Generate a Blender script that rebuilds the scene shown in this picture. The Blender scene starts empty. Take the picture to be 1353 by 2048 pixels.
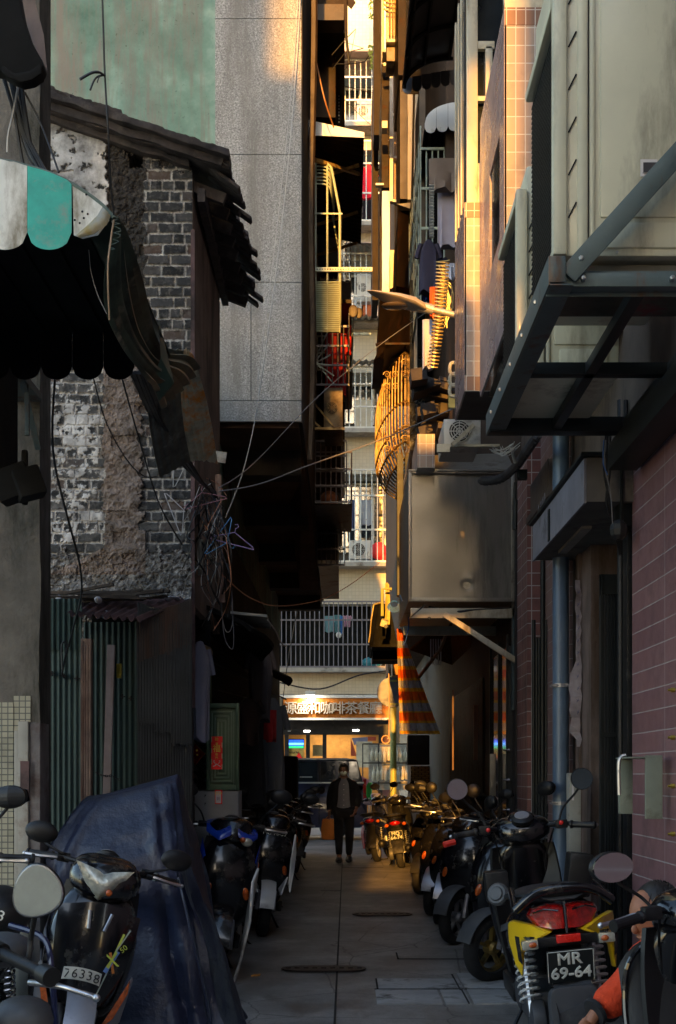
import bpy, bmesh, math, random
from mathutils import Vector, Matrix, Euler, noise
V = Vector
S = bpy.context.scene
COL = S.collection
pi = math.pi
H = 1.45          # eye height
F = 2600.0        # focal length in photo pixels
R = random.Random(7)

def X(px, Y): return (px - 690) / F * Y
def Z(py, Y): return H + (1550 - py) / F * Y
def P(px, py, Y): return V((X(px, Y), Y, Z(py, Y)))

# ------------------------------------------------------------------ mesh builder
class MB:
    def __init__(s): s.v = []; s.f = []; s.mi = []; s.cur = 0
    def add(s, vs, fs):
        n = len(s.v); s.v += [tuple(p) for p in vs]
        for f in fs: s.f.append([n + i for i in f]); s.mi.append(s.cur)
    def bx(s, x0, x1, y0, y1, z0, z1):
        vs = [(x, y, z) for x in (x0, x1) for y in (y0, y1) for z in (z0, z1)]
        s.add(vs, [(0,1,3,2),(4,6,7,5),(0,4,5,1),(2,3,7,6),(0,2,6,4),(1,5,7,3)]); return s
    def box(s, c, d, rot=None):
        vs = []
        for x in (-1, 1):
            for y in (-1, 1):
                for z in (-1, 1):
                    p = V((x*d[0]/2, y*d[1]/2, z*d[2]/2))
                    if rot is not None: p = rot @ p
                    vs.append(p + V(c))
        s.add(vs, [(0,1,3,2),(4,6,7,5),(0,4,5,1),(2,3,7,6),(0,2,6,4),(1,5,7,3)]); return s
    def bar(s, a, b, w, h, up=(0,0,1)):
        a = V(a); b = V(b); d = b - a; L = d.length; d.normalize(); u = V(up)
        if abs(d.dot(u)) > .97: u = V((0,1,0))
        x = d.cross(u).normalized(); z = x.cross(d)
        s.box((a+b)/2, (w, L, h), Matrix((x, d, z)).transposed()); return s
    def tube(s, pts, r, n=6, cap=True, closed=False):
        pts = [V(p) for p in pts]; m = len(pts)
        rs = r if isinstance(r, (list, tuple)) else [r]*m
        t0 = (pts[1]-pts[0]).normalized()
        u = t0.orthogonal().normalized(); vs = []
        for i, p in enumerate(pts):
            if closed: t = (pts[(i+1) % m] - pts[i-1]).normalized()
            else: t = (pts[min(i+1, m-1)] - pts[max(i-1, 0)]).normalized()
            u = (u - t*u.dot(t))
            u = u.normalized() if u.length > 1e-6 else t.orthogonal().normalized()
            w = t.cross(u)
            for k in range(n):
                a = 2*pi*k/n; vs.append(p + (u*math.cos(a) + w*math.sin(a))*rs[i])
        fs = []
        for i in range(m if closed else m-1):
            j = (i+1) % m
            for k in range(n): fs.append((i*n+k, i*n+(k+1) % n, j*n+(k+1) % n, j*n+k))
        if cap and not closed: fs += [tuple(range(n))[::-1], tuple((m-1)*n+k for k in range(n))]
        s.add(vs, fs); return s
    def prism(s, poly, d):
        n = len(poly); d = V(d); a = [V(p) for p in poly]
        s.add(a + [p+d for p in a], [tuple(range(n)), tuple(range(n, 2*n))[::-1]] + [(i, (i+1) % n, (i+1) % n+n, i+n) for i in range(n)]); return s
    def loft(s, rings, cap=True, closed=True):
        n = len(rings[0]); vs = [p for r in rings for p in r]; fs = []
        for i in range(len(rings)-1):
            for k in range(n if closed else n-1): fs.append((i*n+k, i*n+(k+1) % n, (i+1)*n+(k+1) % n, (i+1)*n+k))
        if cap: fs += [tuple(range(n))[::-1], tuple((len(rings)-1)*n+k for k in range(n))]
        s.add(vs, fs); return s
    def lathe(s, c, prof, n=16, ax=(0,0,1), cap=True):
        ax = V(ax).normalized(); u = ax.orthogonal().normalized(); w = ax.cross(u); c = V(c)
        s.loft([[c + ax*h + (u*math.cos(2*pi*k/n) + w*math.sin(2*pi*k/n))*max(r, 1e-4) for k in range(n)] for r, h in prof], cap); return s
    def ell(s, c, r, rot=None, nu=16, nv=9):
        rings = []
        for j in range(nv+1):
            t = pi*j/nv; t = min(max(t, .02), pi-.02); ring = []
            for k in range(nu):
                a = 2*pi*k/nu; p = V((r[0]*math.sin(t)*math.cos(a), r[1]*math.sin(t)*math.sin(a), r[2]*math.cos(t)))
                if rot is not None: p = rot @ p
                ring.append(V(c)+p)
            rings.append(ring)
        s.loft(rings); return s
    def grid(s, fn, nu, nv, thick=0):
        vs = [V(fn(i/nu, j/nv)) for j in range(nv+1) for i in range(nu+1)]
        W = nu+1; fs = [(j*W+i, j*W+i+1, (j+1)*W+i+1, (j+1)*W+i) for j in range(nv) for i in range(nu)]
        if thick:
            N = len(vs); nr = [V((0,0,0)) for _ in vs]
            for f in fs:
                n = (vs[f[1]]-vs[f[0]]).cross(vs[f[3]]-vs[f[0]])
                for i in f: nr[i] += n
            vs2 = [p - (m.normalized()*thick if m.length > 0 else V((0,0,0))) for p, m in zip(vs, nr)]
            f2 = [tuple(N+i for i in f)[::-1] for f in fs]
            rim = [i for i in range(nu+1)] + [j*W+nu for j in range(1, nv+1)] + [nv*W+i for i in range(nu-1, -1, -1)] + [j*W for j in range(nv-1, 0, -1)]
            f3 = [(rim[(k+1) % len(rim)], rim[k], rim[k]+N, rim[(k+1) % len(rim)]+N) for k in range(len(rim))]
            s.add(vs+vs2, fs+f2+f3)
        else: s.add(vs, fs)
        return s
    def mesh(s, name, mats, off=V((0,0,0)), smooth=False, bevel=0, seg=2):
        me = bpy.data.meshes.new(name)
        me.from_pydata([(a-off[0], b-off[1], c-off[2]) for a, b, c in s.v], [], s.f)
        for m in mats: me.materials.append(m)
        if len(mats) > 1: me.polygons.foreach_set('material_index', s.mi)
        if bevel:
            bm = bmesh.new(); bm.from_mesh(me)
            bmesh.ops.recalc_face_normals(bm, faces=bm.faces)
            es = [e for e in bm.edges if len(e.link_faces) == 2 and e.calc_face_angle(0) > .6]
            bmesh.ops.bevel(bm, geom=es, offset=bevel, segments=seg, affect='EDGES', profile=.6, clamp_overlap=True)
            bm.to_mesh(me); bm.free()
        else:
            bm = bmesh.new(); bm.from_mesh(me); bmesh.ops.recalc_face_normals(bm, faces=bm.faces); bm.to_mesh(me); bm.free()
        if smooth or bevel:
            me.polygons.foreach_set('use_smooth', [True]*len(me.polygons))
            try: me.set_sharp_from_angle(angle=math.radians(50 if smooth is True else 35))
            except Exception: pass
        me.update(); return me

def mlist(m): return m if isinstance(m, (list, tuple)) else [m]
def tag(o, label=None, cat=None, group=None, kind=None):
    if label: o['label'] = label
    if cat: o['category'] = cat
    if group: o['group'] = group
    if kind: o['kind'] = kind
    return o
OFF = {}
def thing(name, loc, label, cat, group=None, rot=None, local=False):
    o = bpy.data.objects.new(name, None); COL.objects.link(o)
    o.location = loc; o.empty_display_size = .1
    if rot is not None: o.rotation_euler = rot
    OFF[o.name] = V((0,0,0)) if local else V(loc)
    return tag(o, label, cat, group)
AUTO = {'side_slots', 'screws', 'bracket', 'stand', 'edge_tiles', 'grille', 'post', 'torn_sheets', 'inner_panels'}
def part(mb, name, m, parent, label=None, smooth=False, bevel=0, kind=None, seg=2, once=False):
    if name in AUTO and not once: return parts(mb, name[:-1] if name.endswith('s') else name, m, parent, smooth=smooth, bevel=bevel, once=True)[0]
    off = OFF[parent.name]
    o = bpy.data.objects.new(name, mb.mesh(name, mlist(m), off, smooth, bevel, seg)); COL.objects.link(o); o.parent = parent
    OFF[o.name] = off
    return tag(o, label, kind=kind)
def parts(mb, name, m, parent, **kw):
    """the separate pieces of one mesh builder, each a part of its own"""
    p = list(range(len(mb.v)))
    def fd(i):
        while p[i] != i: p[i] = p[p[i]]; i = p[i]
        return i
    for f in mb.f:
        a = fd(f[0])
        for i in f[1:]: p[fd(i)] = a
    gr = {}
    for k, f in enumerate(mb.f): gr.setdefault(fd(f[0]), []).append(k)
    out = []
    for ks in gr.values():
        q = MB(); mp = {}
        for k in ks:
            for i in mb.f[k]:
                if i not in mp: mp[i] = len(q.v); q.v.append(mb.v[i])
            q.f.append([mp[i] for i in mb.f[k]]); q.mi.append(mb.mi[k])
        out.append(part(q, name, m, parent, **kw))
    return out
def solo(mb, name, m, label=None, cat=None, group=None, kind=None, smooth=False, bevel=0):
    xs = [p[0] for p in mb.v]; ys = [p[1] for p in mb.v]; zs = [p[2] for p in mb.v]
    c = V(((min(xs)+max(xs))/2, (min(ys)+max(ys))/2, min(zs)))
    if kind == 'structure': c = V((0,0,0))
    o = bpy.data.objects.new(name, mb.mesh(name, mlist(m), c, smooth, bevel)); COL.objects.link(o); o.location = c
    OFF[o.name] = c
    return tag(o, label, cat, group, kind)

# ------------------------------------------------------------------ materials
def nt(name):
    m = bpy.data.materials.new(name); m.use_nodes = True; t = m.node_tree
    return m, t, t.nodes['Principled BSDF']
def node(t, typ, ins=None, **kw):
    n = t.nodes.new(typ)
    for k, v in kw.items(): setattr(n, k, v)
    for k, v in (ins or {}).items():
        if isinstance(v, bpy.types.NodeSocket): t.links.new(v, n.inputs[k])
        else: n.inputs[k].default_value = v
    return n
def c4(c): return (c[0], c[1], c[2], 1)
def ramp(t, fac, stops):
    r = node(t, 'ShaderNodeValToRGB', {'Fac': fac}); e = r.color_ramp.elements
    e[0].position, e[0].color = stops[0][0], c4(stops[0][1]); e[1].position, e[1].color = stops[-1][0], c4(stops[-1][1])
    for p, c in stops[1:-1]:
        n = e.new(p); n.color = c4(c)
    return r.outputs['Color']
def g3(x): return (x, x, x)
def mixc(t, f, a, b, mode='MIX'):
    n = node(t, 'ShaderNodeMix', data_type='RGBA', blend_type=mode)
    for k, v in ((0, f), (6, a), (7, b)):
        if isinstance(v, bpy.types.NodeSocket): t.links.new(v, n.inputs[k])
        else: n.inputs[k].default_value = v if k == 0 else c4(v)
    return n.outputs[2]
def coord(t, sx=1, sy=1, sz=1, out='Object'):
    tc = node(t, 'ShaderNodeTexCoord')
    return node(t, 'ShaderNodeMapping', {'Vector': tc.outputs[out], 'Scale': (sx, sy, sz)}).outputs[0]
def nz(t, vec, scale, detail=6, rough=.6):
    return node(t, 'ShaderNodeTexNoise', {'Vector': vec, 'Scale': scale, 'Detail': detail, 'Roughness': rough}).outputs['Fac']
def bumpit(t, b, h, st, dist=.01):
    n = node(t, 'ShaderNodeBump', {'Height': h, 'Strength': st, 'Distance': dist}); t.links.new(n.outputs[0], b.inputs['Normal'])
def mat(name, col, rough=.6, metal=0, var=.3, vs=4, dirt=None, damt=.5, ds=2.5, streak=1, bump=0, bs=40, coat=0, emit=None, es=0, alpha=1, trans=0, spec=.5, bd=.004):
    m, t, b = nt(name)
    v = coord(t)
    f = nz(t, v, vs)
    c = ramp(t, f, [(.3, [x*(1-var) for x in col]), (.72, [min(1, x*(1+var)) for x in col])])
    if dirt is not None:
        vd = coord(t, 1, 1, streak)
        fd = nz(t, vd, ds, 8, .7)
        k = .62-.24*damt
        mk = ramp(t, fd, [(k, g3(0)), (min(.98, k+.14), g3(1))])
        c = mixc(t, mk, c, dirt)
        rr = ramp(t, fd, [(k, g3(rough)), (k+.14, g3(min(1, rough+.25)))])
        t.links.new(rr, b.inputs['Roughness'])
    else:
        rr = ramp(t, nz(t, v, vs*2.5), [(.3, g3(max(0, rough-.08))), (.7, g3(min(1, rough+.1)))])
        t.links.new(rr, b.inputs['Roughness'])
    t.links.new(c, b.inputs['Base Color'])
    b.inputs['Metallic'].default_value = metal
    b.inputs['Specular IOR Level'].default_value = spec
    b.inputs['Coat Weight'].default_value = coat
    b.inputs['Coat Roughness'].default_value = .08
    b.inputs['Transmission Weight'].default_value = trans
    b.inputs['Alpha'].default_value = alpha
    if emit: b.inputs['Emission Color'].default_value = c4(emit); b.inputs['Emission Strength'].default_value = es
    if bump: bumpit(t, b, nz(t, v, bs, 5), bump, bd)
    return m

def tilemat(name, c1, c2, grout, w, h, off=0, mort=.004, rib=0, rough=.35, dirt=(.03,.03,.03), damt=.35, bump=.5):
    m, t, b = nt(name)
    tc = node(t, 'ShaderNodeTexCoord').outputs['Object']
    sp = node(t, 'ShaderNodeSeparateXYZ', {'Vector': tc})
    xy = node(t, 'ShaderNodeMath', {0: sp.outputs[0], 1: sp.outputs[1]}, operation='ADD')
    cv = node(t, 'ShaderNodeCombineXYZ', {'X': xy.outputs[0], 'Y': sp.outputs[2]})
    br = node(t, 'ShaderNodeTexBrick', {'Vector': cv.outputs[0], 'Color1': c4(c1), 'Color2': c4(c2), 'Mortar': c4(grout), 'Scale': 1, 'Mortar Size': mort, 'Mortar Smooth': .2, 'Brick Width': w, 'Row Height': h, 'Bias': 0})
    br.offset = off; br.squash = 1
    f = nz(t, tc, 2.2, 8, .7)
    k = .62-.24*damt
    c = mixc(t, ramp(t, f, [(k, g3(0)), (k+.25, g3(.75))]), br.outputs['Color'], dirt)
    h_ = node(t, 'ShaderNodeMath', {0: 1.0, 1: br.outputs['Fac']}, operation='SUBTRACT').outputs[0]
    if rib:
        w_ = node(t, 'ShaderNodeMath', {0: xy.outputs[0], 1: 2*pi/rib}, operation='MULTIPLY')
        s_ = node(t, 'ShaderNodeMath', {0: w_.outputs[0]}, operation='SINE').outputs[0]
        s2 = node(t, 'ShaderNodeMapRange', {'Value': s_, 'From Min': -1, 'From Max': 1, 'To Min': .45, 'To Max': 1}).outputs[0]
        c = mixc(t, 1.0, c, s2, 'MULTIPLY') if False else c
        h_ = node(t, 'ShaderNodeMath', {0: h_, 1: s2}, operation='MULTIPLY').outputs[0]
        # darker colour in the rib grooves, so the ribs show
        gr = node(t, 'ShaderNodeMapRange', {'Value': s_, 'From Min': -1, 'From Max': -.3, 'To Min': .7, 'To Max': 0}).outputs[0]
        c = mixc(t, gr, c, [x*.35 for x in c1])
    t.links.new(c, b.inputs['Base Color'])
    t.links.new(ramp(t, f, [(.3, g3(rough)), (.7, g3(rough+.3))]), b.inputs['Roughness'])
    bumpit(t, b, h_, bump, .004)
    return m

BLK = mat('black_plastic', (.010,.010,.011), .45, var=.5, vs=9, dirt=(.055,.05,.045), damt=.15, ds=6, bump=.2, bs=160, spec=.35)
BLKG = mat('black_gloss_paint', (.005,.005,.007), .2, var=.3, coat=.5, dirt=(.05,.046,.04), damt=.3, ds=11, spec=.4, bump=.05, bs=7)
RUB = mat('tyre_rubber', (.014,.014,.015), .8, var=.4, vs=12, dirt=(.08,.075,.065), damt=.25, ds=6, bump=.2, bs=90)
CHR = mat('chrome', (.75,.75,.78), .13, 1, var=.1, dirt=(.25,.22,.2), damt=.2, ds=9)
ALU = mat('bare_aluminium', (.55,.56,.58), .35, 1, var=.15, dirt=(.18,.17,.16), damt=.3, ds=8)
MIR = mat('mirror_glass', (.45,.46,.5), .07, 1, var=.03, vs=20, dirt=(.4,.38,.34), damt=.12, ds=7)
SEATM = mat('vinyl_seat', (.018,.019,.024), .45, var=.2, bump=.3, bs=300, dirt=(.06,.055,.05), damt=.15)
GRY = mat('grey_plastic', (.055,.057,.062), .5, var=.2, bump=.15, bs=200, dirt=(.05,.045,.04), damt=.3)
LENSR = mat('red_lens', (.34,.004,.003), .1, var=.7, vs=38, coat=1, bump=.7, bs=120)
LENSO = mat('amber_lens', (.50,.09,.006), .15, var=.5, vs=45, coat=1, bump=.6, bs=250)
LENSC = mat('clear_lens', (.5,.49,.40), .12, .45, var=.5, vs=22, coat=1, bump=.8, bs=60)
WHP = mat('white_paint', (.62,.62,.6), .3, var=.08, coat=.5, dirt=(.25,.22,.18), damt=.25)
BLU = mat('blue_paint', (.01,.05,.42), .25, var=.15, coat=.8, dirt=(.05,.05,.08), damt=.15)
NAVY = mat('navy_paint', (.008,.012,.05), .2, var=.2, coat=.8)
YEL = mat('yellow_paint', (.80,.50,.012), .3, var=.1, coat=.6, dirt=(.2,.13,.03), damt=.2)
GOLD = mat('gold_rim', (.35,.24,.07), .35, .8, var=.2, dirt=(.1,.08,.05), damt=.3)
SILV = mat('silver_paint', (.35,.35,.38), .35, .5, var=.15, dirt=(.12,.11,.1), damt=.3)
PLB = mat('number_plate_black', (.012,.014,.014), .4, var=.2)
PLW = mat('plate_white', (.62,.62,.56), .5, var=.12, dirt=(.3,.28,.22), damt=.25, ds=12)
REDP = mat('red_reflector', (.7,.02,.012), .25, var=.1, coat=1)

CONC = mat('concrete_wall', (.115,.105,.09), .9, var=.45, vs=3, dirt=(.028,.028,.02), damt=.7, ds=2.6, streak=.22, bump=.9, bs=22, bd=.012)
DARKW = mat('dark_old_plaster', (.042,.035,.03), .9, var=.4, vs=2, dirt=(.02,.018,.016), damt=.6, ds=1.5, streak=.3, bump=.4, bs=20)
def green_plaster():
    m, t, b = nt('green_plaster'); v = coord(t)
    base = ramp(t, nz(t, v, 1.1, 9, .65), [(.3, (.065,.13,.10)), (.5, (.17,.28,.225)), (.68, (.38,.48,.41))])
    st = nz(t, coord(t, 3, 3, .35), 1.6, 9, .7)
    c = mixc(t, ramp(t, st, [(.46, g3(0)), (.62, g3(.85))]), base, (.20,.165,.14))
    sp = nz(t, v, 26, 4, .7); big = nz(t, v, 1.3, 3)
    sp2 = node(t, 'ShaderNodeMath', {0: ramp(t, sp, [(.63, g3(0)), (.67, g3(1))]), 1: ramp(t, big, [(.4, g3(.1)), (.6, g3(1))])}, operation='MULTIPLY').outputs[0]
    c = mixc(t, sp2, c, (.045,.06,.045))
    t.links.new(c, b.inputs['Base Color']); b.inputs['Roughness'].default_value = .9
    bumpit(t, b, nz(t, v, 18, 8), .5, .01); return m
GREENW = green_plaster()
def granite():
    m, t, b = nt('granite_cladding'); v = coord(t)
    n1 = nz(t, v, 75, 3, .8)
    c = ramp(t, n1, [(.32, (.05,.05,.052)), (.44, (.19,.188,.185)), (.56, (.33,.328,.32)), (.7, (.62,.60,.57))])
    n2 = nz(t, coord(t, 1.6, 1, .16), 2.2, 9, .7)
    c = mixc(t, ramp(t, n2, [(.44, g3(0)), (.62, g3(.85))]), c, (.12,.11,.095))
    c = mixc(t, ramp(t, nz(t, v, .9, 4), [(.35, g3(0)), (.7, g3(.35))]), c, (.36,.34,.31))
    t.links.new(c, b.inputs['Base Color']); b.inputs['Roughness'].default_value = .6
    bumpit(t, b, n1, .35, .003); return m
GRAN = granite()
TILEP = tilemat('purple_ribbed_tile', (.20,.098,.106), (.26,.135,.14), (.42,.38,.38), 3.0, .112, 0, .003, .0125, rough=.32, dirt=(.06,.045,.05), damt=.4)
TILEB = tilemat('red_brown_tile', (.24,.10,.085), (.19,.08,.07), (.48,.46,.44), .105, .104, 0, .004, 0, rough=.4, damt=.4)
TILEC = tilemat('beige_wall_tile', (.36,.26,.20), (.42,.31,.25), (.6,.58,.54), .056, .104, 0, .0032, 0, rough=.3, dirt=(.16,.12,.10), damt=.35)
TILED = tilemat('brown_edge_tile', (.24,.12,.075), (.20,.10,.06), (.55,.5,.45), .056, .104, 0, .0032, 0, rough=.3)
TILES = tilemat('glazed_tile_sheen', (.20,.15,.17), (.25,.19,.21), (.40,.38,.38), .056, .104, 0, .003, 0, rough=.14, dirt=(.12,.09,.09), damt=.3)  # bay tile on its side faces, the purple sheen put into the colour
MOSA = tilemat('yellow_mosaic_tile', (.36,.34,.25), (.30,.29,.21), (.10,.10,.09), .033, .033, 0, .003, 0, rough=.5, damt=.4)
WTILE = tilemat('white_facade_tile', (.50,.44,.33), (.54,.48,.37), (.42,.37,.29), .10, .10, 0, .006, 0, rough=.5, dirt=(.35,.33,.29), damt=.35)
def ground_mat():
    m, t, b = nt('concrete_paving'); v = coord(t)
    f = nz(t, v, 1.2, 9, .7)
    c = ramp(t, f, [(.3, (.10,.093,.085)), (.5, (.175,.165,.152)), (.72, (.30,.285,.265))])
    g = nz(t, v, 140, 3, .8); c = mixc(t, .6, c, ramp(t, g, [(.35, g3(.25)), (.65, g3(.9))]), 'OVERLAY')
    s_ = nz(t, coord(t, 1, .5, 1), 2.3, 8, .75); c = mixc(t, ramp(t, s_, [(.5, g3(0)), (.64, g3(.8))]), c, (.055,.05,.046))
    cr = node(t, 'ShaderNodeTexVoronoi', {'Vector': mixc(t, .12, v, nz(t, v, 3, 6), 'ADD'), 'Scale': 1.1}, feature='DISTANCE_TO_EDGE').outputs['Distance']
    c = mixc(t, ramp(t, cr, [(.0, g3(.8)), (.008, g3(0))]), c, (.02,.018,.016))
    o_ = nz(t, v, 9, 5, .6); c = mixc(t, ramp(t, o_, [(.66, g3(0)), (.72, g3(.5))]), c, (.03,.028,.026))
    t.links.new(c, b.inputs['Base Color'])
    t.links.new(ramp(t, s_, [(.35, g3(.75)), (.7, g3(.42))]), b.inputs['Roughness'])
    bumpit(t, b, mixc(t, .5, g, nz(t, v, 12, 6)), .4, .004); return m
GND = ground_mat()
SLAB = mat('stone_slab', (.32,.32,.315), .7, var=.35, vs=3, dirt=(.06,.055,.05), damt=.45, ds=3, bump=.4, bs=80)
IRON = mat('drain_iron', (.035,.028,.026), .55, .4, var=.4, vs=20, bump=.5, bs=120)
GAPM = mat('joint_dirt', (.012,.011,.01), .95)
CORRG = mat('green_corrugated_paint', (.032,.062,.055), .5, .15, var=.3, vs=3, dirt=(.10,.06,.035), damt=.15, ds=2.2, streak=.2, bump=.2, bs=30)
CORRD = mat('dark_corrugated_sheet', (.055,.062,.062), .55, .2, var=.35, vs=3, dirt=(.12,.06,.03), damt=.2, ds=2, streak=.2, bump=.2, bs=30)
RUST = mat('rusty_sheet', (.48,.46,.34), .5, .1, var=.5, vs=6, dirt=(.65,.22,.015), damt=.6, ds=5, streak=.35, bump=.4, bs=30)
RUSTR = mat('red_rust_sheet', (.10,.055,.055), .6, .2, var=.5, vs=6, dirt=(.04,.03,.03), damt=.4, bump=.3)
AWNW = mat('faded_white_awning', (.72,.72,.66), .5, var=.12, dirt=(.2,.17,.11), damt=.4, ds=3, streak=.4)
AWNG = mat('turquoise_awning', (.02,.36,.29), .45, var=.2, vs=14, dirt=(.16,.30,.25), damt=.35, ds=9)
AWND = mat('dark_green_awning', (.035,.055,.04), .45, .2, var=.8, vs=7, dirt=(.22,.20,.15), damt=.3, ds=6, streak=.25)
BRNA = mat('brown_awning_sheet', (.04,.026,.020), .5, .1, var=.4, vs=4, dirt=(.09,.065,.05), damt=.25, ds=3)
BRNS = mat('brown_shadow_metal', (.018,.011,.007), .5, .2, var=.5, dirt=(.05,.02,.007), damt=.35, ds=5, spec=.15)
BLKT = mat('black_cloth_and_dark', (.006,.006,.006), .9, var=.6, bump=.4, bs=12, spec=.2, dirt=(.018,.018,.016), damt=.3)  # black cloth; also the flat dark of insides and the lowest far recess
CREAM = mat('cream_ac_paint', (.58,.555,.41), .42, var=.10, vs=2, dirt=(.27,.24,.17), damt=.42, ds=2.2, streak=.25, coat=.1, bump=.08, bs=5)
ACW = mat('white_ac_paint', (.62,.61,.56), .45, var=.08, dirt=(.3,.27,.22), damt=.4, ds=4)
GRL = mat('fan_grille_mesh', (.03,.027,.025), .5, .3, var=.5, vs=60, bump=.5, bs=180)
BRK = mat('grey_green_steel_paint', (.085,.115,.115), .45, .3, var=.15, dirt=(.12,.065,.035), damt=.3, ds=7, streak=.3, bump=.25, bs=60)
BRKD = mat('dark_steel', (.014,.017,.017), .5, .4, var=.3, dirt=(.06,.035,.02), damt=.25)
WIN = mat('window_frame_cream', (.55,.50,.38), .45, var=.12, dirt=(.25,.2,.13), damt=.4, ds=3, streak=.4)
BARW = mat('white_bar_paint', (.60,.60,.56), .4, .1, var=.1, dirt=(.3,.2,.12), damt=.25, ds=9)
BARG = mat('green_white_bar_paint', (.42,.50,.44), .4, .1, var=.15, dirt=(.2,.2,.14), damt=.3, ds=8)
BARY = mat('rusty_ornate_bars', (.36,.24,.09), .5, .3, var=.3, dirt=(.15,.06,.02), damt=.45, ds=12)
BARD = mat('grey_bars', (.16,.15,.17), .5, .3, var=.2)
GLS = mat('dark_window_glass', (.02,.025,.03), .08, 0, var=.3, coat=.5)
STEEL = mat('stainless_sheet', (.27,.245,.21), .38, .7, var=.15, vs=1.6, dirt=(.17,.15,.12), damt=.4, ds=5, streak=.12, bump=.08, bs=4, bd=.02)
STEELF = mat('stainless_frame', (.34,.31,.26), .42, .7, var=.15, dirt=(.15,.12,.09), damt=.3)
PIPB = mat('blue_grey_pipe', (.10,.15,.22), .4, .1, var=.15, dirt=(.06,.07,.09), damt=.3, streak=.2)
WOOD = mat('weathered_wood', (.28,.19,.15), .8, var=.4, vs=8, dirt=(.13,.05,.03), damt=.45, ds=5, streak=.12, bump=.4)
WHB = mat('off_white_board', (.30,.29,.25), .7, var=.2, dirt=(.17,.13,.11), damt=.35, ds=4)
WIRE = mat('black_cable', (.012,.012,.013), .5, var=.3)
WIREW = mat('white_cable', (.42,.41,.39), .5, var=.2)
WIREG = mat('grey_cable', (.17,.165,.17), .5, var=.2)
WIREO = mat('orange_cable', (.40,.16,.08), .5, var=.2)
WIREB = mat('blue_cable', (.04,.14,.42), .5, var=.2)
WIREY = mat('yellow_tinsel', (.55,.42,.16), .4, .3, var=.3)
TILR = mat('old_roof_tile', (.045,.036,.034), .9, var=.6, vs=9, dirt=(.10,.085,.075), damt=.35, ds=7, bump=.8, bs=40)
def cloth(name, c, d=None): return mat(name, c, .95, var=.15, vs=3, dirt=d, damt=.2, bump=.3, bs=220)
COVER = mat('dark_blue_cover_cloth', (.013,.019,.046), .42, var=.12, vs=3, dirt=(.028,.030,.045), damt=.15, ds=5, bump=.55, bs=5, bd=.04)
SKIN = mat('skin', (.34,.17,.10), .55, var=.1)
SKIND = mat('tanned_skin', (.28,.13,.075), .55, var=.1)
HAIR = mat('black_hair', (.012,.010,.009), .55, var=.5, vs=30)
GPOL = mat('yellow_green_pole_paint', (.35,.36,.10), .5, var=.2, dirt=(.2,.18,.08), damt=.3, streak=.3)
# ------------------------------------------------------------------ generic builders
def corr(mb, o, u, v, pitch, amp, n=None, thick=.002, step=6, rag=0, rnd=None):
    """corrugated sheet from corner o, corrugation across u, ridges along v"""
    o, u, v = V(o), V(u), V(v); nrm = u.cross(v).normalized(); L = u.length
    nu = max(6, int(L/pitch*step)); rr = rnd or R
    cut = [rr.uniform(-rag, rag) for _ in range(nu+2)] if rag else None
    def fn(a, b):
        k = min(int(a*nu), nu)
        e = (1 + (cut[k//step*0 + k//4] if cut else 0)) if b < .001 and rag else 1
        bb = b if b > .001 else (1-e if rag else 0)
        return o + u*a + v*bb + nrm*amp*math.sin(2*pi*a*L/pitch)
    mb.grid(fn, nu, 6, thick)
def smoothpts(pts, n=6):
    pts = [V(p) for p in pts]; out = []
    for i in range(len(pts)-1):
        p0 = pts[max(i-1, 0)]; p1 = pts[i]; p2 = pts[i+1]; p3 = pts[min(i+2, len(pts)-1)]
        for k in range(n):
            s = k/n; out.append(.5*((2*p1)+(p2-p0)*s+(2*p0-5*p1+4*p2-p3)*s*s+(3*p1-p0-3*p2+p3)*s**3))
    out.append(pts[-1]); return out
def wirepts(l): return smoothpts([P(*a) for a in l])
def wire(l, r, m, name='cable', label=None, cat='cable', group=None, pts=None):
    return solo(MB().tube(pts or wirepts(l), r, 5), name, m, label, cat, group)
def cage(mb, x0, x1, y, z0, z1, nv, nh, r=.008, rh=.012, hz=None):
    for i in range(nv+1):
        x = x0 + (x1-x0)*i/nv; mb.tube([(x, y, z0), (x, y, z1)], r, 5)
    for z in (hz or [z0 + (z1-z0)*k/nh for k in range(nh+1)]): mb.bx(x0, x1, y-.012-rh, y-.012+rh*.2, z-rh, z+rh)
def cagey(mb, x, y0, y1, z0, z1, nv, nh, r=.008, rh=.012):
    for i in range(nv+1):
        y = y0 + (y1-y0)*i/nv; mb.tube([(x, y, z0), (x, y, z1)], r, 5)
    for k in range(nh+1):
        z = z0 + (z1-z0)*k/nh; mb.tube([(x, y0, z), (x, y1, z)], rh, 5)
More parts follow.
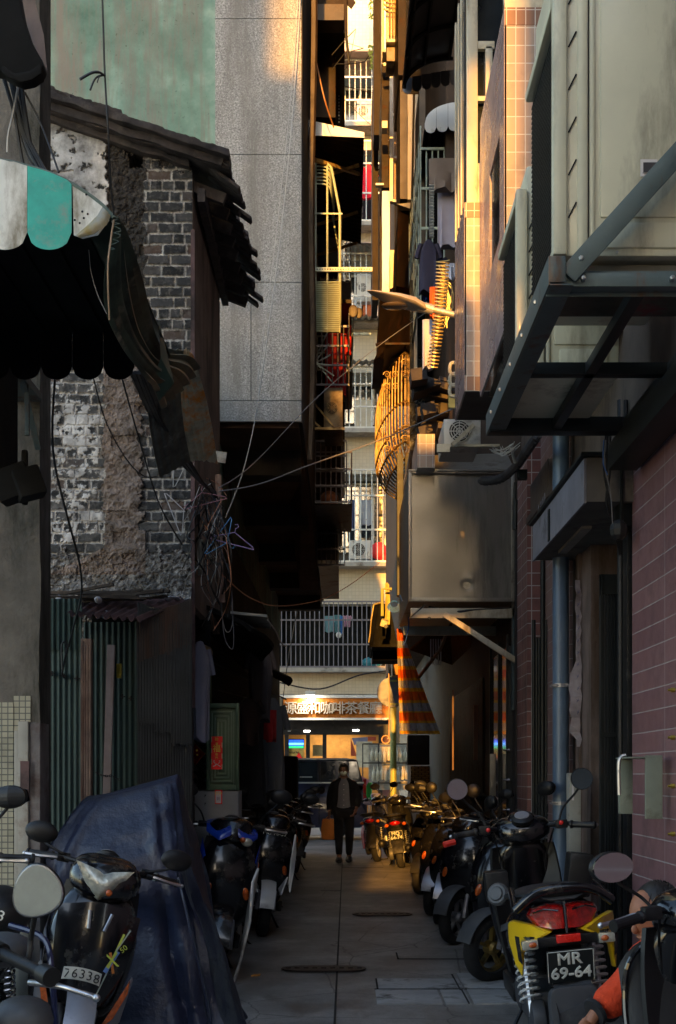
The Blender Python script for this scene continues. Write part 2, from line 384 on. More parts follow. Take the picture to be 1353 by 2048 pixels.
def garment(name, m, c, wd, ht, label, kind='shirt', group=None, ang=0, seed=1):
    """a garment on a hanger: two-sided cloth with folds, real thickness"""
    rr = random.Random(seed); rot = Matrix.Rotation(ang, 3, 'Z'); c = V(c); ph = [rr.uniform(0, 6) for _ in range(4)]
    mb = MB(); rings = []
    for j in range(11):
        t = j/10; ring = []
        if kind == 'shirt': hw = wd/2*(.28 + .72*min(1, t*5.0)) if t < .2 else wd/2*(.84+.08*math.sin(t*3+ph[0]))
        elif kind == 'towel': hw = wd/2
        else: hw = wd/2*(.75+.25*t)
        th = .02+.05*t*(1 if kind != 'towel' else .3)
        for k in range(28):
            a = 2*pi*k/28; x = hw*math.copysign(abs(math.cos(a))**.6, math.cos(a)); y = th*math.sin(a)
            y += .022*t*math.sin(x/wd*22+ph[1]) + .012*t*math.sin(x/wd*47+ph[2])
            z = -ht*t + (.02*math.sin(x/wd*9+ph[3]) if j == 10 else 0) - (abs(x)*.35 if kind == 'shirt' and t < .2 else 0)*(1-t*5)
            ring.append(c + rot @ V((x, y, z)))
        rings.append(ring)
    mb.loft(rings)
    if kind == 'shirt':
        for sg in (-1, 1):
            a = c + rot @ V((sg*wd*.34, 0, -.06*ht/.7)); b = c + rot @ V((sg*wd*.56, .0, -.34*ht))
            mb.tube([a, (a+b)/2 + V((0,0,.01)), b], [wd*.13, wd*.12, wd*.11], 8)
    mb2 = mb
    return solo(mb2, name, m, label, 'garment' if kind != 'towel' else 'towel', group, smooth=True)
def text(s, size, m, parent, loc, rot, depth=.002, name='lettering', label=None, sx=1, bold=.0):
    c = bpy.data.curves.new('t', 'FONT'); c.body = s; c.size = size; c.extrude = depth; c.align_x = 'CENTER'; c.align_y = 'CENTER'; c.offset = 0; c.bevel_depth = bold; c.bevel_resolution = 0
    c.resolution_u = 3
    o = bpy.data.objects.new('t', c); COL.objects.link(o); bpy.context.view_layer.update()
    me = bpy.data.meshes.new_from_object(o.evaluated_get(bpy.context.evaluated_depsgraph_get()))
    bpy.data.objects.remove(o)
    me.materials.clear(); me.materials.append(m)
    mt = Matrix.Translation(V(loc)-OFF[parent.name]) @ (rot.to_4x4()) @ Matrix.Diagonal((sx, 1, 1, 1))
    me.transform(mt)
    q = bpy.data.objects.new(name, me); COL.objects.link(q); q.parent = parent; OFF[q.name] = OFF[parent.name]
    return tag(q, label)
FACE = Matrix(((1,0,0),(0,0,-1),(0,1,0)))    # text facing the viewer (-Y)

def ac_unit(x0, x1, y0, y1, z0, z1, label, m=ACW, face='y', group=None, detail=True, name='air_conditioner'):
    """outdoor unit; face 'x' = fans look towards -X, 'y' = fans look towards the viewer"""
    th = thing(name, ((x0+x1)/2, (y0+y1)/2, z0), label, 'air conditioner', group)
    b = MB().bx(x0, x1, y0, y1, z0, z1); part(b, 'casing', m, th, bevel=.018 if detail else .008)
    if face == 'y':
        w_ = x1-x0; h = z1-z0; r = min(w_*.62, h*.85)/2; cx = x0+w_*.42; cz = (z0+z1)/2
        g = MB(); g.lathe((cx, y0-.006, cz), [(r, 0), (r, .02)], 24, (0, 1, 0)); 
        g2 = MB()
        for q in (.3, .55, .8, 1): g2.tube([(cx+r*q*math.cos(a*pi/12), y0-.012, cz+r*q*math.sin(a*pi/12)) for a in range(24)], .004, 4, closed=True)
        for a in range(8): g2.tube([(cx, y0-.012, cz), (cx+r*math.cos(a*pi/4), y0-.012, cz+r*math.sin(a*pi/4))], .004, 4)
        f = part(g, 'fan_opening', GRL, th); part(g2, 'guard', m, f)
    else:
        d = y1-y0; h = z1-z0; n = 2 if h > 1 else 1
        g = MB().bx(x0-.012, x0+.002, y0+.032, y1, z0+.03, z1-(.33 if h > 1.2 else .15))
        for k in range(int((h-(.40 if h > 1.2 else .22))/.022)): g.bx(x0-.018, x0-.010, y0+.032, y1, z0+.055+k*.022, z0+.062+k*.022)
        part(g, 'grille', GRL, th)
        fr = MB(); zf0, zf1 = z0+.0, z1-.30 if h > 1.2 else z1-.12
        fr.bx(x0-.052, x0+.004, y0-.02, y0+.03, zf0, zf1); fr.bx(x0-.050, x0+.0, y0+.031, y1-.02, zf1-.05, zf1-.004); fr.bx(x0-.050, x0+.0, y0+.031, y1-.02, zf0+.004, zf0+.04)
        parts(fr, 'front_frame', m, th, bevel=.014)
        s = MB()
        for k in range(6):
            zc = z0+.15+k*(h-.35)/6; s.bar((x0+.012, y0-.003, zc), (x0+.042, y0-.003, zc+.06), .005, .006)
        part(s, 'side_slots', GAPM, th)
        s = MB().bx(x0+.046, x0+.086, y0-.014, y0+.01, z0+.004, z1-.004); part(s, 'corner_post', m, th, bevel=.012)
        s = MB().bx(x0+.088, x0+.092, y0-.004, y0+.01, z0, z1); part(s, 'panel_seam', GAPM, th)
        s = MB().bx(x0+.094, x0+.112, y0-.012, y0+.01, z0+.004, z1-.004); part(s, 'edge_fold', m, th, bevel=.006)
        s = MB().bx(x0+.135, x1-.02, y0-.009, y0+.01, z0+.15, z1-.03); part(s, 'side_panel', m, th, bevel=.008)
        s = MB().bx(x0+.16, x1-.06, y0-.010, y0+.01, z0+.03, z0+.13); part(s, 'valve_cover', m, th, bevel=.008)
        s = MB()
        for (a, c) in ((x0+.15, z0+.03), (x1-.04, z0+.03), (x0+.20, z0+.012)): s.lathe((a, y0-.012, c), [(.006, 0), (.006, .005)], 8, (0,1,0))
        part(s, 'screws', ALU, th)
    return th

# ------------------------------------------------------------------ the ground
g = MB()
def gz(x, y): return .004*noise.noise(V((x*1.3, y*.7, 0))) - .03*max(0, 1-abs(y-33)/6)*0
n1, n2 = 60, 200
g.grid(lambda a, b: (-14+28*a, -16+76*b, gz(-14+28*a, -16+76*b)), n1, n2)
solo(g, 'ground', GND, kind='structure')
def onground(mb, x0, x1, y0, y1, z=.010, h=.004): mb.bx(x0, x1, y0, y1, z-h, z); return mb
j = MB()                       # long seam and cross joints
xs = [X(670, 8.2), X(674, 12), X(683, 21)]
j.prism([(-.066, 7.5, .006), (-.052, 7.5, .006), (-.035, 22, .006), (-.045, 22, .006)], (0, 0, .004))
for (x0, x1, y, w_) in ((X(795, 10.2), 1.5, 10.18, .012), (.20, 1.5, 8.75, .012), (-.3, -.05, 16.2, .01), (-.05, .6, 20.2, .012)):
    onground(j, x0, x1, y, y+w_, .011)
for (x, y0, y1) in ((X(795, 10.2), 10.2, 10.55), (X(912, 9.0), 8.7, 9.4), (X(752, 9.05), 8.78, 9.2), (X(928, 8.5), 8.2, 8.75)):
    onground(j, x, x+.012, y0, y1, .0112)
solo(j, 'paving_joints', GAPM, kind='structure')
s = MB()
for i, (x0, x1, y0, y1) in enumerate(((.205, .62, 8.2, 8.735), (.64, .80, 8.2, 8.735), (.815, 1.5, 8.78, 9.45), (.22, .80, 8.78, 9.2), (.82, 1.5, 8.2, 8.735))):
    onground(s, x0, x1, y0, y1, .009+.0006*i, .012)
solo(s, 'stone_paving_slabs', SLAB, kind='structure', bevel=.003)
def drain(x0, x1, y0, y1, label):
    m = MB(); r = (y1-y0)/2; pts = []
    for k in range(9): a = pi/2+pi*k/8; pts.append((x0+r+r*math.cos(a), (y0+y1)/2+r*math.sin(a), .008))
    for k in range(9): a = -pi/2+pi*k/8; pts.append((x1-r+r*math.cos(a), (y0+y1)/2+r*math.sin(a), .008))
    m.prism(pts, (0, 0, .007)); th = thing('drain_cover', ((x0+x1)/2, (y0+y1)/2, 0), label, 'drain cover')
    p = part(m, 'plate', IRON, th)
    sl = MB()
    for k in range(9):
        x = x0+.05+(x1-x0-.1)*k/8; sl.bx(x-.018, x+.018, (y0+y1)/2-.012, (y0+y1)/2+.012, .015, .018)
    part(sl, 'slots', GAPM, th)
drain(X(563, 9.63), X(733, 9.63), 9.53, 9.80, 'long rounded iron drain strip in the paving nearest the viewer, across the seam')
drain(X(705, 13.4), X(826, 13.4), 13.3, 13.6, 'smaller rounded iron drain strip farther up the alley, right of the seam')
m = MB()
m.prism([(X(503, 9.35), 9.33, .004), (X(520, 9.35), 9.36, .004), (X(521, 9.35), 9.42, .006), (X(507, 9.35), 9.40, .004)], (0, 0, .006))
solo(m, 'fallen_leaf', mat('dry_leaf', (.45,.2,.04), .7), 'small orange fallen leaf lying on the paving beside the parked scooters', 'leaf')
m = MB(); onground(m, -6, 6, 31.2, 35.2, .012, .006)
solo(m, 'road', mat('street_asphalt', (.16,.16,.165), .8, var=.3, bump=.3, bs=90), kind='structure')
m = MB().bx(-6, 6, 35.2, 36.4, -.01, .13); solo(m, 'pavement', SLAB, kind='structure', bevel=.01)

# ------------------------------------------------------------------ LEFT: brick house
YB = 8.7; XB = X(385, YB)
ROOFA = (60, 205); ROOFB = (455, 335)
def roofz(x): 
    px = 690 + x*F/YB; return Z(205 + (px-60)*(130/395), YB)
house = thing('brick_house', (XB-.5, YB+1, 0), 'old grey brick house with crumbling white plaster and a sagging tiled roof', 'house')
def brickwall():
    x0, x1, z0 = X(20, YB), XB, 1.9; nu, nv = 230, 620
    me = bpy.data.meshes.new('brick_gable_wall'); vs = []; fs = []; cols = []
    rr = random.Random(3); ch = .0715; bl = .162; hsh = {}
    for jj in range(nv+1):
        for ii in range(nu+1):
            x = x0+(x1-x0)*ii/nu; zt = roofz(x)-.06; z = z0+(zt-z0)*jj/nv
            px = 690+x*F/YB; py = 1550-(z-H)*F/YB
            q = V((x*1.0, z*1.0, 0))
            nb = noise.fractal(q*3, 1, 2, 5); nf = noise.fractal(q*14+V((5,5,0)), .9, 2, 5); nm = noise.fractal(q*45, .8, 2, 3)
            zz = z+.006*noise.noise(q*5); row = math.floor(zz/ch); fr = zz/ch-row
            xx = x+.006*noise.noise(q*6+V((9,0,0))) + (.5*bl if row % 2 else 0) + (row*37 % 11)*.004; cn = math.floor(xx/bl); fc = xx/bl-cn
            key = (row, cn)
            if key not in hsh: hsh[key] = (rr.random(), rr.random())
            hv, hm = hsh[key]
            if hm > .62:                                       # a header pair instead of a stretcher
                fc2 = (fc*2) % 1; ed = min(fc2, 1-fc2)*bl/2; hv = (hv+.37*(fc > .5)) % 1
            else: ed = min(fc, 1-fc)*bl
            e = min(min(fr, 1-fr)*ch, ed) + .0035*nm + .003*nf
            mort = 1-min(1, max(0, (e-.005)/.004))
            left = px < 214 + 14*nf
            def reg(v): return min(1, max(0, v))
            ws = reg((214-px)/14+nf*2)*reg((py-735)/20)*reg((1095+nb*40-py)/25)    # whitewashed bricks
            plast = 0
            if ws > .3: plast = 1 if .9*nf + .35*nb + .75*(hsh[key][1]-.5) + .35*nm + .30*reg(1-abs(px-150)/70)*reg(1-abs(py-880)/130) > .20 else 0
            up = reg((218+10*nf-px)/8)*reg((440-py)/12+nf*2)
            if up > .5 and nf > -.45: plast = 1
            mud = reg((px-(206+10*nf))/6)*reg((286+14*nf-px)/6)*reg((py-720)/10)*reg((1140-py)/12)
            if 1030 < py < 1150: mud = max(mud, reg((px-(330-(py-1030)*2.0))/25)*reg((300-px)/20))
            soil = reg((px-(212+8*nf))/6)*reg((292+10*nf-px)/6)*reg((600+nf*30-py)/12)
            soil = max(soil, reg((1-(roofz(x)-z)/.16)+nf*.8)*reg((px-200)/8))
            low = reg((py-1105-nf*30)/10)
            if mud > .4 or low > .4 or soil > .5: mort *= .0
            hole = 1 if (abs(px-272) < 13+6*nm and abs(py-318) < 13+5*nm) else 0
            d = -.011*mort + .004*nf + .0015*nm
            if plast: d = .0035 + .004*nf + .002*nb - .006*mort*(up < .5) + .003*(up >= .5)
            if mud > .4: d = .022 + .022*nb + .016*nf + .007*nm
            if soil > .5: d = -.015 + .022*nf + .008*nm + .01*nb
            if low > .4: d = .02 + .016*nf+.012*nm + .05*reg((py-1160)/40)
            if hole: d = -.12
            if mort < .5 and hv > .9: d -= .014
            vs.append((x, YB-d, z))
            cols.append((mort if not plast else 1, hv, 1 if plast else (ws*.8 if mort > .3 else ws*.12*(nf > -.1)), 0))
            cols[-1] = cols[-1][:3] + ((.35 if mud > .4 else 0) + (1.0 if soil > .5 else 0)*(mud <= .4) + (.7 if low > .4 and mud <= .4 and soil <= .5 else 0),)
    W = nu+1
    for jj in range(nv):
        for ii in range(nu): fs.append((jj*W+ii, jj*W+ii+1, (jj+1)*W+ii+1, (jj+1)*W+ii))
    off = OFF[house.name]
    me.from_pydata([(a-off[0], b-off[1], c-off[2]) for a, b, c in vs], [], fs)
    at = me.color_attributes.new('zones', 'FLOAT_COLOR', 'POINT'); at.data.foreach_set('color', [k for c in cols for k in c])
    m, t, b = nt('old_brick'); v = coord(t)
    a_ = node(t, 'ShaderNodeAttribute', attribute_name='zones'); sp = node(t, 'ShaderNodeSeparateColor', {'Color': a_.outputs['Color']})
    br = ramp(t, sp.outputs[1], [(0, (.012,.013,.014)), (.5, (.032,.034,.036)), (.8, (.06,.06,.06)), (1, (.10,.065,.05))])
    n_ = nz(t, v, 22, 7, .7); br = mixc(t, ramp(t, n_, [(.5, g3(0)), (.72, g3(.85))]), br, (.17,.16,.15))
    big = nz(t, v, 1.7, 5)
    mo = ramp(t, n_, [(.35, (.12,.11,.10)), (.58, (.52,.50,.47))])
    c = mixc(t, sp.outputs[0], br, mo)
    pl = ramp(t, nz(t, v, 6, 8, .7), [(.34, (.14,.13,.125)), (.5, (.46,.445,.43)), (.66, (.74,.72,.70))])
    c = mixc(t, sp.outputs[2], c, pl)
    al = a_.outputs['Alpha']
    mudc = ramp(t, nz(t, v, 11, 8, .7), [(.3, (.09,.07,.055)), (.55, (.21,.165,.14)), (.75, (.30,.25,.22))])
    lowc = ramp(t, n_, [(.35, (.06,.055,.05)), (.52, (.16,.15,.14)), (.66, (.40,.38,.36))])
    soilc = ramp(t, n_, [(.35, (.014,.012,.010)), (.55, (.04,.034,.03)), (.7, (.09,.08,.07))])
    f1 = ramp(t, al, [(.2, g3(0)), (.3, g3(1))]); f2 = ramp(t, al, [(.5, g3(0)), (.6, g3(1))]); f3 = ramp(t, al, [(.8, g3(0)), (.9, g3(1))])
    c = mixc(t, f1, c, mudc); c = mixc(t, f2, c, lowc); c = mixc(t, f3, c, soilc)
    c = mixc(t, ramp(t, nz(t, coord(t, 1, 1, .4), 1.6, 8, .7), [(.5, g3(0)), (.7, g3(.8))]), c, (.03,.03,.024))
    t.links.new(c, b.inputs['Base Color']); b.inputs['Roughness'].default_value = .92
    bumpit(t, b, n_, .5, .006)
    me.materials.append(m); me.update()
    o = bpy.data.objects.new('brick_gable_wall', me); COL.objects.link(o); o.parent = house; OFF[o.name] = off
brickwall()
m = MB().bx(XB-1.6, XB-.30, YB+.16, YB+2.1, 0, 5.0); m.bx(XB-1.6, XB-.01, YB+.05, YB+.16, 0, 2.3); part(m, 'inner_wall', DARKW, house)
m = MB(); m.grid(lambda a, b: (XB+.004*noise.noise(V((a*9, b*14, 0))), YB+.02+1.9*a, 2.6+(roofz(XB)-.1-2.6)*b), 20, 40, .05)
part(m, 'side_wall', mat('brown_stained_plaster', (.17,.125,.10), .9, var=.4, vs=3, dirt=(.05,.04,.035), damt=.5, ds=2, streak=.3, bump=.5, bs=18), house)
m = MB().bx(XB-.008, XB+.018, YB-.02, YB+.02, 1.9, roofz(XB)-.5); part(m, 'rusty_corner_strip', RUSTR, house)
# roof
xe = X(457, YB); Y2 = 10.9
roof = MB()
def rz(x, o=0): return roofz(x)+o
roof.grid(lambda a, b: (X(20,YB)+(xe-.02-X(20,YB))*a, YB-.12+(Y2-YB+.12)*b, rz(X(20,YB)+(xe-.02-X(20,YB))*a, .0) + .02*noise.noise(V((a*8, b*7, 3)))), 24, 24, .05)
ro = part(roof, 'roof', TILR, house)
tl = MB(); rr = random.Random(11)
# verge tiles stepping down the gable
xv0, xv1 = X(60, YB), xe+.02
def verge(z0, z1, y0, seed, x1_=xv1, th=.0):
    n = 90; up, lo = [], []
    for k in range(n+1):
        x = xv0+(x1_-xv0)*k/n; st = math.floor((x-xv0)*4.2)*.009; nn = .010*noise.noise(V((x*9, seed, 0)))+.006*noise.noise(V((x*33, seed, 1)))
        up.append(V((x, y0+.02*noise.noise(V((x*6, seed, 5))), rz(x, z1)+nn+(.012*((x*4.2) % 1))))); lo.append(V((x, y0+.015*noise.noise(V((x*8, seed, 9))), rz(x, z0)+1.3*noise.noise(V((x*7, seed, 3)))*.014)))
    tl.loft([[a, b_, b_+V((0, .2, 0)), a+V((0, .2, 0))] for a, b_ in zip(up, lo)])
verge(-.055, .0, YB-.10, 1); verge(.004, .045, YB-.17, 2); verge(.05, .085, YB-.13, 3, X(250, YB)); verge(.05, .075, YB-.15, 4, X(150,YB)); verge(-.10, -.06, YB-.05, 6, X(380, YB))
part(tl, 'verge_tiles', TILR, house, bevel=.006)
tl = MB()
# courses of curved tiles hanging over the alley side
for k in range(19):
    y_ = YB-.05+k*.118; dx = rr.uniform(-.03, .05)
    for q in range(3):
        xa = xe-.37+q*.11; xb = xa+.16+(dx if q == 2 else 0)
        za = rz(xa, .02-q*.004); zb = za-.115
        a_ = V((xa, y_, za)); b_ = V((xb, y_+rr.uniform(-.02,.02), zb))
        def ringp(p, s_): return [p + V((0, .062*math.cos(pi*i/8), .045*math.sin(pi*i/8)))*s_ for i in range(9)] + [p + V((0, .045*math.cos(pi*i/8), .026*math.sin(pi*i/8)-.006))*s_ for i in range(8, -1, -1)]
        tl.loft([ringp(a_, 1), ringp(b_, 1.05)])
    tl.box((xe-.1+dx, y_+.059, rz(xe-.1, -.06)), (.42, .10, .022), Matrix.Rotation(-.5+.0, 3, 'Y')@Matrix.Rotation(1.0, 3, 'Y') if False else Matrix.Rotation(.62, 3, 'Y'))
part(tl, 'eave_tiles', TILR, house, bevel=.004)
m = MB()
for k in range(9): m.bar((XB-.05, YB+.1+k*.24, rz(XB, -.15)), (xe-.03, YB+.1+k*.24, rz(xe, -.17)), .05, .07)
m.bar((XB+.06, YB, rz(XB, -.26)), (XB+.03, Y2-.1, rz(XB, -.2)), .05, .09)
parts(m, 'rafter', TILR, house)

# green plastered building with granite clad overhanging bay
YG = 12.0; XG0, XG1 = X(431, YG), X(604, YG); ZG = Z(845, YG); YG2 = 24.5
gb = thing('granite_clad_building', (-2.5, 16, 0), 'tall green plastered building with a grey granite clad bay overhanging the alley', 'building')
m = MB(); m.grid(lambda a, b: (-7+(XG0+7)*a, YG+.01*noise.noise(V((a*5, b*5, 1))), 4+18*b), 20, 40); m.bx(-7, XG0-.02, YG+.05, YG2, 4.0, 22)
part(m, 'green_wall', GREENW, gb)
m = MB()
zl = [ZG, Z(803, YG), Z(567, YG), Z(312, YG), Z(41, YG), Z(41, YG)+2.35, 16, 19, 22]; gp = .006
for a, b_ in zip(zl[:-1], zl[1:]):
    xs = [XG0, XG1] if a != zl[1] else [XG0, X(503, YG), XG1]
    for xa, xb in zip(xs[:-1], xs[1:]): m.bx(xa+gp/2, xb-gp/2, YG-.03, YG+.02, a+gp/2, b_-gp/2)
part(m, 'granite_panels', GRAN, gb)
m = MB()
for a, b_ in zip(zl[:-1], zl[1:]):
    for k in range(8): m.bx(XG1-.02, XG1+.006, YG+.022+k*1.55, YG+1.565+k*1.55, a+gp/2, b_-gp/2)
part(m, 'side_cladding', mat('darkened_side_cladding', (.022,.016,.012), .8, var=.5, vs=4, dirt=(.06,.035,.02), damt=.3, ds=3, streak=.2), gb)  # side granite coloured dark, so warm light does not show it brown
m = MB().bx(XG0-.01, XG1-.025, YG+.025, YG2, ZG+.02, 22); part(m, 'bay_core', GAPM, gb)
m = MB(); m.bx(XG0-.02, XG1-.03, YG+.08, YG2, ZG-.03, ZG+.015)
part(m, 'soffit', mat('brown_soffit', (.10,.055,.035), .8, var=.4, vs=2), gb)
m = MB(); 
for k in range(5): m.bx(XG0, XG1-.04, YG+.9+k*2.6, YG+1.2+k*2.6, ZG-.28, ZG-.035)
parts(m, 'soffit_beam', DARKW, gb)
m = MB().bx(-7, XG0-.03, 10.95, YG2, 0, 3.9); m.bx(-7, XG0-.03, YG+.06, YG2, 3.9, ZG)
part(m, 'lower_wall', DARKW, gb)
m = MB()   # brown slanting boards below the bay
for (a, b_, c) in (((505, 850), (590, 850), (600, 1090)), ):
    pass
m.prism([P(560, 850, 13.2), P(604, 850, 12.6), P(640, 1180, 19), P(600, 1180, 19)], (0, .03, 0))
m.prism([P(440, 850, 12.9), P(470, 850, 12.9), P(455, 1160, 15), P(440, 1180, 15)], (0, .03, 0))
part(m, 'brown_panels', mat('brown_board', (.09,.04,.025), .8, var=.4), gb)
# pipes down the alley side of the bay
for i, (px, Y, r, lab) in enumerate(((614, 13, .035, 'fat brown drainpipe running down beside the granite bay'),)):
    pts = smoothpts([(XG1+.07, Y, 20), (XG1+.07, Y, 10.5), (XG1+.09, Y, 9), (XG1+.06, Y, 7.2), (XG1+.08, Y, 5.6), (XG1+.05, Y, 4.6)])
    wire(None, r, mat('brown_pipe', (.05,.032,.02), .5, dirt=(.02,.012,.008)), 'drainpipe', lab, 'drainpipe', pts=pts)

# ------------------------------------------------------------------ LEFT foreground pier, boards, shed
YP = 7.0
pier = thing('concrete_pier', (X(0, YP), YP+.2, 0), 'tall stained concrete pier with yellow mosaic tiles at its foot', 'pier')
m = MB()
def pf(a, b):
    z = 8*b; return (X(-140, YP)+(X(80, YP)-X(-140, YP))*a + (.012*noise.noise(V((z*2.2, 4, 0)))+.006*noise.noise(V((z*9, 4, 0))) if a > .99 else 0), YP, z)
m.grid(pf, 12, 120); m.bx(X(-140,YP), X(80,YP)-.02, YP+.01, YP+.35, 0, 8)
part(m, 'shaft', CONC, pier)
m = MB().bx(X(-140, YP), X(28, YP), YP-.012, YP+.004, 0, Z(1405, YP)); m.bx(X(28.5, YP), X(62, YP), YP-.006, YP+.003, 0, Z(1392, YP)); part(m, 'mosaic_tiles', [MOSA], pier)
wb = thing('electric_meter_box', (X(60, 6.8), 6.8, 0), 'tall narrow off white painted box leaning against the tiled pier', 'electric box')
m = MB().bx(X(46, 6.8), X(66, 6.8), 6.7, 6.9, .1, Z(1444, 6.8)); m.bx(X(34, 6.8), X(46, 6.8)-.001, 6.74, 6.9, .1, Z(1462, 6.8)); part(m, 'casing', WHB, wb, bevel=.006)
m = MB().bx(X(66.5, 6.8), X(88, 6.8), 6.72, 6.92, .1, Z(1447, 6.8)); part(m, 'side_panel', mat('grey_stained_panel', (.15,.14,.14), .7, var=.4, dirt=(.08,.05,.04), damt=.5), wb, bevel=.004)
m = MB(); m.box(P(50, 1555, 6.69), (.045, .006, .17)); part(m, 'rust_patch', RUSTR, wb)
# small steel shelf bracket on pier
m = MB(); a = P(20, 755, 6.7); m.bx(a.x-.05, a.x+.1, 6.6, 6.99, a.z-.04, a.z); m.bar((a.x+.08, 6.62, a.z-.02), (a.x+.08, 6.98, a.z-.3), .03, .01)
m.bar((a.x+.09, 6.7, a.z-.04), (a.x+.09, 6.7, a.z-.3), .02, .02)
solo(m, 'wall_bracket', BRK, 'small grey steel angle bracket fixed to the concrete pier', 'bracket')

YS = 7.95
shed = thing('corrugated_shed', (X(230, YS), YS+.3, 0), 'dark green corrugated iron shed in front of the brick wall', 'shed')
m = MB(); corr(m, P(72, 1760, YS), P(165, 1760, YS)-P(72, 1760, YS), V((0,0,Z(1215,YS)-Z(1760,YS))), .034, .0035, rag=0)
m2 = MB(); corr(m2, V((X(72,YS), YS-.01, Z(1300,YS))), V((X(165,YS)-X(72,YS), 0, 0)), V((0,0,Z(1198,YS)-Z(1300,YS))), .034, .006)
part(m, 'left_panel', CORRG, shed); part(m2, 'top_left_panel', CORRG, shed)
m = MB(); corr(m, P(168, 1760, YS+.22), P(284, 1760, YS+.22)-P(168, 1760, YS+.22), V((0,0,1.62)), .036, .004); part(m, 'door_sheet', CORRG, shed)
m = MB().bx(X(165,YS), X(290,YS), YS+.3, YS+.32, 0, Z(1215,YS)); part(m, 'dark_lining', BLKT, shed)
m = MB(); u = P(384, 1800, 8.55)-P(276, 1800, YS)
corr(m, P(276, 1760, YS), P(384, 1760, 8.5)-P(276, 1760, YS), V((0,0,1.7)), .03, .005); part(m, 'right_panel', CORRD, shed)
m = MB(); o_ = P(276, 1450, YS)+V((0,-.02,0)); e_ = P(384, 1490, 8.5)+V((0,-.03,0)); 
for k, (a, b_, py) in enumerate(((0, .30, 1450), (.30, .62, 1462), (.62, 1.0, 1492))):
    A = V((o_.x+(e_.x-o_.x)*a, o_.y+(e_.y-o_.y)*a-.004*k, 0)); B = V((o_.x+(e_.x-o_.x)*b_, o_.y+(e_.y-o_.y)*b_-.004*k, 0))
    A.z = B.z = Z(py, 8.1); corr(m, A, B-A, V((0,0,Z(1235, 8.1)-Z(py, 8.1))), .03, .006, rag=.03)
part(m, 'overlapping_panels', CORRD, shed)
m = MB(); corr(m, P(276, 1330, YS)+V((0,-.04,0)), P(384, 1290, 8.5)-P(276, 1330, YS), V((.0,.0,Z(1235,YS)-Z(1330,YS))), .03, .006, rag=.05)
part(m, 'rust_flashing', mat('brown_rust_panel', (.075,.06,.05), .6, .2, var=.4, dirt=(.13,.06,.03), damt=.5, streak=.2), shed)
m = MB(); A = P(133, 1228, YS-.1); B = P(284, 1240, YS-.12); C = P(378, 1197, 8.6); D = P(170, 1197, 8.6)
def rf(a, b): 
    p = (A+(B-A)*a)*(1-b)+(D+(C-D)*a)*b; return p + V((0,0,.014*math.sin(2*pi*a*9)))
m.grid(rf, 72, 4, .003); part(m, 'roof_sheet', RUSTR, shed)
m = MB(); m.bx(X(163,YS), X(184,YS), YS-.02, YS+.03, .1, Z(1278,YS))
for k in range(4): m.bx(X(165+5*k,YS), X(168.4+5*k,YS), YS-.032, YS-.0205, .1, Z(1282+4*k,YS))
part(m, 'rust_stained_door_frame', WOOD, shed)
m = MB(); m.bar(P(211, 1700, YS-.05), P(223, 1290, YS-.05), .045, .03); part(m, 'leaning_post', mat('pale_pink_wood', (.33,.26,.24), .8, var=.3, dirt=(.14,.05,.03), damt=.4, streak=.15), shed)
m = MB(); m.box(P(239, 1342, YS+.15), (.03, .03, .09)); part(m, 'brass_lock', mat('brass', (.5,.4,.08), .35, .9), shed)
m = MB()
for (px, py) in ((82, 1345), (104, 1347), (128, 1352), (154, 1357), (170, 1363), (245, 1393), (262, 1397)): m.box(P(px, py, YS-.02 if px < 200 else YS+.19), (.03, .02, .008)); m.box(P(px, py, YS-.02 if px < 200 else YS+.19), (.008, .02, .03))
part(m, 'screw_hooks', IRON, shed)
ch = []
for k in range(13): ch.append(P(190+4.2*k, 1544+8*math.sin(k/12*pi)+ (k>8)*(k-8)*4, YS-.09))
m = MB()
for k in range(len(ch)-1):
    c_ = (ch[k]+ch[k+1])/2; dd = (ch[k+1]-ch[k]).normalized(); up = V((0,1,0)) if k % 2 else V((0,0,1)); sd = dd.cross(up).normalized()
    m.tube([c_ + dd*.010*math.cos(a*pi/5) + sd*.006*math.sin(a*pi/5) for a in range(10)], .0022, 4, closed=True)
part(m, 'chain', IRON, shed)
m = MB(); rr = random.Random(5)
for k in range(16):
    y_ = 8.25+rr.uniform(-.15, .25); a = V((X(80+rr.uniform(0, 90), y_), y_, Z(1196+rr.uniform(-10, 14), y_))); m.bar(a, a+V((rr.uniform(.3, .62), rr.uniform(-.1, .1), rr.uniform(-.02, .05))), rr.uniform(.02,.05), rr.uniform(.008,.02))
solo(m, 'scrap_wood_pile', mat('charred_wood', (.05,.038,.03), .9, var=.6, vs=12), 'pile of dark scrap planks and sticks lying on the shed roof', 'wood pile')
m = MB(); 
for (px, py, w_, h_) in ((118, 1199, .05, .03), (197, 1200, .05, .035), (135, 1228, .06, .02), (210, 1229, .07, .015), (345, 1198, .12, .02)):
    m.ell(P(px, py, 8.1 if px < 300 else 8.5), (w_/2, .04, h_/2), Matrix.Rotation(px*.7, 3, 'X'), 7, 5)
solo(m, 'crumpled_plastic_bags', mat('dirty_white_plastic', (.38,.38,.42), .5), 'crumpled pale plastic scraps lying on the shed roof', 'plastic scrap')
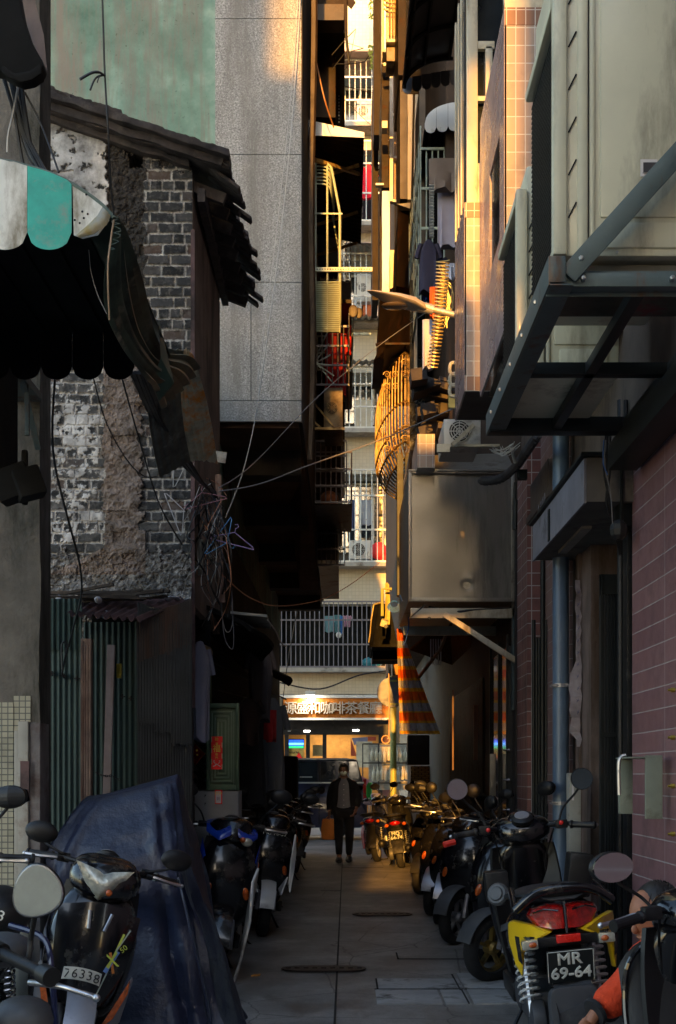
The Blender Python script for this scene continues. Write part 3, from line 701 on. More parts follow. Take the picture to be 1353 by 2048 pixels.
# white rotten door post right of the shed
m = MB().bx(X(373, 8.62), X(384.5, 8.62), 8.55, 8.62, .3, Z(1325, 8.6)); solo(m, 'old_door_post', mat('rotten_white_post', (.30,.28,.25), .9, var=.4, vs=10, dirt=(.05,.045,.04), damt=.6, ds=8, bump=.6), 'narrow rotten whitish post at the right corner of the shed', 'post')
m = MB()
m.box(P(57, 968, 5.6), (.12, .1, .13), Matrix.Rotation(-.35, 3, 'Y')@Matrix.Rotation(.4, 3, 'Z')); m.box(P(30, 968, 5.62), (.16, .12, .14), Matrix.Rotation(-.35, 3, 'Y'))
m.bar(P(50, 1010, 5.65), P(50, 900, 5.7), .03, .03)
solo(m, 'floodlight', BLKT, 'black boxy floodlight tilted on its bracket under the near awning', 'floodlight', bevel=.02)

# ------------------------------------------------------------------ LEFT near awning (striped) with twisted side skirt
aw = thing('striped_metal_awning', (-1.2, 4.8, 3.3), 'curved metal awning with faded white and turquoise scalloped front above the scooters', 'awning')
Y1, Y1b = 4.65, 6.2
prof = [(-95, 318), (0, 321), (58, 334), (100, 347), (140, 366), (175, 388), (205, 411), (228, 436)]
top = smoothpts([P(a, b, Y1) for a, b in prof], 5)
m = MB()
def sheetY(tp, y0, y1, n=8, th=.003):
    mm = MB(); k = len(tp)-1
    mm.grid(lambda a, b: (tp[min(int(a*k+.5), k)].x, y0+(y1-y0)*b, tp[min(int(a*k+.5), k)].z), k, n, th); return mm
part(sheetY(top, Y1, Y1b), 'curved_top', AWND, aw)
m = MB().tube(top, .008, 6); part(m, 'front_rim', mat('green_grey_rim', (.10,.14,.12), .5, .2), aw)
def zt(px):
    x = X(px, Y1); best = min(top, key=lambda p: abs(p.x-x)); return best.z
def scal(pa, pb, zb, Y, mt, name, topf, n=10, par=aw, curl=0, th=.003):
    mm = MB(); r = X(pb, Y)-X(pa, Y); 
    def fn(a, b):
        x = X(pa, Y)+r*a; zz0 = topf(690+x*F/Y); e = zb + .10*min(r, .3)*0 + (r*.42)*(1-math.sqrt(max(0, 1-(2*a-1)**2)))
        z = zz0+(e-zz0)*b; return (x, Y-.006-curl*b*b*.05 - .012*math.sin(a*pi)*b*.6, z)
    mm.grid(fn, n, 8, th); return part(mm, name, mt, par, smooth=True)
scal(-95, -30, Z(500, Y1), Y1, AWNG, 'scalloped_flap', zt); scal(-30, 55.5, Z(503, Y1), Y1, AWNW, 'scalloped_flap', zt); scal(56.5, 144.5, Z(503, Y1), Y1, AWNG, 'scalloped_flap', zt)
# last flap folds back into a rounded corner
mm = MB(); pts = [P(145.5, 372, Y1-.006), P(178, 392, Y1-.006), P(206, 414, Y1-.006), P(219, 440, Y1-.006), P(196, 470, Y1-.02), P(166, 477, Y1-.02), P(148, 470, Y1-.01)]
mm.prism(pts, (0, .004, 0)); part(mm, 'corner_flap', AWNW, aw)
mm = MB(); c0 = [P(222, 432, Y1-.012), P(214, 450, Y1-.03), P(190, 468, Y1-.04), P(160, 476, Y1-.03)]; c1 = [P(205, 414, Y1-.008), P(196, 430, Y1-.03), P(176, 450, Y1-.04), P(150, 472, Y1-.015)]
mm.grid(lambda a, b: c1[int(a*3+.5)]*(1-b)+c0[int(a*3+.5)]*b + V((0, -.012*math.sin(b*pi), 0)), 3, 4, .003); part(mm, 'curled_corner', mat('bare_curled_metal', (.26,.25,.21), .5, .4, dirt=(.3,.22,.05), damt=.3), aw, smooth=True)
mm = MB()
for (px, py) in ((173, 389), (165, 423), (150, 440), (168, 436), (160, 446), (176, 428)): mm.ell(P(px, py, Y1-.012), (.004, .003, .004), None, 8, 5)
part(mm, 'rivets', GAPM, aw)
# side skirt: the edge runs along the alley, twisted sheets hanging off it
ed = [(228, 436, 4.65), (262, 530, 5.05), (300, 640, 5.7), (335, 702, 6.2), (385, 722, 6.9), (412, 800, 7.5), (437, 925, 8.35)]
lo = [(219, 500, 4.65), (222, 620, 4.9), (262, 720, 5.2), (292, 770, 5.6), (318, 800, 6.1), (362, 880, 7.0), (398, 925, 7.8)]
E_ = smoothpts([P(*a) for a in ed], 8); L_ = smoothpts([P(*a) for a in lo], 8)
def skirt(i0, i1, mt, name, amp=.008, off=0, pitch=5):
    mm = MB(); k = i1-i0
    def fn(a, b):
        f_ = i0+a*k; i = min(int(f_), len(E_)-2); s_ = f_-i
        e = E_[i]*(1-s_)+E_[i+1]*s_; l = L_[i]*(1-s_)+L_[i+1]*s_
        p = e*(1-b)+l*b
        return p + V((amp*math.sin(b*pi*pitch) + off + .02*math.sin(a*7+b*3), -.01, .012*noise.noise(V((a*6, b*5, off*50)))))
    mm.grid(fn, k*2, 26, .003); return part(mm, name, mt, aw, smooth=True)
skirt(0, 34, AWND, 'twisted_side_sheet', .016, 0, 11)
ra = smoothpts([P(368, 700, 6.95), P(362, 770, 7.2), P(368, 850, 7.5), P(382, 922, 7.85)], 8); rb_ = smoothpts([P(388, 712, 6.9), P(408, 780, 7.2), P(424, 850, 7.6), P(436, 928, 8.0)], 8)
m = MB(); m.grid(lambda a, b: ra[min(int(b*24+.5), 24)]*(1-a)+rb_[min(int(b*24+.5), 24)]*a+V((0, -.05*math.sin(a*pi)+.014*math.sin(a*pi*9)*(1-b*.4), .01*noise.noise(V((a*9, b*9, 0))))), 60, 24, .003); part(m, 'rusty_end_sheet', RUST, aw, smooth=True)
m = MB(); m.grid(lambda a, b: ra[min(int(b*24+.5), 24)]*(1-a)+(ra[min(int(b*24+.5), 24)]+V((-.17, -.12, -.03-.1*b)))*a+V((0, .012*math.sin(a*pi*9), 0)), 50, 20, .003) ; part(m, 'grey_ribbed_sheet', mat('grey_streaked_sheet', (.10,.105,.09), .45, .2, var=.7, vs=8, dirt=(.3,.3,.27), damt=.25, ds=7, streak=.2), aw, smooth=True)
m = MB(); c_ = [P(318, 640, 5.9), P(348, 765, 6.0), P(318, 802, 5.9), P(305, 760, 5.8), P(322, 715, 5.85)]; m.prism(c_, (.0, .02, 0)); part(m, 'torn_green_flap', mat('dark_green_flap', (.02,.06,.045), .5, .2), aw)
m = MB(); m.box(P(439, 914, 8.4), (.09, .01, .07), Matrix.Rotation(.15, 3, 'Y')); part(m, 'loose_grey_tab', WHB, aw)
# dark inner valance farther back
aw2 = thing('dark_scalloped_awning', (-1.4, 6.2, 3.4), 'black underside of an awning ending in a row of scallops against the brick wall', 'awning')
m = MB(); 
for k in range(5):
    pa = -22+62.5*k-22; pb = pa+62
    mm = MB(); r = X(pb, 6.2)-X(pa, 6.2)
    mm.grid(lambda a, b: (X(pa, 6.2)+r*a, 6.22, Z(640, 6.2)+((Z(757, 6.2)+r*.42*(1-math.sqrt(max(0, 1-(2*a-1)**2))))-Z(640, 6.2))*b), 12, 3, .004)
    part(mm, 'scallop', AWND if False else BLKT, aw2)
m = MB(); m.bx(X(-120, 6.2), X(284, 6.2), 4.9, 6.24, Z(655, 6.2), Z(640, 6.2)+.03); 
for k in range(7): m.bx(X(-100+60*k, 6.2), X(-100+60*k, 6.2)+.02, 4.9, 6.2, Z(655, 6.2)-.02, Z(655, 6.2)-.001)
part(m, 'underside', BLKT, aw2)
m = MB().bx(-1.72, -1.66, 4.4, 6.6, 2.9, 3.75); m.bx(-1.66, -1.0, 6.23, 6.27, Z(650,6.2), 3.95); part(m, 'back_board', BLKT, aw2)

# dark bundled tarpaulin top left and its feathery edge
YT = 5.6
m = MB(); m.prism([P(a, b, YT) for a, b in ((-150, -70), (28, -70), (46, 30), (62, 80), (80, 112), (87, 130), (80, 146), (64, 157), (42, 162), (16, 152), (0, 140), (-150, 125))], (0, .08, 0)); m.prism([P(a, b, YT-.02) for a, b in ((5, 128), (30, 146), (60, 140), (82, 124), (84, 146), (64, 159), (42, 164), (16, 154), (2, 142))], (0, .02, 0))
solo(m, 'rolled_tarpaulin', BLKT, 'bulging black rolled tarpaulin hanging in the top left corner', 'tarpaulin', bevel=.01)
m = MB(); prev = None
edge = [(28, -40), (60, -40), (88, 70), (95, 142), (84, 118), (76, 112), (70, 90), (60, 78), (56, 50), (46, 44), (38, 20)]
m.prism([P(a, b, YT+.35) for a, b in edge], (0, .006, 0))
solo(m, 'torn_awning_sheet', mat('torn_pinkish_sheet', (.14,.10,.085), .7, var=.4, dirt=(.10,.18,.08), damt=.3), 'torn pinkish grey sheet with a jagged edge above the concrete pier', 'sheet')
# ------------------------------------------------------------------ cables on the left
rr = random.Random(21)
m = MB()
for k in range(9):
    dx = rr.uniform(-22, 22); m.tube(wirepts([(20+dx, 150, 5.9), (38+dx*.6, 230, 5.9), (62+dx*.7, 330+rr.uniform(-40, 40), 5.9), (110+dx, 380, 5.8), (120+dx, 420, 5.6)][:4 if k % 2 else 5]), rr.uniform(.004, .011), 5)
solo(m, 'cable_bundle', WIRE, 'thick bunch of black cables dropping behind the striped awning beside the pier', 'cables')
wire([(37, 172, 5.85), (26, 230, 5.85), (17, 270, 5.8), (15, 305, 5.8)], .006, WIREW, label='single pale cable among the black bunch above the striped awning')
wire([(50, 185, 5.8), (85, 255, 5.8), (118, 345, 5.7)], .005, WIRE, label='thin black cable slanting from the pier down to the awning rim')
wire([(204, -40, 4.4), (207, 60, 4.4), (210, 150, 4.4), (217, 270, 4.4), (221, 350, 4.5), (228, 430, 4.6)], .0035, WIRE, label='black cable hanging straight down in front of the green wall')
m = MB(); m.tube(wirepts([(210, 152, 4.4), (200, 145, 4.38), (184, 146, 4.36), (160, 159, 4.35)]), [.004]*7+[.005]*12, 5); m.tube(wirepts([(209, 150, 4.4), (192, 156, 4.38), (181, 180, 4.37)]), .0035, 5); m.tube(wirepts([(205, 148, 4.4), (198, 155, 4.38), (195, 165, 4.37)]), .002, 5)
solo(m, 'cable_hook', WIRE, 'frayed black cable end curling off the hanging cable before the green wall', 'cable')
wire([(228, 440, 4.62), (222, 480, 4.62), (216, 540, 4.6), (219, 640, 4.65)], .0035, mat('tan_wire', (.3,.2,.12), .6), label='tan wire dangling off the corner of the striped awning')
wire([(178, 500, 4.8), (183, 545, 4.8), (196, 590, 4.8), (214, 628, 4.8)], .002, WIREG, label='thin grey wire curling in the dark below the striped awning')
wire([(110, 760, 6.3), (105, 860, 6.3), (112, 940, 6.4), (137, 1040, 6.6), (160, 1130, 7.2), (163, 1190, 7.6), (150, 1245, 7.8), (130, 1320, 7.85), (124, 1350, 7.85), (134, 1290, 7.85), (124, 1290, 7.85), (125, 1340, 7.85)], .006, WIRE, label='long black cable wandering down the brick wall to the shed')
wire([(188, 758, 7), (215, 850, 7.4), (262, 930, 7.8), (300, 955, 8.2), (335, 940, 8.4)], .004, WIRE, label='black cable looping across the mud patched bricks to the junction')
wire([(245, 758, 7), (285, 900, 7.6), (320, 1010, 8.2), (365, 1090, 8.5)], .005, WIRE, label='black cable running diagonally down to the end of the brick wall')
m = MB()
for k in range(6):
    o_ = k*3.2; m.tube(wirepts([(262+o_*1.3, 745, 6.6), (300+o_*1.6, 830+o_, 7.3), (345+o_*1.5, 905, 8.0), (395+o_*.8, 958+o_*.5, 8.55), (432, 985+o_*.6, 8.75)]), rr.uniform(.007, .012), 6)
solo(m, 'thick_cables', WIRE, 'thick twisted trunk of black cables sagging along the corrugated awning side', 'cables')
for (l, r_, mt, lab) in (
    ([(438, 983, 8.8), (520, 968, 9), (620, 930, 9.5), (760, 880, 9.8), (905, 818, 9)], .005, WIREG, 'grey cable crossing the alley up to the beige tiled bay'),
    ([(438, 976, 8.8), (480, 950, 9.4), (530, 905, 10.5), (640, 790, 12), (760, 690, 13), (860, 620, 13)], .0038, WIREG, 'dark cable rising across the alley towards the street lamp'),
    ([(602, -30, 11.9), (592, 150, 11.9), (565, 440, 11.7), (520, 780, 11.4), (490, 930, 10.8), (452, 1035, 10)], .005, WIREW, 'long pale cable hanging in front of the granite bay, nearer its edge'),
    ([(598, -30, 11.9), (586, 150, 11.9), (556, 440, 11.7), (514, 780, 11.4)], .003, WIREW, 'thinner pale cable running beside the long one down the granite bay'),
    ([(445, 1150, 8.8), (500, 1195, 10), (560, 1212, 12), (640, 1200, 14), (700, 1170, 16), (760, 1125, 20)], .005, WIREO, 'orange cable sagging across the alley below the balconies'),
    ([(632, 120, 13.4), (650, 200, 13.4), (668, 255, 13.6)], .008, mat('orange_pipe', (.45,.2,.08), .5), 'thin orange pipe slanting down above the sunlit awning'),
    ([(780, 1240, 22), (778, 1350, 22), (779, 1460, 22), (776, 1478, 22)], .012, mat('pink_cable', (.5,.28,.2), .5), 'pink cord hanging straight down in front of the round sign'),
    ([(652, 90, 20), (690, 140, 20), (712, 60, 20)], .004, WIRE, 'twiggy wire against the white building at the top'),
    ([(670, 165, 20), (700, 175, 20), (745, 185, 20)], .005, WIRE, 'black wire strung above the uppermost far balcony'),
    ([(668, 175, 20), (700, 210, 20), (742, 250, 20)], .005, WIRE, 'black wire slanting over the uppermost far balcony'),
    ([(664, 100, 18), (685, 85, 18), (728, 97, 18)], .004, WIRE, 'thin dark branch like wire above the far balconies'),
    ([(596, 1215, 24), (575, 1330, 28), (562, 1440, 30)], .010, WIRE, 'black cable drooping past the left end of the shop sign'),
    ([(560, 1365, 34), (640, 1378, 34), (720, 1350, 34), (790, 1340, 34)], .02, WIRE, 'sagging black cable above the shop sign'),
): wire(l, r_, mt, label=lab)
# tangle at the corner of the brick house
def tangle(lab, seed, n, mt, rad=.003):
    q = random.Random(seed); m = MB()
    for k in range(n):
        x, y = q.uniform(392, 446), q.uniform(955, 1040); L = []
        for s_ in range(q.randint(3, 7)):
            L.append((x, y, 8.8+q.uniform(-.25, .15))); x = min(462, max(338, x+q.uniform(-26, 26))); y += q.uniform(10, 60)
        m.tube(smoothpts([P(*a) for a in L], 4), rad*q.uniform(.6, 1.4), 4)
    solo(m, 'cable_tangle', mt, lab, 'cables')
tangle('snarl of black cables clinging to the corner post of the brick house', 1, 26, WIRE, .005)
tangle('loose tangle of whitish wires over the black snarl at the corner post', 2, 9, WIREW, .0022)
tangle('few brown wires dangling in the snarl at the corner post', 3, 6, WIREO, .002)
m = MB(); m.tube(wirepts([(441, 1060, 9.0), (442, 1200, 9.0), (452, 1262, 9.0), (466, 1240, 9.0), (458, 1120, 9.0), (445, 1090, 9.0)]), .0035, 5); m.tube(wirepts([(443, 1130, 9.0), (447, 1260, 9.0), (463, 1298, 9.0), (468, 1270, 9.0), (460, 1150, 9.0)]), .003, 5)
solo(m, 'wire_loops', WIREG, 'long loops of grey wire hanging below the cable snarl', 'wire')
m = MB().tube([P(437, 950, 8.95), P(441, 1150, 8.95), P(445, 1205, 8.95)], .022, 8); solo(m, 'corner_post', WOOD, 'slim wooden post carrying the cable snarl at the brick corner', 'post')
m = MB().tube([P(402, 1080, 8.9), P(404, 1150, 8.9)], .028, 10); solo(m, 'short_white_pipe', WHB, 'short whitish pipe end behind the cable snarl', 'pipe')
hg = ((470, 1065, (.30,.22,.42), .25, 'purple plastic clothes hanger sticking out of the cable snarl'), (405, 985, (.34,.15,.17), -.25, 'dusty pink clothes hanger caught in the cable snarl'), (368, 1020, (.42,.41,.43), 1.2, 'pale clothes hanger hanging askew against the bricks'), (455, 1085, (.08,.25,.5), 2.2, 'blue clothes hanger low in the cable snarl'), (372, 930, (.45,.45,.44), 1.6, 'white clothes hanger high on the dark bricks'))
for (px, py, c, a, lab) in hg:
    c0 = P(px, py, 8.66); rt = Matrix.Rotation(a, 3, 'Y'); q = [(-.13, -.07), (0, 0), (.13, -.07)]
    m = MB(); m.tube([c0+rt@V((x, 0, z)) for x, z in ((0, 0), (.14, -.065), (.15, -.08), (-.15, -.08), (-.14, -.065))], .0035, 5, closed=True)
    m.tube([c0+rt@V((x, 0, z)) for x, z in ((0, 0), (0, .025), (.016, .04), (.006, .058), (-.012, .05))], .0025, 5)
    solo(m, 'clothes_hanger', mat('hanger_plastic', c, .5), lab, 'hanger', 'clothes hangers in the cable tangle')

# ------------------------------------------------------------------ LEFT farther: dark shopfront under the bay
m = MB(); A = P(380, 1200, 9.2); 
cano = thing('sagging_canopy', (-1.0, 11, 2.4), 'dark sagging canopy patched with tar cloth along the left shopfronts', 'canopy')
def cf(a, b):
    y = 9.6+5.6*b; x = -1.3+(.62+.10*math.sin(b*9))*a; z = 2.75-.02*b-.22*a*a+.03*noise.noise(V((a*4, b*9, 2)))
    return (x, y, z)
m.grid(cf, 14, 40, .03); part(m, 'cloth', BLKT, cano)
m = MB(); e = smoothpts([P(462, 1222, 9.7), P(490, 1225, 9.7), P(535, 1229, 9.75)], 4); m.grid(lambda a, b: e[int(a*8+.5)]+V((0, .5*b, -.03*b)), 8, 3, .02); part(m, 'pale_sheet', WHB, cano)
m = MB(); m.tube(smoothpts([P(535, 1240, 9.8), P(552, 1262, 10.2), P(562, 1285, 10.6), P(572, 1293, 11)], 8), .006, 5); part(m, 'edge_rope', WIREW, cano)
m = MB().bx(-1.22, -1.12, 9.6, 15.2, 2.1, 2.62); m.bx(-1.3, -1.0, 9.62, 9.7, 2.3, 2.6); part(m, 'fascia', BLKT, cano)
YD = 9.6
gate = thing('green_gate', (X(440, YD), YD, 0), 'dark green panelled metal gate leaf with red paper couplets', 'gate')
x0, x1 = X(414, YD), X(479, YD); z0, z1 = Z(1580, YD), Z(1407, YD)
m = MB().bx(x0, x1, YD, YD+.025, z0, z1)
for (a, b_, c, d_) in ((0, .09, 0, 1), (.9, 1, 0, 1), (.09, .9, 0, .06), (.09, .9, .95, 1)): m.bx(x0+(x1-x0)*a, x0+(x1-x0)*b_, YD-.03, YD-.001, z0+(z1-z0)*c, z0+(z1-z0)*d_)
part(m, 'leaf', mat('dark_green_gate_paint', (.07,.12,.07), .45, .2, var=.25, dirt=(.07,.08,.05), damt=.35), gate, bevel=.004)
m = MB(); L_ = lambda a: x0+(x1-x0)*a; T_ = lambda b: z0+(z1-z0)*b
gr = (.14, .72, .10, .90)
for k in range(3):
    e_ = .09*k; a0, a1, b0, b1 = .14+e_, .78-e_, .09+.045*k, .91-.05*k
    for q in ((a0, a0+.045, b0, b1), (a1-.045, a1, b0, b1), (a0, a1, b1-.02, b1), (a0, a1, b0, b0+.02)): m.bx(L_(q[0]), L_(q[1]), YD-.016+.003*k, YD+.001, T_(q[2]), T_(q[3]))
m.bx(L_(.45), L_(.475), YD-.014, YD+.001, T_(.25), T_(.78))
m.bx(L_(.82), L_(.84), YD-.014, YD+.001, T_(.05), T_(.9))
part(m, 'raised_ribs', mat('green_rib_paint', (.12,.18,.12), .4, .2, var=.2, dirt=(.12,.13,.1), damt=.3), gate, bevel=.003)
m = MB(); m.prism([V((X(388, YD), YD+.26, z0)), V((x0, YD, z0)), V((x0, YD, z1-.02)), V((X(388,YD), YD+.26, z1-.02))], (0, .02, 0)); part(m, 'side_leaf', mat('dark_green_gate_paint', (.05,.085,.05), .45, .2, var=.25), gate)
m = MB()
for k in range(9):
    a = P(389, 1470+16*k-8, YD+.24); b_ = P(412, 1488+16*k-8, YD+.0); a.y -= .02; b_.y -= .02; m.bar(a, b_, .012, .02)
part(m, 'slanting_bars', BRKD, gate)
RED = mat('red_paper', (.88,.018,.012), .6, var=.12); PGOLD = mat('gold_print', (.85,.58,.06), .5); PWHT = mat('white_print', (.65,.6,.58), .6)
def paper(px0, px1, py0, py1, Y, lab, name='paper_couplet', chars=(), edge=True):
    th = thing(name, (X((px0+px1)/2, Y), Y, Z(py1, Y)), lab, 'paper banner')
    m = MB().bx(X(px0, Y), X(px1, Y), Y-.004, Y-.001, Z(py1, Y), Z(py0, Y)); part(m, 'sheet', RED, th)
    if edge:
        m = MB(); n_ = 6
        for sg in (px0, px1-1.6):
            for k in range(n_): 
                if (k + (sg > px0)) % 2 == 0: m.bx(X(sg, Y), X(sg+1.6, Y), Y-.0055, Y-.0042, Z(py0+(py1-py0)*(k+1)/n_, Y), Z(py0+(py1-py0)*(k+.1)/n_, Y))
        part(m, 'gilt_edge', mat('pale_gilt', (.6,.42,.25), .5), th)
    for (s_, px, py, sz, mt) in chars: text(s_, sz, mt, th, (X(px, Y), Y-.007, Z(py, Y)), FACE, .001, 'printed_character')
    return th
YC = YD-.03
pc = paper(423, 445.5, 1473, 1539, YC, 'tall red paper couplet with gold characters and white flourish on the green gate',
    chars=(('財', 434, 1479, .028, PGOLD), ('運', 434, 1488, .02, PGOLD), ('福', 434, 1498, .06, PGOLD), ('臨', 434, 1509, .02, PGOLD), ('門', 434, 1516, .02, PGOLD)))
m = MB()
for sg in (-1, 1): m.tube([P(434+sg*a, b, YC-.006) for a, b in ((0, 1528), (4, 1531), (7.5, 1533))], .0035, 5); m.tube([P(434+sg*a, b, YC-.006) for a, b in ((3, 1527), (6, 1524), (6, 1521), (4, 1522))], .0028, 5)
part(m, 'white_flourish', PWHT, pc)
th = thing('diamond_paper', (X(395, YD), YD+.15, 1.4), 'red diamond shaped paper charm with gold dots on the slanting side of the gate', 'paper banner')
m = MB().prism([P(391, 1487, YD+.12), P(411, 1507, YD-.03), P(391, 1532, YD+.12), P(376, 1508, YD+.3)], (0, .003, 0)); part(m, 'sheet', RED, th)
m = MB(); 
for (px, py) in ((394, 1501), (395, 1510)): m.ell(P(px, py, YD+.07), (.007, .003, .008), None, 8, 5)
part(m, 'gold_dots', PGOLD, th)
m = MB(); m.tube([P(392, 1489, YD+.10), P(410, 1507, YD-.036), P(392, 1530, YD+.10)], .002, 4); part(m, 'gilt_edge', mat('pale_gilt2', (.6,.42,.25), .5), th)
m = MB().bx(X(390, YD), X(478, YD), YD-.02, YD+.3, .2, Z(1582, YD)); solo(m, 'grey_step_box', mat('grey_painted_box', (.24,.235,.23), .7, var=.15), 'grey painted metal box below the green gate', 'box', bevel=.006)
pb = paper(430.5, 445, 1579, 1608, YD-.025, 'small red label with white centre on the grey box under the gate', name='paper_label', edge=False)
m = MB().bx(X(432.5, YD), X(443.5, YD), YD-.031, YD-.0292, Z(1606, YD), Z(1582, YD)); part(m, 'white_centre', PWHT, pb)
text('財神', .026, PGOLD, pb, (X(438, YD), YD-.033, Z(1587, YD)), FACE, .001, 'printed_character'); text('到', .03, mat('violet_print', (.2,.08,.2), .5), pb, (X(438, YD), YD-.033, Z(1598, YD)), FACE, .001, 'printed_character')
garment('hanging_cloth', cloth('slate_blue_cloth', (.17,.175,.24)), P(400, 1282, 9.15), .17, .70, 'slate blue cloth hanging beside the green gate', 'shirt', ang=.3, seed=3)
m = MB().bx(X(398, 9.9), X(424, 9.9), 9.86, 9.9, Z(1410, 9.9), Z(1318, 9.9)); solo(m, 'green_board', mat('olive_board', (.05,.065,.012), .8, var=.2), 'olive green board above the gate behind the slate cloth', 'board')
m = MB(); m.lathe(P(423, 1308, 9.5), [(.02, 0), (.045, .03), (.045, .10)], 10, (-.6, -.6, .2)); solo(m, 'work_lamp', mat('brass_brown', (.18,.12,.05), .4, .5), 'small brownish lamp head above the green gate', 'lamp')
# dark interior volumes
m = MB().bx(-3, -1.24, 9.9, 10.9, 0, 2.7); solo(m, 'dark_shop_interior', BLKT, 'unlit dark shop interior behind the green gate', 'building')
for i, (px, py, Y, w_, h_, c, kd, lab, sd) in enumerate((
    (521, 1285, 12.0, .26, .72, (.07,.055,.055), 'shirt', 'dusky brown shirt hanging under the left canopy', 4),
    (541, 1420, 12.6, .13, .30, (.35,.012,.010), 'towel', 'small bright red cloth among the dark laundry on the left', 5),
    (545, 1395, 13.2, .30, .95, (.085,.085,.09), 'shirt', 'grey shirt hanging low behind the red cloth', 6),
    (502, 1440, 12.2, .30, .80, (.022,.022,.024), 'pants', 'long black trousers hanging under the left canopy', 7),
    (498, 1395, 11.6, .25, .42, (.035,.022,.022), 'shirt', 'very dark maroon shirt over the long black trousers', 8),
    (535, 1500, 13.6, .26, .75, (.05,.045,.05), 'pants', 'dark grey trousers hanging behind the scooters on the left', 9))):
    garment('hanging_garment', cloth('laundry_cloth', c), P(px, py, Y), w_, h_, lab, kd, 'laundry under the left canopy', ang=.4, seed=sd)
m = MB(); m.tube([(-1.15, 11, 2.42), (-.62, 13.8, 2.25)], .008, 5); m.tube([(-1.15, 11.3, 2.2), (-.66, 14.5, 2.2)], .006, 5); solo(m, 'clothes_rail', BRKD, 'dark clothes rail under the left canopy', 'clothes rail')
cb = thing('covered_trolley', (X(575, 22), 22, 0), 'tall black covered trolley standing behind the left row of scooters', 'trolley')
m = MB().bx(X(557, 22), X(596, 22), 21.8, 22.4, .1, Z(1512, 22)); part(m, 'cover', BLKT, cb, bevel=.05)
m = MB(); 
for sx in (558, 592): m.lathe((X(sx, 22), 21.85, .06), [(.06, -.02), (.06, .02)], 10, (1, 0, 0))
part(m, 'castors', RUB, cb)

# ------------------------------------------------------------------ things fixed to the alley side of the granite bay
XW = XG1
th = thing('corrugated_awning', (XW+.2, 15, Z(275, 13.8)), 'dark corrugated awning with a blazing sunlit end plate beside the granite bay', 'awning')
xo = X(729, 13.8); zo = Z(268, 13.8); zi = Z(243, 13.8)
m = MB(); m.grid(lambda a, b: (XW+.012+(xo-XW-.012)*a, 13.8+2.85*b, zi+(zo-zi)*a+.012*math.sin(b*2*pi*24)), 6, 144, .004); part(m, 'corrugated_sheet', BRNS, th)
m = MB(); m.prism([(XW+.015, 13.785, zi+.01), (xo, 13.785, zo+.01), (xo, 13.785, zo-.045), (XW+.015, 13.785, zi-.15)], (0, .012, 0)); part(m, 'end_plate', WHP, th)
m = MB(); 
for y_ in (14.4, 15.6, 16.5): m.bar((XW+.01, y_, zi-.35), (xo-.05, y_, zo-.05), .03, .03)
m.bar((XW+.05, 13.9, Z(318, 13.9)), (X(718, 14.6), 14.6, Z(348, 14.6)), .035, .035)
parts(m, 'bracket', BARY, th)
# cage under it
cg = thing('balcony_cage', (XW+.2, 14.2, Z(560, 14.2)), 'tall pale green barred cage bolted to the granite bay under the corrugated awning', 'window cage')
Yc = 14.1; m = MB(); xa, xb = XW+.03, X(680, Yc)
for px in (632, 655): m.tube([(X(px, Yc), Yc, Z(566, Yc)), (X(px, Yc), Yc, Z(325, Yc))], .011, 6)
m.tube([(xb, Yc, Z(566, Yc)), (xb, Yc, Z(425, Yc)), (X(663, Yc), Yc, Z(335, Yc)), (X(655, Yc), Yc+.02, Z(325, Yc))], .014, 6)
m.tube([(xb, Yc+1.2, Z(590, Yc)), (xb, Yc+1.2, Z(425, Yc)), (X(663, Yc), Yc+1.2, Z(335, Yc))], .012, 6)
for k in range(7): m.tube(smoothpts([(xa, Yc+.0, Z(326+7*k, Yc)), (X(655, Yc), Yc+.0, Z(328+7*k, Yc)), (X(664, Yc), Yc+.1, Z(338+8*k, Yc)), (X(668, Yc), Yc+.5, Z(350+8*k, Yc))], 4), .008, 5)
m.tube([(xa, Yc-.01, Z(428, Yc)), (xb+.02, Yc-.01, Z(428, Yc)), (xb+.0, Yc+1.2, Z(428, Yc))], .010, 6); part(m, 'bars', BARG, cg)
m = MB(); m.bx(xa, X(745, Yc), Yc-.05, Yc-.02, Z(546, Yc), Z(538, Yc)); part(m, 'slotted_angle', BARG, cg)
m = MB()
for k in range(26): m.bx(X(608+5.2*k, Yc), X(610.5+5.2*k, Yc), Yc-.053, Yc-.0495, Z(543, Yc), Z(541, Yc))
part(m, 'angle_slots', GAPM, cg)
m = MB(); corr(m, (xa, Yc, Z(660, Yc)), (xb-xa, 0, 0), (0, 0, Z(565, Yc)-Z(660, Yc)), 1, 0)
m = MB(); 
for k in range(24): z_ = Z(564, Yc)-(Z(564, Yc)-Z(662, Yc))*k/23; m.tube([(xa, Yc, z_), (xb, Yc, z_), (xb, Yc+1.1, z_)], .0075, 5)
for px in (632, 655, 680): m.tube([(X(px, Yc), Yc+.012, Z(562, Yc)), (X(px, Yc), Yc+.012, Z(665, Yc))], .008, 5)
part(m, 'rope_bound_rails', mat('green_cream_rope', (.36,.42,.30), .6, var=.3), cg)
m = MB(); m.bx(xa, xb, Yc+.03, Yc+.05, Z(662, Yc), Z(566, Yc)); part(m, 'reed_screen', mat('reed_screen', (.24,.25,.13), .8, var=.3), cg)
m = MB()
for k in range(6): m.bar((XW+.02, 14.6+.25*k, Z(735-3*k, 14.6+.25*k)), (X(655+3*k, 14.6), 14.6+.25*k, Z(665+8*k, 14.6)), .014, .014)
stt = thing('strut_rack', (XW+.1, 15, Z(735, 15)), 'row of slanting pale struts under the barred cage', 'struts'); parts(m, 'strut', BARG, stt)
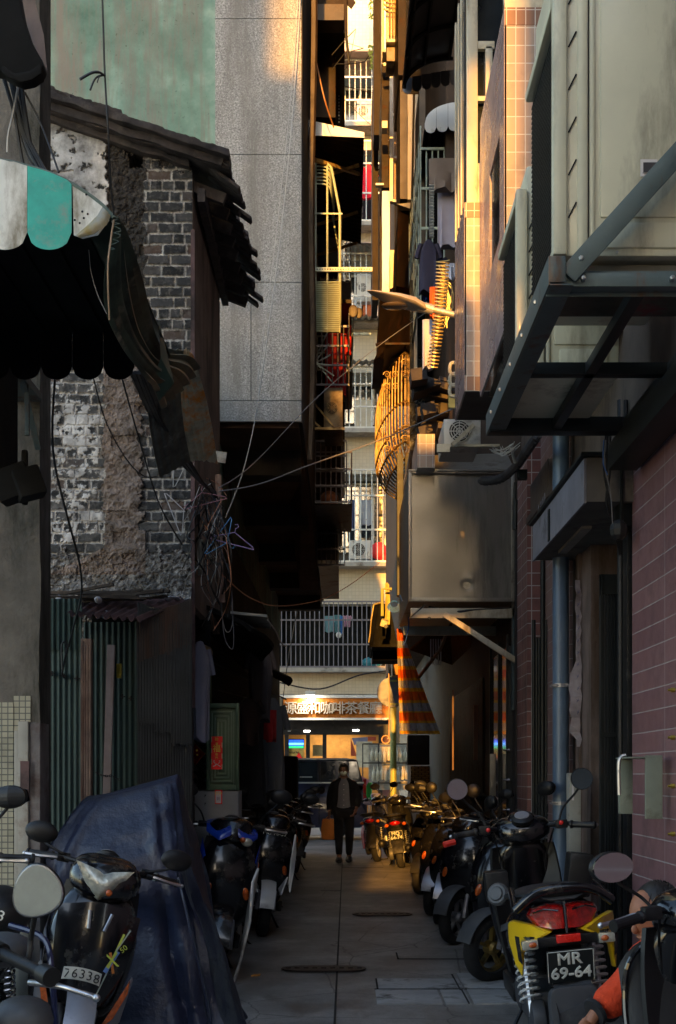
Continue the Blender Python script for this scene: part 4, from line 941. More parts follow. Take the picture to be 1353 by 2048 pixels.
# maroon cloths and second cage
garment('hanging_cloth', cloth('dark_red_cloth', (.30,.012,.012)), P(672, 668, 16), .26, .75, 'dark red cloth drying inside the left cage', 'towel', seed=14)
garment('hanging_cloth', cloth('brighter_red_cloth', (.6,.02,.02)), P(694, 640, 17.2), .12, .45, 'narrow brighter red cloth right of the dark red one', 'towel', seed=15)
m = MB(); cage(m, XW+.05, X(698, 16), 15.8, Z(780, 16), Z(665, 16), 6, 3, .008); cagey(m, X(698, 16), 15.8, 17.4, Z(780, 16), Z(640, 16), 6, 3, .008)
solo(m, 'lower_window_cage', BARD, 'dark lower barred cage holding the red cloths', 'window cage')
th = thing('sawtooth_awning', (X(705, 16.5), 17, Z(640, 17)), 'narrow dark awning with a toothed edge beside the red cloths', 'awning')
m = MB(); m.bx(XW+.02, X(704, 16.5), 16.4, 19, Z(612, 16.5), Z(605, 16.5)); part(m, 'sheet', BRNS, th)
m = MB()
for k in range(16): y_ = 16.4+.17*k; x_ = X(704, 16.5)+.02; m.prism([(x_, y_, Z(610, 16.5)), (x_, y_+.17, Z(610, 16.5)), (x_, y_+.085, Z(640, 16.5))], (.006, 0, 0))
m.ell(P(707, 622, 16.4), (.06, .01, .08), None, 12, 6); m.ell(P(718, 626, 16.45), (.05, .01, .07), None, 12, 6); part(m, 'scallops', BRNA, th)
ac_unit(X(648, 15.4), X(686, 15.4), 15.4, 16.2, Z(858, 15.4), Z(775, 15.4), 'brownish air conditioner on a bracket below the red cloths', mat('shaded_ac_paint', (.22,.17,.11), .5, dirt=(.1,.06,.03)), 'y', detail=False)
m = MB(); m.bar((XW+.02, 15.3, Z(862, 15.4)), (X(690, 15.4), 15.3, Z(862, 15.4)), .03, .03); m.bar((X(625, 15.4), 15.25, Z(795, 15.4)), (X(625, 15.4), 15.25, Z(862, 15.4)), .025, .025); m.bar((X(628, 15.4), 15.25, Z(812, 15.4)), (X(668, 15.4), 15.25, Z(860, 15.4)), .022, .02)
m.bar((X(625, 15.4), 15.3, Z(845, 15.4)), (X(645, 15.4), 15.3, Z(862, 15.4)), .02, .02)
solo(m, 'steel_bracket', BARY, 'rusty steel bracket carrying the brownish air conditioner', 'bracket')
th = thing('enclosed_balcony', (XW+.3, 18, Z(1140, 18)), 'stack of dark barred balcony boxes under the brownish air conditioner', 'balcony')
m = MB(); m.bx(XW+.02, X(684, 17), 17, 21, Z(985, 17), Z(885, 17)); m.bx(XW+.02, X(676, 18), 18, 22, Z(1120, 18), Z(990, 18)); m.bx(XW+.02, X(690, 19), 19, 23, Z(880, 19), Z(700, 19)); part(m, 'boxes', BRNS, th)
m = MB(); cage(m, XW+.02, X(694, 16.8), 16.8, Z(1010, 17), Z(890, 17), 6, 4, .007); cage(m, XW+.02, X(690, 17.8), 17.8, Z(1135, 18), Z(1010, 18), 6, 4, .007); parts(m, 'grille', BARD, th) if False else parts(m, 'grille', BARD, th)
m = MB(); 
for k in range(7): m.bx(X(655, 17.6), X(684, 17.6), 17.55, 17.58, Z(1060-9*k, 17.6), Z(1064-9*k, 17.6)+.03)
part(m, 'louvres', BRKD, th)
# upper left balconies
th = thing('rusty_roof_balcony', (XW+.2, 16, Z(235, 14)), 'dark rusty balcony mass with jagged sheets at the top beside the granite bay', 'balcony')
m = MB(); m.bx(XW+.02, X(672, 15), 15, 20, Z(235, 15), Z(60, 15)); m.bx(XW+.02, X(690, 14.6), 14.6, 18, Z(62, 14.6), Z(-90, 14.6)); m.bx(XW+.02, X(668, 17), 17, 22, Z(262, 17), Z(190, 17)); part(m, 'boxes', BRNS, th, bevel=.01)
m = MB(); m.grid(lambda a, b: (X(686+10*b, 14.5), 14.55, Z(-60+125*b+6*math.sin(b*40), 14.5)), 1, 24, .01)
m.bx(X(686, 14.5), X(696, 14.5), 14.5, 14.6, Z(66, 14.5), Z(-60, 14.5)); m.prism([P(696, -40, 14.5), P(712, -30, 14.5), P(704, -8, 14.5), P(712, 5, 14.5), P(703, 18, 14.5), P(694, 8, 14.5)], (0, .01, 0)); m.prism([P(672, 60, 15), P(680, 72, 15), P(676, 80, 15), P(682, 82, 15), P(673, 88, 15)], (0, .01, 0))
part(m, 'torn_sheets', BRNS, th)
m = MB(); m.bx(X(627, 14.3), X(688, 14.3), 14.3, 14.55, Z(40, 14.3), Z(8, 14.3)); part(m, 'gutter_box', BRNA, th)
m = MB(); m.tube([P(692, 65, 14.5), P(699, 128, 14.5)], .016, 6); m.tube([P(672, 128, 14.5), P(700, 128, 14.5), P(730, 124, 14.5), P(738, 112, 14.5)], .006, 5); m.tube([P(664, 110, 14.5), P(690, 80, 14.5), P(712, 58, 14.5)], .005, 5); m.tube([P(664, 140, 14.5), P(690, 106, 14.5), P(728, 96, 14.5)], .005, 5)
part(m, 'hanging_rods', WIRE, th)
th = thing('perforated_bracket', (X(680, 16), 16, Z(250, 16)), 'thin perforated steel bracket sticking out below the rusty balcony', 'bracket')
m = MB(); m.bar(P(667, 182, 16), P(683, 185, 16), .02, .02); m.bar(P(679, 186, 16), P(677, 250, 16), .06, .02); part(m, 'bar', BRNS, th)
m = MB()
for k in range(9): m.ell(P(678.5, 192+6.5*k, 15.96), (.008, .004, .012), None, 6, 4)
part(m, 'holes', BARW, th)
# ------------------------------------------------------------------ FAR building across the street
YF = 36.5
fb = thing('corner_apartment_block', (0, YF+2, 0), 'pale apartment block across the street at the far end of the alley', 'building')
fl = [1345, 1140, 868, 652, 460, 262, 60, -150]          # photo heights of the balcony floors
m = MB()
def seg(x0, x1, z0, z1, y=YF): m.bx(x0, x1, y, y+.3, z0, z1)
xl, xr = -7, 7; gx0, gx1 = X(556, YF), X(800, YF)
zz = [Z(p, YF) for p in fl]
bh = [(1208, 1338), (948, 1130), (745, 866), (522, 650), (300, 458), (140, 262)]
tops = 0
levels = [(Z(b, YF), Z(a, YF)) for a, b in bh]
prev = Z(1388, YF)
for (a, b) in levels:
    seg(gx0, gx1, prev, a); prev = b
seg(gx0, gx1, prev, 40)
seg(xl, gx0, 0, 40); seg(gx1, xr, 0, 40); m.bx(xl, xr, YF+3, YF+3.2, 0, 40)
part(m, 'tiled_wall', WTILE, fb)
m = MB()
for (a, b) in levels[1:]: m.bx(gx0, gx1, YF+.9, YF+.95, a, b)
part(m, 'recess_wall', mat('recess_wall_shade', (.055,.048,.04), .9, var=.2), fb)  # recess walls coloured dark for the shade inside the balconies
m = MB().bx(gx0, gx1, YF+.5, YF+.55, *levels[0]); part(m, 'dark_recess', BLKT, fb)  # near black backing, the shade of the lowest recess put into the colour
m = MB()
for (a, b) in levels: m.bx(gx0-.1, gx1, YF-.55, YF+.9, a-.12, a-.005)
parts(m, 'balcony_slab', mat('concrete_slab', (.34,.32,.28), .9, var=.2, dirt=(.12,.1,.08), damt=.4), fb)
for i, (a, b) in enumerate(levels):
    m = MB(); n_ = 22 if i else 26; cage(m, gx0, gx1-.02, YF-.5, a, b, n_, 0, .014, .022, hz=[a+.02, a+(b-a)*.35, a+(b-a)*.72, b]); cagey(m, gx1-.02, YF-.5, YF, a, b, 4, 3, .014, .02)
    part(m, 'window_cage', [BARD, BARW, BARW, BARW, BARW, BARW][i], fb)
    q = MB(); q.bx(X(660, YF)+.1, X(720, YF), YF+.84, YF+.88, a+.5, b-.15); q.bx(X(724, YF), X(772, YF), YF+.84, YF+.88, a+.5, b-.15); f_ = part(q, 'window', GLS, fb)
    q = MB()
    for px in (659, 690, 721, 748, 773): q.bx(X(px, YF)-.03, X(px, YF)+.03, YF+.8, YF+.835, a+.45, b-.1)
    q.bx(X(659, YF), X(773, YF), YF+.79, YF+.799, b-.15, b-.08); part(q, 'window_frame', BARW, f_)
m = MB(); m.bx(gx0, gx1, YF-.9, YF-.02, Z(138, YF), Z(138, YF)+.05); m.bx(X(690,YF), gx1, YF-.9, YF, Z(512, YF), Z(512, YF)+.03); part(m, 'canopy', mat('pinkish_canopy', (.4,.3,.25), .7), fb)
m = MB()
for (py) in (518, 742, 655): corr(m, (X(690, YF), YF-.95, Z(py, YF)), (X(772, YF)-X(690, YF), 0, 0), (0, .6, .06), .18, .03)
part(m, 'corrugated_canopy', WHB, fb)
th = thing('terrace_plant', (X(745, 40), 40, Z(120, 40)), 'scrap of green leaves on the far terrace at the top', 'plant')
m = MB(); rr = random.Random(9)
for k in range(420):
    c = P(750+rr.uniform(-12, 14), rr.choice([12, 112])+rr.uniform(-22, 26), 35.4); a = V((rr.uniform(-1,1), rr.uniform(-1,1), rr.uniform(-1,1))).normalized()*.05; b_ = a.orthogonal()*.5
    m.add([c-a, c+b_, c+a, c-b_], [(0,1,2,3)])
part(m, 'leaves', mat('leaf_green', (.10,.16,.03), .6, var=.5), th)
# upper canopies, air conditioners and laundry on far balconies
ac_unit(X(700, YF-.3), X(742, YF-.3), YF-.35, YF-.05, Z(1122, YF), Z(1085, YF), 'white air conditioner behind bars, beside the red bag, on the second far balcony', ACW, detail=False)
ac_unit(X(714, YF-.3), X(742, YF-.3), YF-.35, YF-.05, Z(612, YF), Z(557, YF), 'yellow lit air conditioner on the fourth far balcony', ACW, detail=False)
ac_unit(X(714, YF-.3), X(745, YF-.3), YF-.35, YF-.05, Z(255, YF), Z(214, YF), 'cream air conditioner on the uppermost far balcony', ACW, detail=False)
m = MB(); m.ell(P(758, 1102, YF-.3), (.24, .12, .25), None, 14, 8); m.ell(P(770, 1116, YF-.3), (.15, .12, .14), None, 12, 8); solo(m, 'red_bag', mat('red_bag_cloth', (.6,.02,.02), .6), 'bulging red bag beside the white air conditioner on the far balcony', 'bag', smooth=True)
m = MB(); m.ell(P(745, 1325, YF-.2), (.30, .2, .16), None, 14, 8); solo(m, 'plastic_basin', mat('turquoise_plastic', (.03,.22,.28), .4), 'turquoise plastic bundle on the lowest far balcony floor', 'basin', smooth=True)
m = MB(); m.ell(P(678, 1270, YF-.2), (.08, .04, .09), None, 12, 6); solo(m, 'hanging_ladle', BARW, 'round pale ladle hanging on the lowest far balcony', 'ladle', smooth=True)
for (px, py, w_, h_, c, lab, kd) in ((660, 1232, .28, .45, (.12,.24,.27), 'teal cloth hung left in the lowest far cage', 'towel'), (676, 1230, .2, .5, (.08,.2,.22), 'dark teal cloth beside the blue one in the lowest far cage', 'towel'), (682, 1232, .14, .5, (.03,.14,.42), 'bright blue cloth in the lowest far cage', 'towel'), (695, 1230, .22, .32, (.42,.22,.28), 'pink cloth in the lowest far cage', 'shirt'),
    (738, 330, .42, .95, (.65,.01,.03), 'bright red shirt hung on the fifth far balcony', 'shirt'), (703, 1000, .2, .8, (.05,.07,.16), 'navy cloth hanging in the second far cage', 'towel'), (733, 1000, .3, .7, (.3,.32,.36), 'pale grey curtain like cloth in the second far cage', 'towel'),
    (728, 800, .5, .9, (.5,.46,.36), 'cream sheet in the third far cage', 'towel'), (744, 610, .5, .35, (.5,.14,.05), 'orange red towel low in the fourth far cage', 'towel'), (716, 590, .25, .6, (.5,.5,.5), 'white vest hanging in the fourth far cage', 'shirt')):
    garment('hanging_cloth', cloth('far_cloth', c), P(px, py, YF-.15), w_, h_, lab, kd, 'laundry on the far balconies', seed=int(px))
m = MB(); m.bar(P(662, 668, 30), P(742, 668, 30), .05, .05); solo(m, 'washing_line_bar', BARG, 'yellowish bar jutting over the third far balcony', 'bar')
# cafe front
sg = thing('cafe_sign', (X(674, YF-1), YF-1, Z(1440, YF-1)), 'wide orange brown slatted shop sign with raised Chinese lettering', 'sign')
ys = YF-.75
m = MB(); n_ = 86; x0, x1 = X(566, ys), X(784, ys)
for k in range(n_): a = x0+(x1-x0)*k/n_; m.bx(a+.003, a+(x1-x0)/n_-.012, ys-.03, ys, Z(1436, ys), Z(1397, ys))
m.bx(x0, x1, ys, ys+.05, Z(1436, ys), Z(1397, ys)); part(m, 'slats', mat('orange_wood_slat', (.55,.19,.025), .5, var=.25, dirt=(.16,.05,.015), damt=.3), sg)
m = MB().bx(X(556,ys), x1+.03, ys-.1, ys+.06, Z(1440, ys), Z(1436, ys)); m.bx(X(556,ys), x1-.2, ys-.1, ys+.06, Z(1396, ys), Z(1390, ys)); part(m, 'white_edges', BARW, sg)
for i, chh in enumerate('源盛和咖啡茶餐廳'):
    text(chh, .37, mat('bronze_letter', (.42,.34,.26), .5) if i == 0 else bpy.data.materials['bronze_letter'], sg, (X(581.5+24.3*i, ys)-.0, ys-.10, Z(1418, ys)), FACE, .04, 'sign_character', bold=.002)
fl_ = thing('sign_lamp', (X(620, ys-.3), ys-.3, Z(1392, ys)), 'small rectangular lamp glowing above the shop sign', 'lamp')
m = MB().bx(X(612, ys), X(632, ys), ys-.40, ys-.2, Z(1392, ys), Z(1384, ys)); m.tube([P(620, 1384, ys-.3), P(618, 1374, ys-.1)], .01, 5); part(m, 'housing', BARW, fl_, bevel=.01)
m = MB().bx(X(613, ys), X(631, ys), ys-.38, ys-.22, Z(1393, ys), Z(1392.2, ys)); part(m, 'tube', mat('lamp_glow', (1,1,1), .5, emit=(1,.93,.8), es=6), fl_)
L = bpy.data.lights.new('sign_spot', 'AREA'); L.energy = 8; L.size = .25; L.color = (1, .9, .7); o = bpy.data.objects.new('sign_spot', L); COL.objects.link(o); o.location = P(621, 1394.5, ys-.33); o.rotation_euler = (.5, 0, 0)
cf = thing('cafe', (X(674, YF), YF, 0), 'dark glazed cafe front with a warm lit interior behind the van', 'shop front')
m = MB()
for px in (558, 571, 613, 646, 757): m.bx(X(px, YF), X(px, YF)+.11, YF-.3, YF-.15, 0, Z(1455, YF))
m.bx(X(556, YF), X(790, YF), YF-.32, YF-.1, Z(1470, YF), Z(1440, YF)); part(m, 'frames', BLK, cf)
m = MB().bx(X(556,YF), X(762,YF), YF-.1, YF+2.95, -.1, .13); m.bx(X(556,YF), X(762,YF), YF-.1, YF+2.95, Z(1455, YF), Z(1452, YF)); part(m, 'floor_and_ceiling', DARKW, cf)
m = MB().bx(X(556,YF), X(762,YF), YF+2.2, YF+2.3, 0, Z(1455, YF)); part(m, 'back_wall', mat('warm_interior_wall', (.42,.24,.09), .8, var=.3), cf)
m = MB().bx(X(762, YF), X(792, YF), YF-.1, YF, 0, Z(1440, YF)); part(m, 'brown_pillar', mat('brown_pillar_paint', (.16,.06,.045), .6), cf)
for (px0, px1, py0, py1, Y, c, nm) in ((626, 646, 1490, 1512, YF+.1, (.38,.30,.14), 'menu_board'), (577, 608, 1497, 1518, YF-.16, (.50,.38,.10), 'yellow_panel'), (562, 566, 1490, 1512, YF-.2, (.5,.42,.2), 'wall_notice'), (713, 745, 1483, 1535, YF-.35, (.36,.34,.26), 'wall_notice')):
    m = MB().bx(X(px0, Y), X(px1, Y), Y-.02, Y, Z(py1, Y), Z(py0, Y)); part(m, nm, mat(nm, c, .7, var=.25, vs=9), cf)
m = MB()
for (a, b) in ((581, 4.5), (588, 4.5), (595, 4)): m.tube([P(a+b/2*math.cos(q*pi/6), 1503+3*math.sin(q*pi/6), YF-.2) for q in range(7)], .01, 4)
part(m, 'panel_drawing', BLK, cf)
m = MB().prism([P(590, 1517, YF-.2), P(598, 1505, YF-.2), P(606, 1517, YF-.2)], (0, .01, 0)); part(m, 'red_triangle', RED, cf)
m = MB().prism([P(702, 1476, YF-.3), P(702, 1512, YF-.3), P(714, 1512, YF-.3)], (0, .03, 0)); m.bx(X(736, YF), X(752, YF), YF-.3, YF-.27, Z(1482, YF), Z(1474, YF)); part(m, 'red_brown_board', mat('red_brown_board', (.3,.05,.02), .6), cf)
m = MB().prism([P(704, 1476, YF-.27), P(736, 1474, YF-.27), P(736, 1483, YF-.27), P(709, 1490, YF-.27)], (0, .03, 0)); part(m, 'blue_grey_board', mat('blue_grey_board', (.16,.18,.3), .6), cf)
tv = thing('television', (X(593, YF), YF, 2), 'television screen showing blue and green bands inside the cafe', 'television')
m = MB().bx(X(575, YF), X(609, YF), YF-.12, YF-.06, Z(1498, YF), Z(1478, YF)); part(m, 'cabinet', BLK, tv)
def band(a, b, c, e): 
    m = MB().bx(X(577, YF), X(608, YF), YF-.135, YF-.122, Z(b, YF), Z(a, YF)); part(m, 'screen_band', mat('screen_band', c, .3, emit=c, es=e), tv)
band(1480, 1486, (.01,.06,.5), .7); band(1486, 1490, (.1,.35,.8), .8); band(1490, 1492.5, (.02,.1,.4), .5); band(1492.5, 1496.5, (.02,.4,.12), .5)
for i, (px, py) in enumerate(((615, 1463), (712, 1461.5), (580, 1463))):
    m = MB().bx(X(px-6, YF), X(px+6, YF), YF-.34, YF-.325, Z(py+1.3, YF), Z(py-1.3, YF)) if i < 2 else MB().bx(X(px-3, YF), X(px+3, YF), YF-.34, YF-.325, Z(py+.5, YF), Z(py-.5, YF))
    solo(m, 'ceiling_lamp', bpy.data.materials['lamp_glow'] if i < 2 else BARW, ('small white ceiling lamp left of centre over the cafe door', 'small white ceiling lamp over the blue grey board', 'dim little fitting at the left end of the cafe lintel')[i], 'lamp')
L = bpy.data.lights.new('cafe_light', 'AREA'); L.energy = 14; L.size = 1.5; L.color = (1, .7, .32); o = bpy.data.objects.new('cafe_light', L); COL.objects.link(o); o.location = (X(665, YF), YF+1.2, Z(1458, YF)); 
# van
van = thing('minivan', (X(640, 29), 29.8, 0), 'dark blue minivan parked across the end of the alley', 'van')
y0, y1 = 28.9, 30.5
xr_ = X(735, y0); xf = xr_-4.3; 
def vsec(x, zt_, zb, inset):
    return [(x, y0+inset, zt_), (x, y0+.05+inset*.3, zb+(zt_-zb)*.55), (x, y0, zb+(zt_-zb)*.45), (x, y0+.02, zb), (x, y1-.02, zb), (x, y1, zb+(zt_-zb)*.45), (x, y1-.05-inset*.3, zb+(zt_-zb)*.55), (x, y1-inset, zt_)]
zt_ = Z(1516, y0)
m = MB(); m.loft([vsec(xr_, .95, .42, .1), vsec(xr_-.05, 1.1, .30, .12), vsec(xr_-.22, zt_-.05, .28, .16), vsec(xr_-.45, zt_, .28, .16), vsec(xr_-3.0, zt_, .28, .16), vsec(xr_-3.7, 1.2, .28, .12), vsec(xf, .95, .35, .1)])
part(m, 'body', mat('dark_blue_van_paint', (.018,.023,.06), .3, coat=.3, dirt=(.03,.03,.04), damt=.2), van, bevel=.05, seg=3)
m = MB()
for (a, b_) in ((X(594, y0), X(636, y0)), (X(641, y0), X(672, y0)), (X(676, y0), X(694, y0))): m.prism([(a, y0+.055, Z(1562, y0)), (b_, y0+.055, Z(1562, y0)), (b_-.02, y0+.128, Z(1523, y0)), (a+.02, y0+.128, Z(1523, y0))], (0, -.025, 0))
m.prism([(X(699, y0), y0+.055, Z(1562, y0)), (X(722, y0), y0+.055, Z(1562, y0)), (X(714, y0), y0+.128, Z(1523, y0)), (X(699, y0), y0+.128, Z(1523, y0))], (0, -.025, 0))
part(m, 'window', GLS, van)
m = MB(); m.bx(X(588, y0), X(712, y0), y0+.10, y0+.16, Z(1519.5, y0), Z(1517.5, y0)); m.bx(X(592, y0), X(728, y0), y0-.012, y0+.012, Z(1567, y0), Z(1564, y0)); m.bx(X(600, y0), X(625, y0), y0+.02, y0+.03, Z(1555, y0), Z(1553, y0)); part(m, 'trim', BARW, van)
m = MB().bx(X(638, y0), X(639.5, y0), y0-.004, y0+.14, .35, Z(1524, y0)); part(m, 'door_seam', GAPM, van)
for x_ in (xr_-.75, xf+.8):
    for y_ in (y0+.02, y1-.2):
        m = MB(); m.lathe((x_, y_, .32), [(.30, 0), (.32, .04), (.32, .16), (.30, .2)], 28, (0,1,0)); w_ = part(m, 'wheel', RUB, van, smooth=True)
        m = MB(); m.lathe((x_, y_-.01, .32), [(.17, 0), (.18, .02)], 20, (0,1,0)); part(m, 'rim', SILV, w_)
m = MB().bx(xr_-.09, xr_-.02, y0+.06, y0+.16, Z(1600, y0), Z(1558, y0)); part(m, 'tail_light', LENSR, van)
# stall rack with hanging goods
st = thing('stall_rack', (X(770, 33.5), 33.5, 0), 'black wire display rack hung with bottles in front of the shop', 'rack')
yr = 33.6; m = MB(); cage(m, X(726, yr), X(822, yr), yr, 0, Z(1487, yr), 3, 0, .016, .016, hz=[Z(1488, yr), Z(1526, yr), Z(1566, yr)]); part(m, 'frame', BLK, st)
m = MB().bx(X(738, yr), X(822, yr), yr+.2, yr+.24, Z(1580, yr), Z(1486, yr)); part(m, 'back_cloth', mat('pale_backing', (.36,.34,.28), .8, var=.3, vs=8), st)
rr = random.Random(31)
for row, (pa, n_) in enumerate(((1495, 9), (1533, 10))):
    for k in range(n_):
        px = 745+8.2*k + (3 if row else 0)
        c = P(px, pa, yr-.02); m = MB(); h_ = .34+.06*rr.random()
        m.lathe((c.x, c.y, c.z-h_), [(.03, 0), (.055, .03), (.05, h_*.6), (.018, h_*.8), (.018, h_)], 8)
        solo(m, 'hanging_bottle', bpy.data.materials.get('clear_bottle') or mat('clear_bottle', (.50,.46,.33), .25, var=.2), ('pale bottle hanging in the upper row of the display rack' if row == 0 else 'pale bottle hanging in the lower row of the display rack'), 'bottle', ('bottles in the upper rack row', 'bottles in the lower rack row')[row], smooth=True)
m = MB(); m.lathe((X(737, 31), 31, Z(1600, 31)), [(.08, 0), (.1, .3), (.1, .42)], 12); solo(m, 'green_bin', mat('green_plastic', (.01,.3,.03), .4), 'small bright green plastic bin beside the van', 'bin')
m = MB(); m.box((X(728, 30.6), 30.6, Z(1562, 30.6)), (.22, .02, .16), Matrix.Rotation(.5, 3, 'Y')); solo(m, 'pink_flyer', mat('pink_paper', (.6,.25,.4), .6), 'pinkish paper corner poking out beside the van', 'paper')
ob = thing('orange_crate', (X(760, 26), 26, 0), 'tall orange red plastic box standing behind the sunlit scooters', 'box')
m = MB().bx(X(746, 26), X(768, 26), 25.9, 26.3, .25, Z(1612, 26)); part(m, 'body', mat('orange_plastic', (.62,.22,.05), .5, dirt=(.4,.06,.02), damt=.3), ob, bevel=.02)
m = MB().bx(X(745, 26), X(769, 26), 25.88, 26.32, Z(1612, 26), Z(1608, 26)); part(m, 'lid', mat('pink_white_plastic', (.55,.4,.4), .5), ob, bevel=.01)
m = MB(); m.box(P(742, 1605, 25.8), (.3, .25, .12), Matrix.Rotation(.2, 3, 'Y')); m.box(P(752, 1592, 25.9), (.2, .2, .1)); solo(m, 'plastic_bags', mat('lilac_plastic_bag', (.32,.26,.34), .4), 'crumpled lilac plastic bags beside the orange box', 'bag', bevel=.04)
m = MB(); m.lathe((X(738, 25.6), 25.6, 0), [(.12, 0), (.16, .3), (.14, .45)], 12); solo(m, 'red_bucket', mat('dark_red_plastic', (.3,.02,.015), .5), 'dark red bucket left of the orange box', 'bucket')
m = MB().bx(X(728, 30), X(731, 30), 29.98, 30.02, 0, Z(1590, 30)); m.bx(X(737, 27), X(740, 27), 26.98, 27.02, 0, Z(1595, 27)); solo(m, 'steel_posts', BARW, 'pair of slim pale steel posts right of the walking man', 'posts')
# road sign pole, seen from behind
sp_ = thing('road_sign', (X(788, 30), 30, 0), 'round road sign seen from behind on a yellow green pole', 'road sign')
m = MB().tube([(X(787, 30), 30, 0), (X(787, 30), 30, Z(1352, 30))], .075, 12); part(m, 'pole', GPOL, sp_)
m = MB(); m.lathe((X(784, 30), 29.9, Z(1385, 30)), [(.34, 0), (.35, .01), (.34, .02)], 28, (0,1,0)); part(m, 'disc', mat('sign_back_grey', (.15,.16,.2), .5, .3, dirt=(.1,.1,.11), damt=.3), sp_)
m = MB().bx(X(780, 30), X(795, 30), 29.86, 29.9, Z(1364, 30), Z(1361, 30)); m.bx(X(780, 30), X(795, 30), 29.86, 29.9, Z(1410, 30), Z(1407, 30)); part(m, 'clamps', GPOL, sp_)
m = MB(); m.tube([P(772+2*math.cos(a*pi/8)*4, 1479+math.sin(a*pi/8)*8, 22) for a in range(16)], .012, 5, closed=True); solo(m, 'cord_ring', mat('pink_cable2', (.5,.28,.2), .5), 'small round loop of cord hooked at the sign pole', 'cord')
# ------------------------------------------------------------------ RIGHT: tiled building
XR = 1.62
rb = thing('tiled_building', (2.2, 6, 0), 'building with purple ribbed tile below and beige tiled bays above the air conditioners', 'building')
YE = X(1265, 1) and XR*F/(1265-690)        # depth of the wall's edge at the recess
m = MB(); m.bx(XR, 5, 1.5, YE, 0, 3.4)
part(m, 'ribbed_tile_wall', TILEP, rb)
m = MB(); m.bx(XR+.01, 5, 1.5, 12, 3.42, 14); part(m, 'upper_wall', mat('olive_brown_plaster', (.10,.075,.06), .85, var=.3, dirt=(.04,.03,.025), damt=.5, streak=.3), rb)
m = MB(); m.bx(XR+.45, 5, YE+.02, 8.66, 0, 3.4); part(m, 'recess_wall', DARKW, rb)
m = MB(); m.bx(XR+.02, XR+.2, 8.66, 9.35, 0, 3.4); m.bx(XR+.0, XR+.05, 9.0, 9.12, 0, 3.4); part(m, 'concrete_jamb', mat('stained_jamb', (.14,.10,.085), .85, var=.4, dirt=(.06,.035,.02), damt=.5, streak=.2), rb)
m = MB(); m.bx(XR, XR+.3, 9.36, 10.75, 0, 4.4); part(m, 'pink_tile_wall', tilemat('pink_brown_tile', (.27,.17,.155), (.24,.15,.14), (.42,.38,.36), 2.2, .104, 0, .003, 0, rough=.4, dirt=(.20,.10,.04), damt=.35), rb)
YQ = 10.75; xq = X(1055, YQ)
m = MB(); m.bx(xq, XR+.2, YQ, YQ+.62, 0, 4.2); part(m, 'corner_pillar', TILEB, rb)
# gratings in the recess
m = MB(); 
for k in range(16): m.bx(X(1205,8.0)+.017*k, X(1205,8.0)+.017*k+.006, 7.98, 8.0, .2, Z(1150, 8))
m.bx(X(1200, 8), X(1262, 8), 7.97, 8.01, Z(1190, 8), Z(1150, 8)); m.bx(X(1200,8), X(1204,8), 7.96, 8.0, .1, Z(1150, 8)); m.bx(X(1200,8), X(1262,8), 7.97, 8.01, Z(1475, 8), Z(1465, 8))
gd = thing('metal_grille_door', (X(1230, 8), 8, 0), 'dark barred metal door in the recess beside the ribbed tiles', 'door'); part(m, 'bars', BRKD, gd)
m = MB().bx(X(1200,8.1), X(1268, 8.1), 8.08, 8.12, 0, Z(1150, 8)); part(m, 'panel', mat('dark_door_panel', (.03,.032,.034), .6), gd)
m = MB(); m.bx(X(1247, 7.6), X(1266, 7.6), 7.5, 7.62, 0, Z(905, 7.6)); m.tube([(X(1242, 7.7), 7.7, .1), (X(1242, 7.7), 7.7, Z(800, 7.7))], .022, 8); m.tube([(X(1252,7.45), 7.45, Z(1060, 7.45)), (X(1252,7.45), 7.45, Z(800, 7.45))], .014, 6)
solo(m, 'black_downpipe', BLK, 'black downpipes and duct at the edge of the ribbed tile wall', 'pipe', bevel=.003)
m = MB().bx(X(1236,7.4), X(1275, 7.4), 7.35, 7.5, Z(1055, 7.4), Z(870, 7.4)); m.bx(X(1240, 7.3), X(1246, 7.3), 7.28, 7.3, Z(1050, 7.3), Z(880,7.3)); solo(m, 'cable_duct', BRKD, 'short dark steel duct above the barred door', 'duct', bevel=.004)
m = MB(); 
for k, c in enumerate((0, 4, 9)): m.tube(wirepts([(1212+c, 870, 7.2), (1208+c*1.5, 940, 7.2), (1222-c, 1010, 7.2), (1232+c, 1070, 7.3), (1240, 1110, 7.4)]), .006, 5)
m.ell(P(1238, 1060, 7.2), (.05, .05, .06), None, 8, 6); solo(m, 'wire_knot', WIRE, 'knotted black wires above the barred door', 'cables')
wire([(1212, 880, 7.15), (1210, 930, 7.15), (1222, 990, 7.15), (1226, 1060, 7.2)], .0035, WIREG, label='pale grey wire hanging beside the small canopy')
wire([(1208, 880, 7.1), (1207, 925, 7.1), (1216, 950, 7.1)], .003, WIREB, label='short blue wire above the small concrete canopy')
dp = thing('blue_grey_drainpipe', (X(1124, 9.2), 9.2, 0), 'fat blue grey drainpipe on the pinkish tile wall', 'drainpipe')
m = MB().tube([(X(1122, 9.2), 9.2, .05), (X(1122, 9.2), 9.2, Z(830, 9.2))], .058, 20); part(m, 'pipe', PIPB, dp, smooth=True)
m = MB()
for py in (1375, 1110, 1610): m.lathe((X(1122, 9.2), 9.2, Z(py, 9.2)), [(.066, 0), (.066, .025)], 20); m.bx(X(1122,9.2)-.07, X(1122,9.2)+.1, 9.14, 9.26, Z(py, 9.2)+.005, Z(py, 9.2)+.02)
part(m, 'clamps', SILV, dp)
m = MB(); 
for px, r_ in ((1068, .016), (1074, .014), (1079, .012)): m.tube([(X(px, 10.6), 10.6, .4), (X(px, 10.6), 10.6, Z(1240 if px < 1072 else 1275, 10.6))], r_, 8)
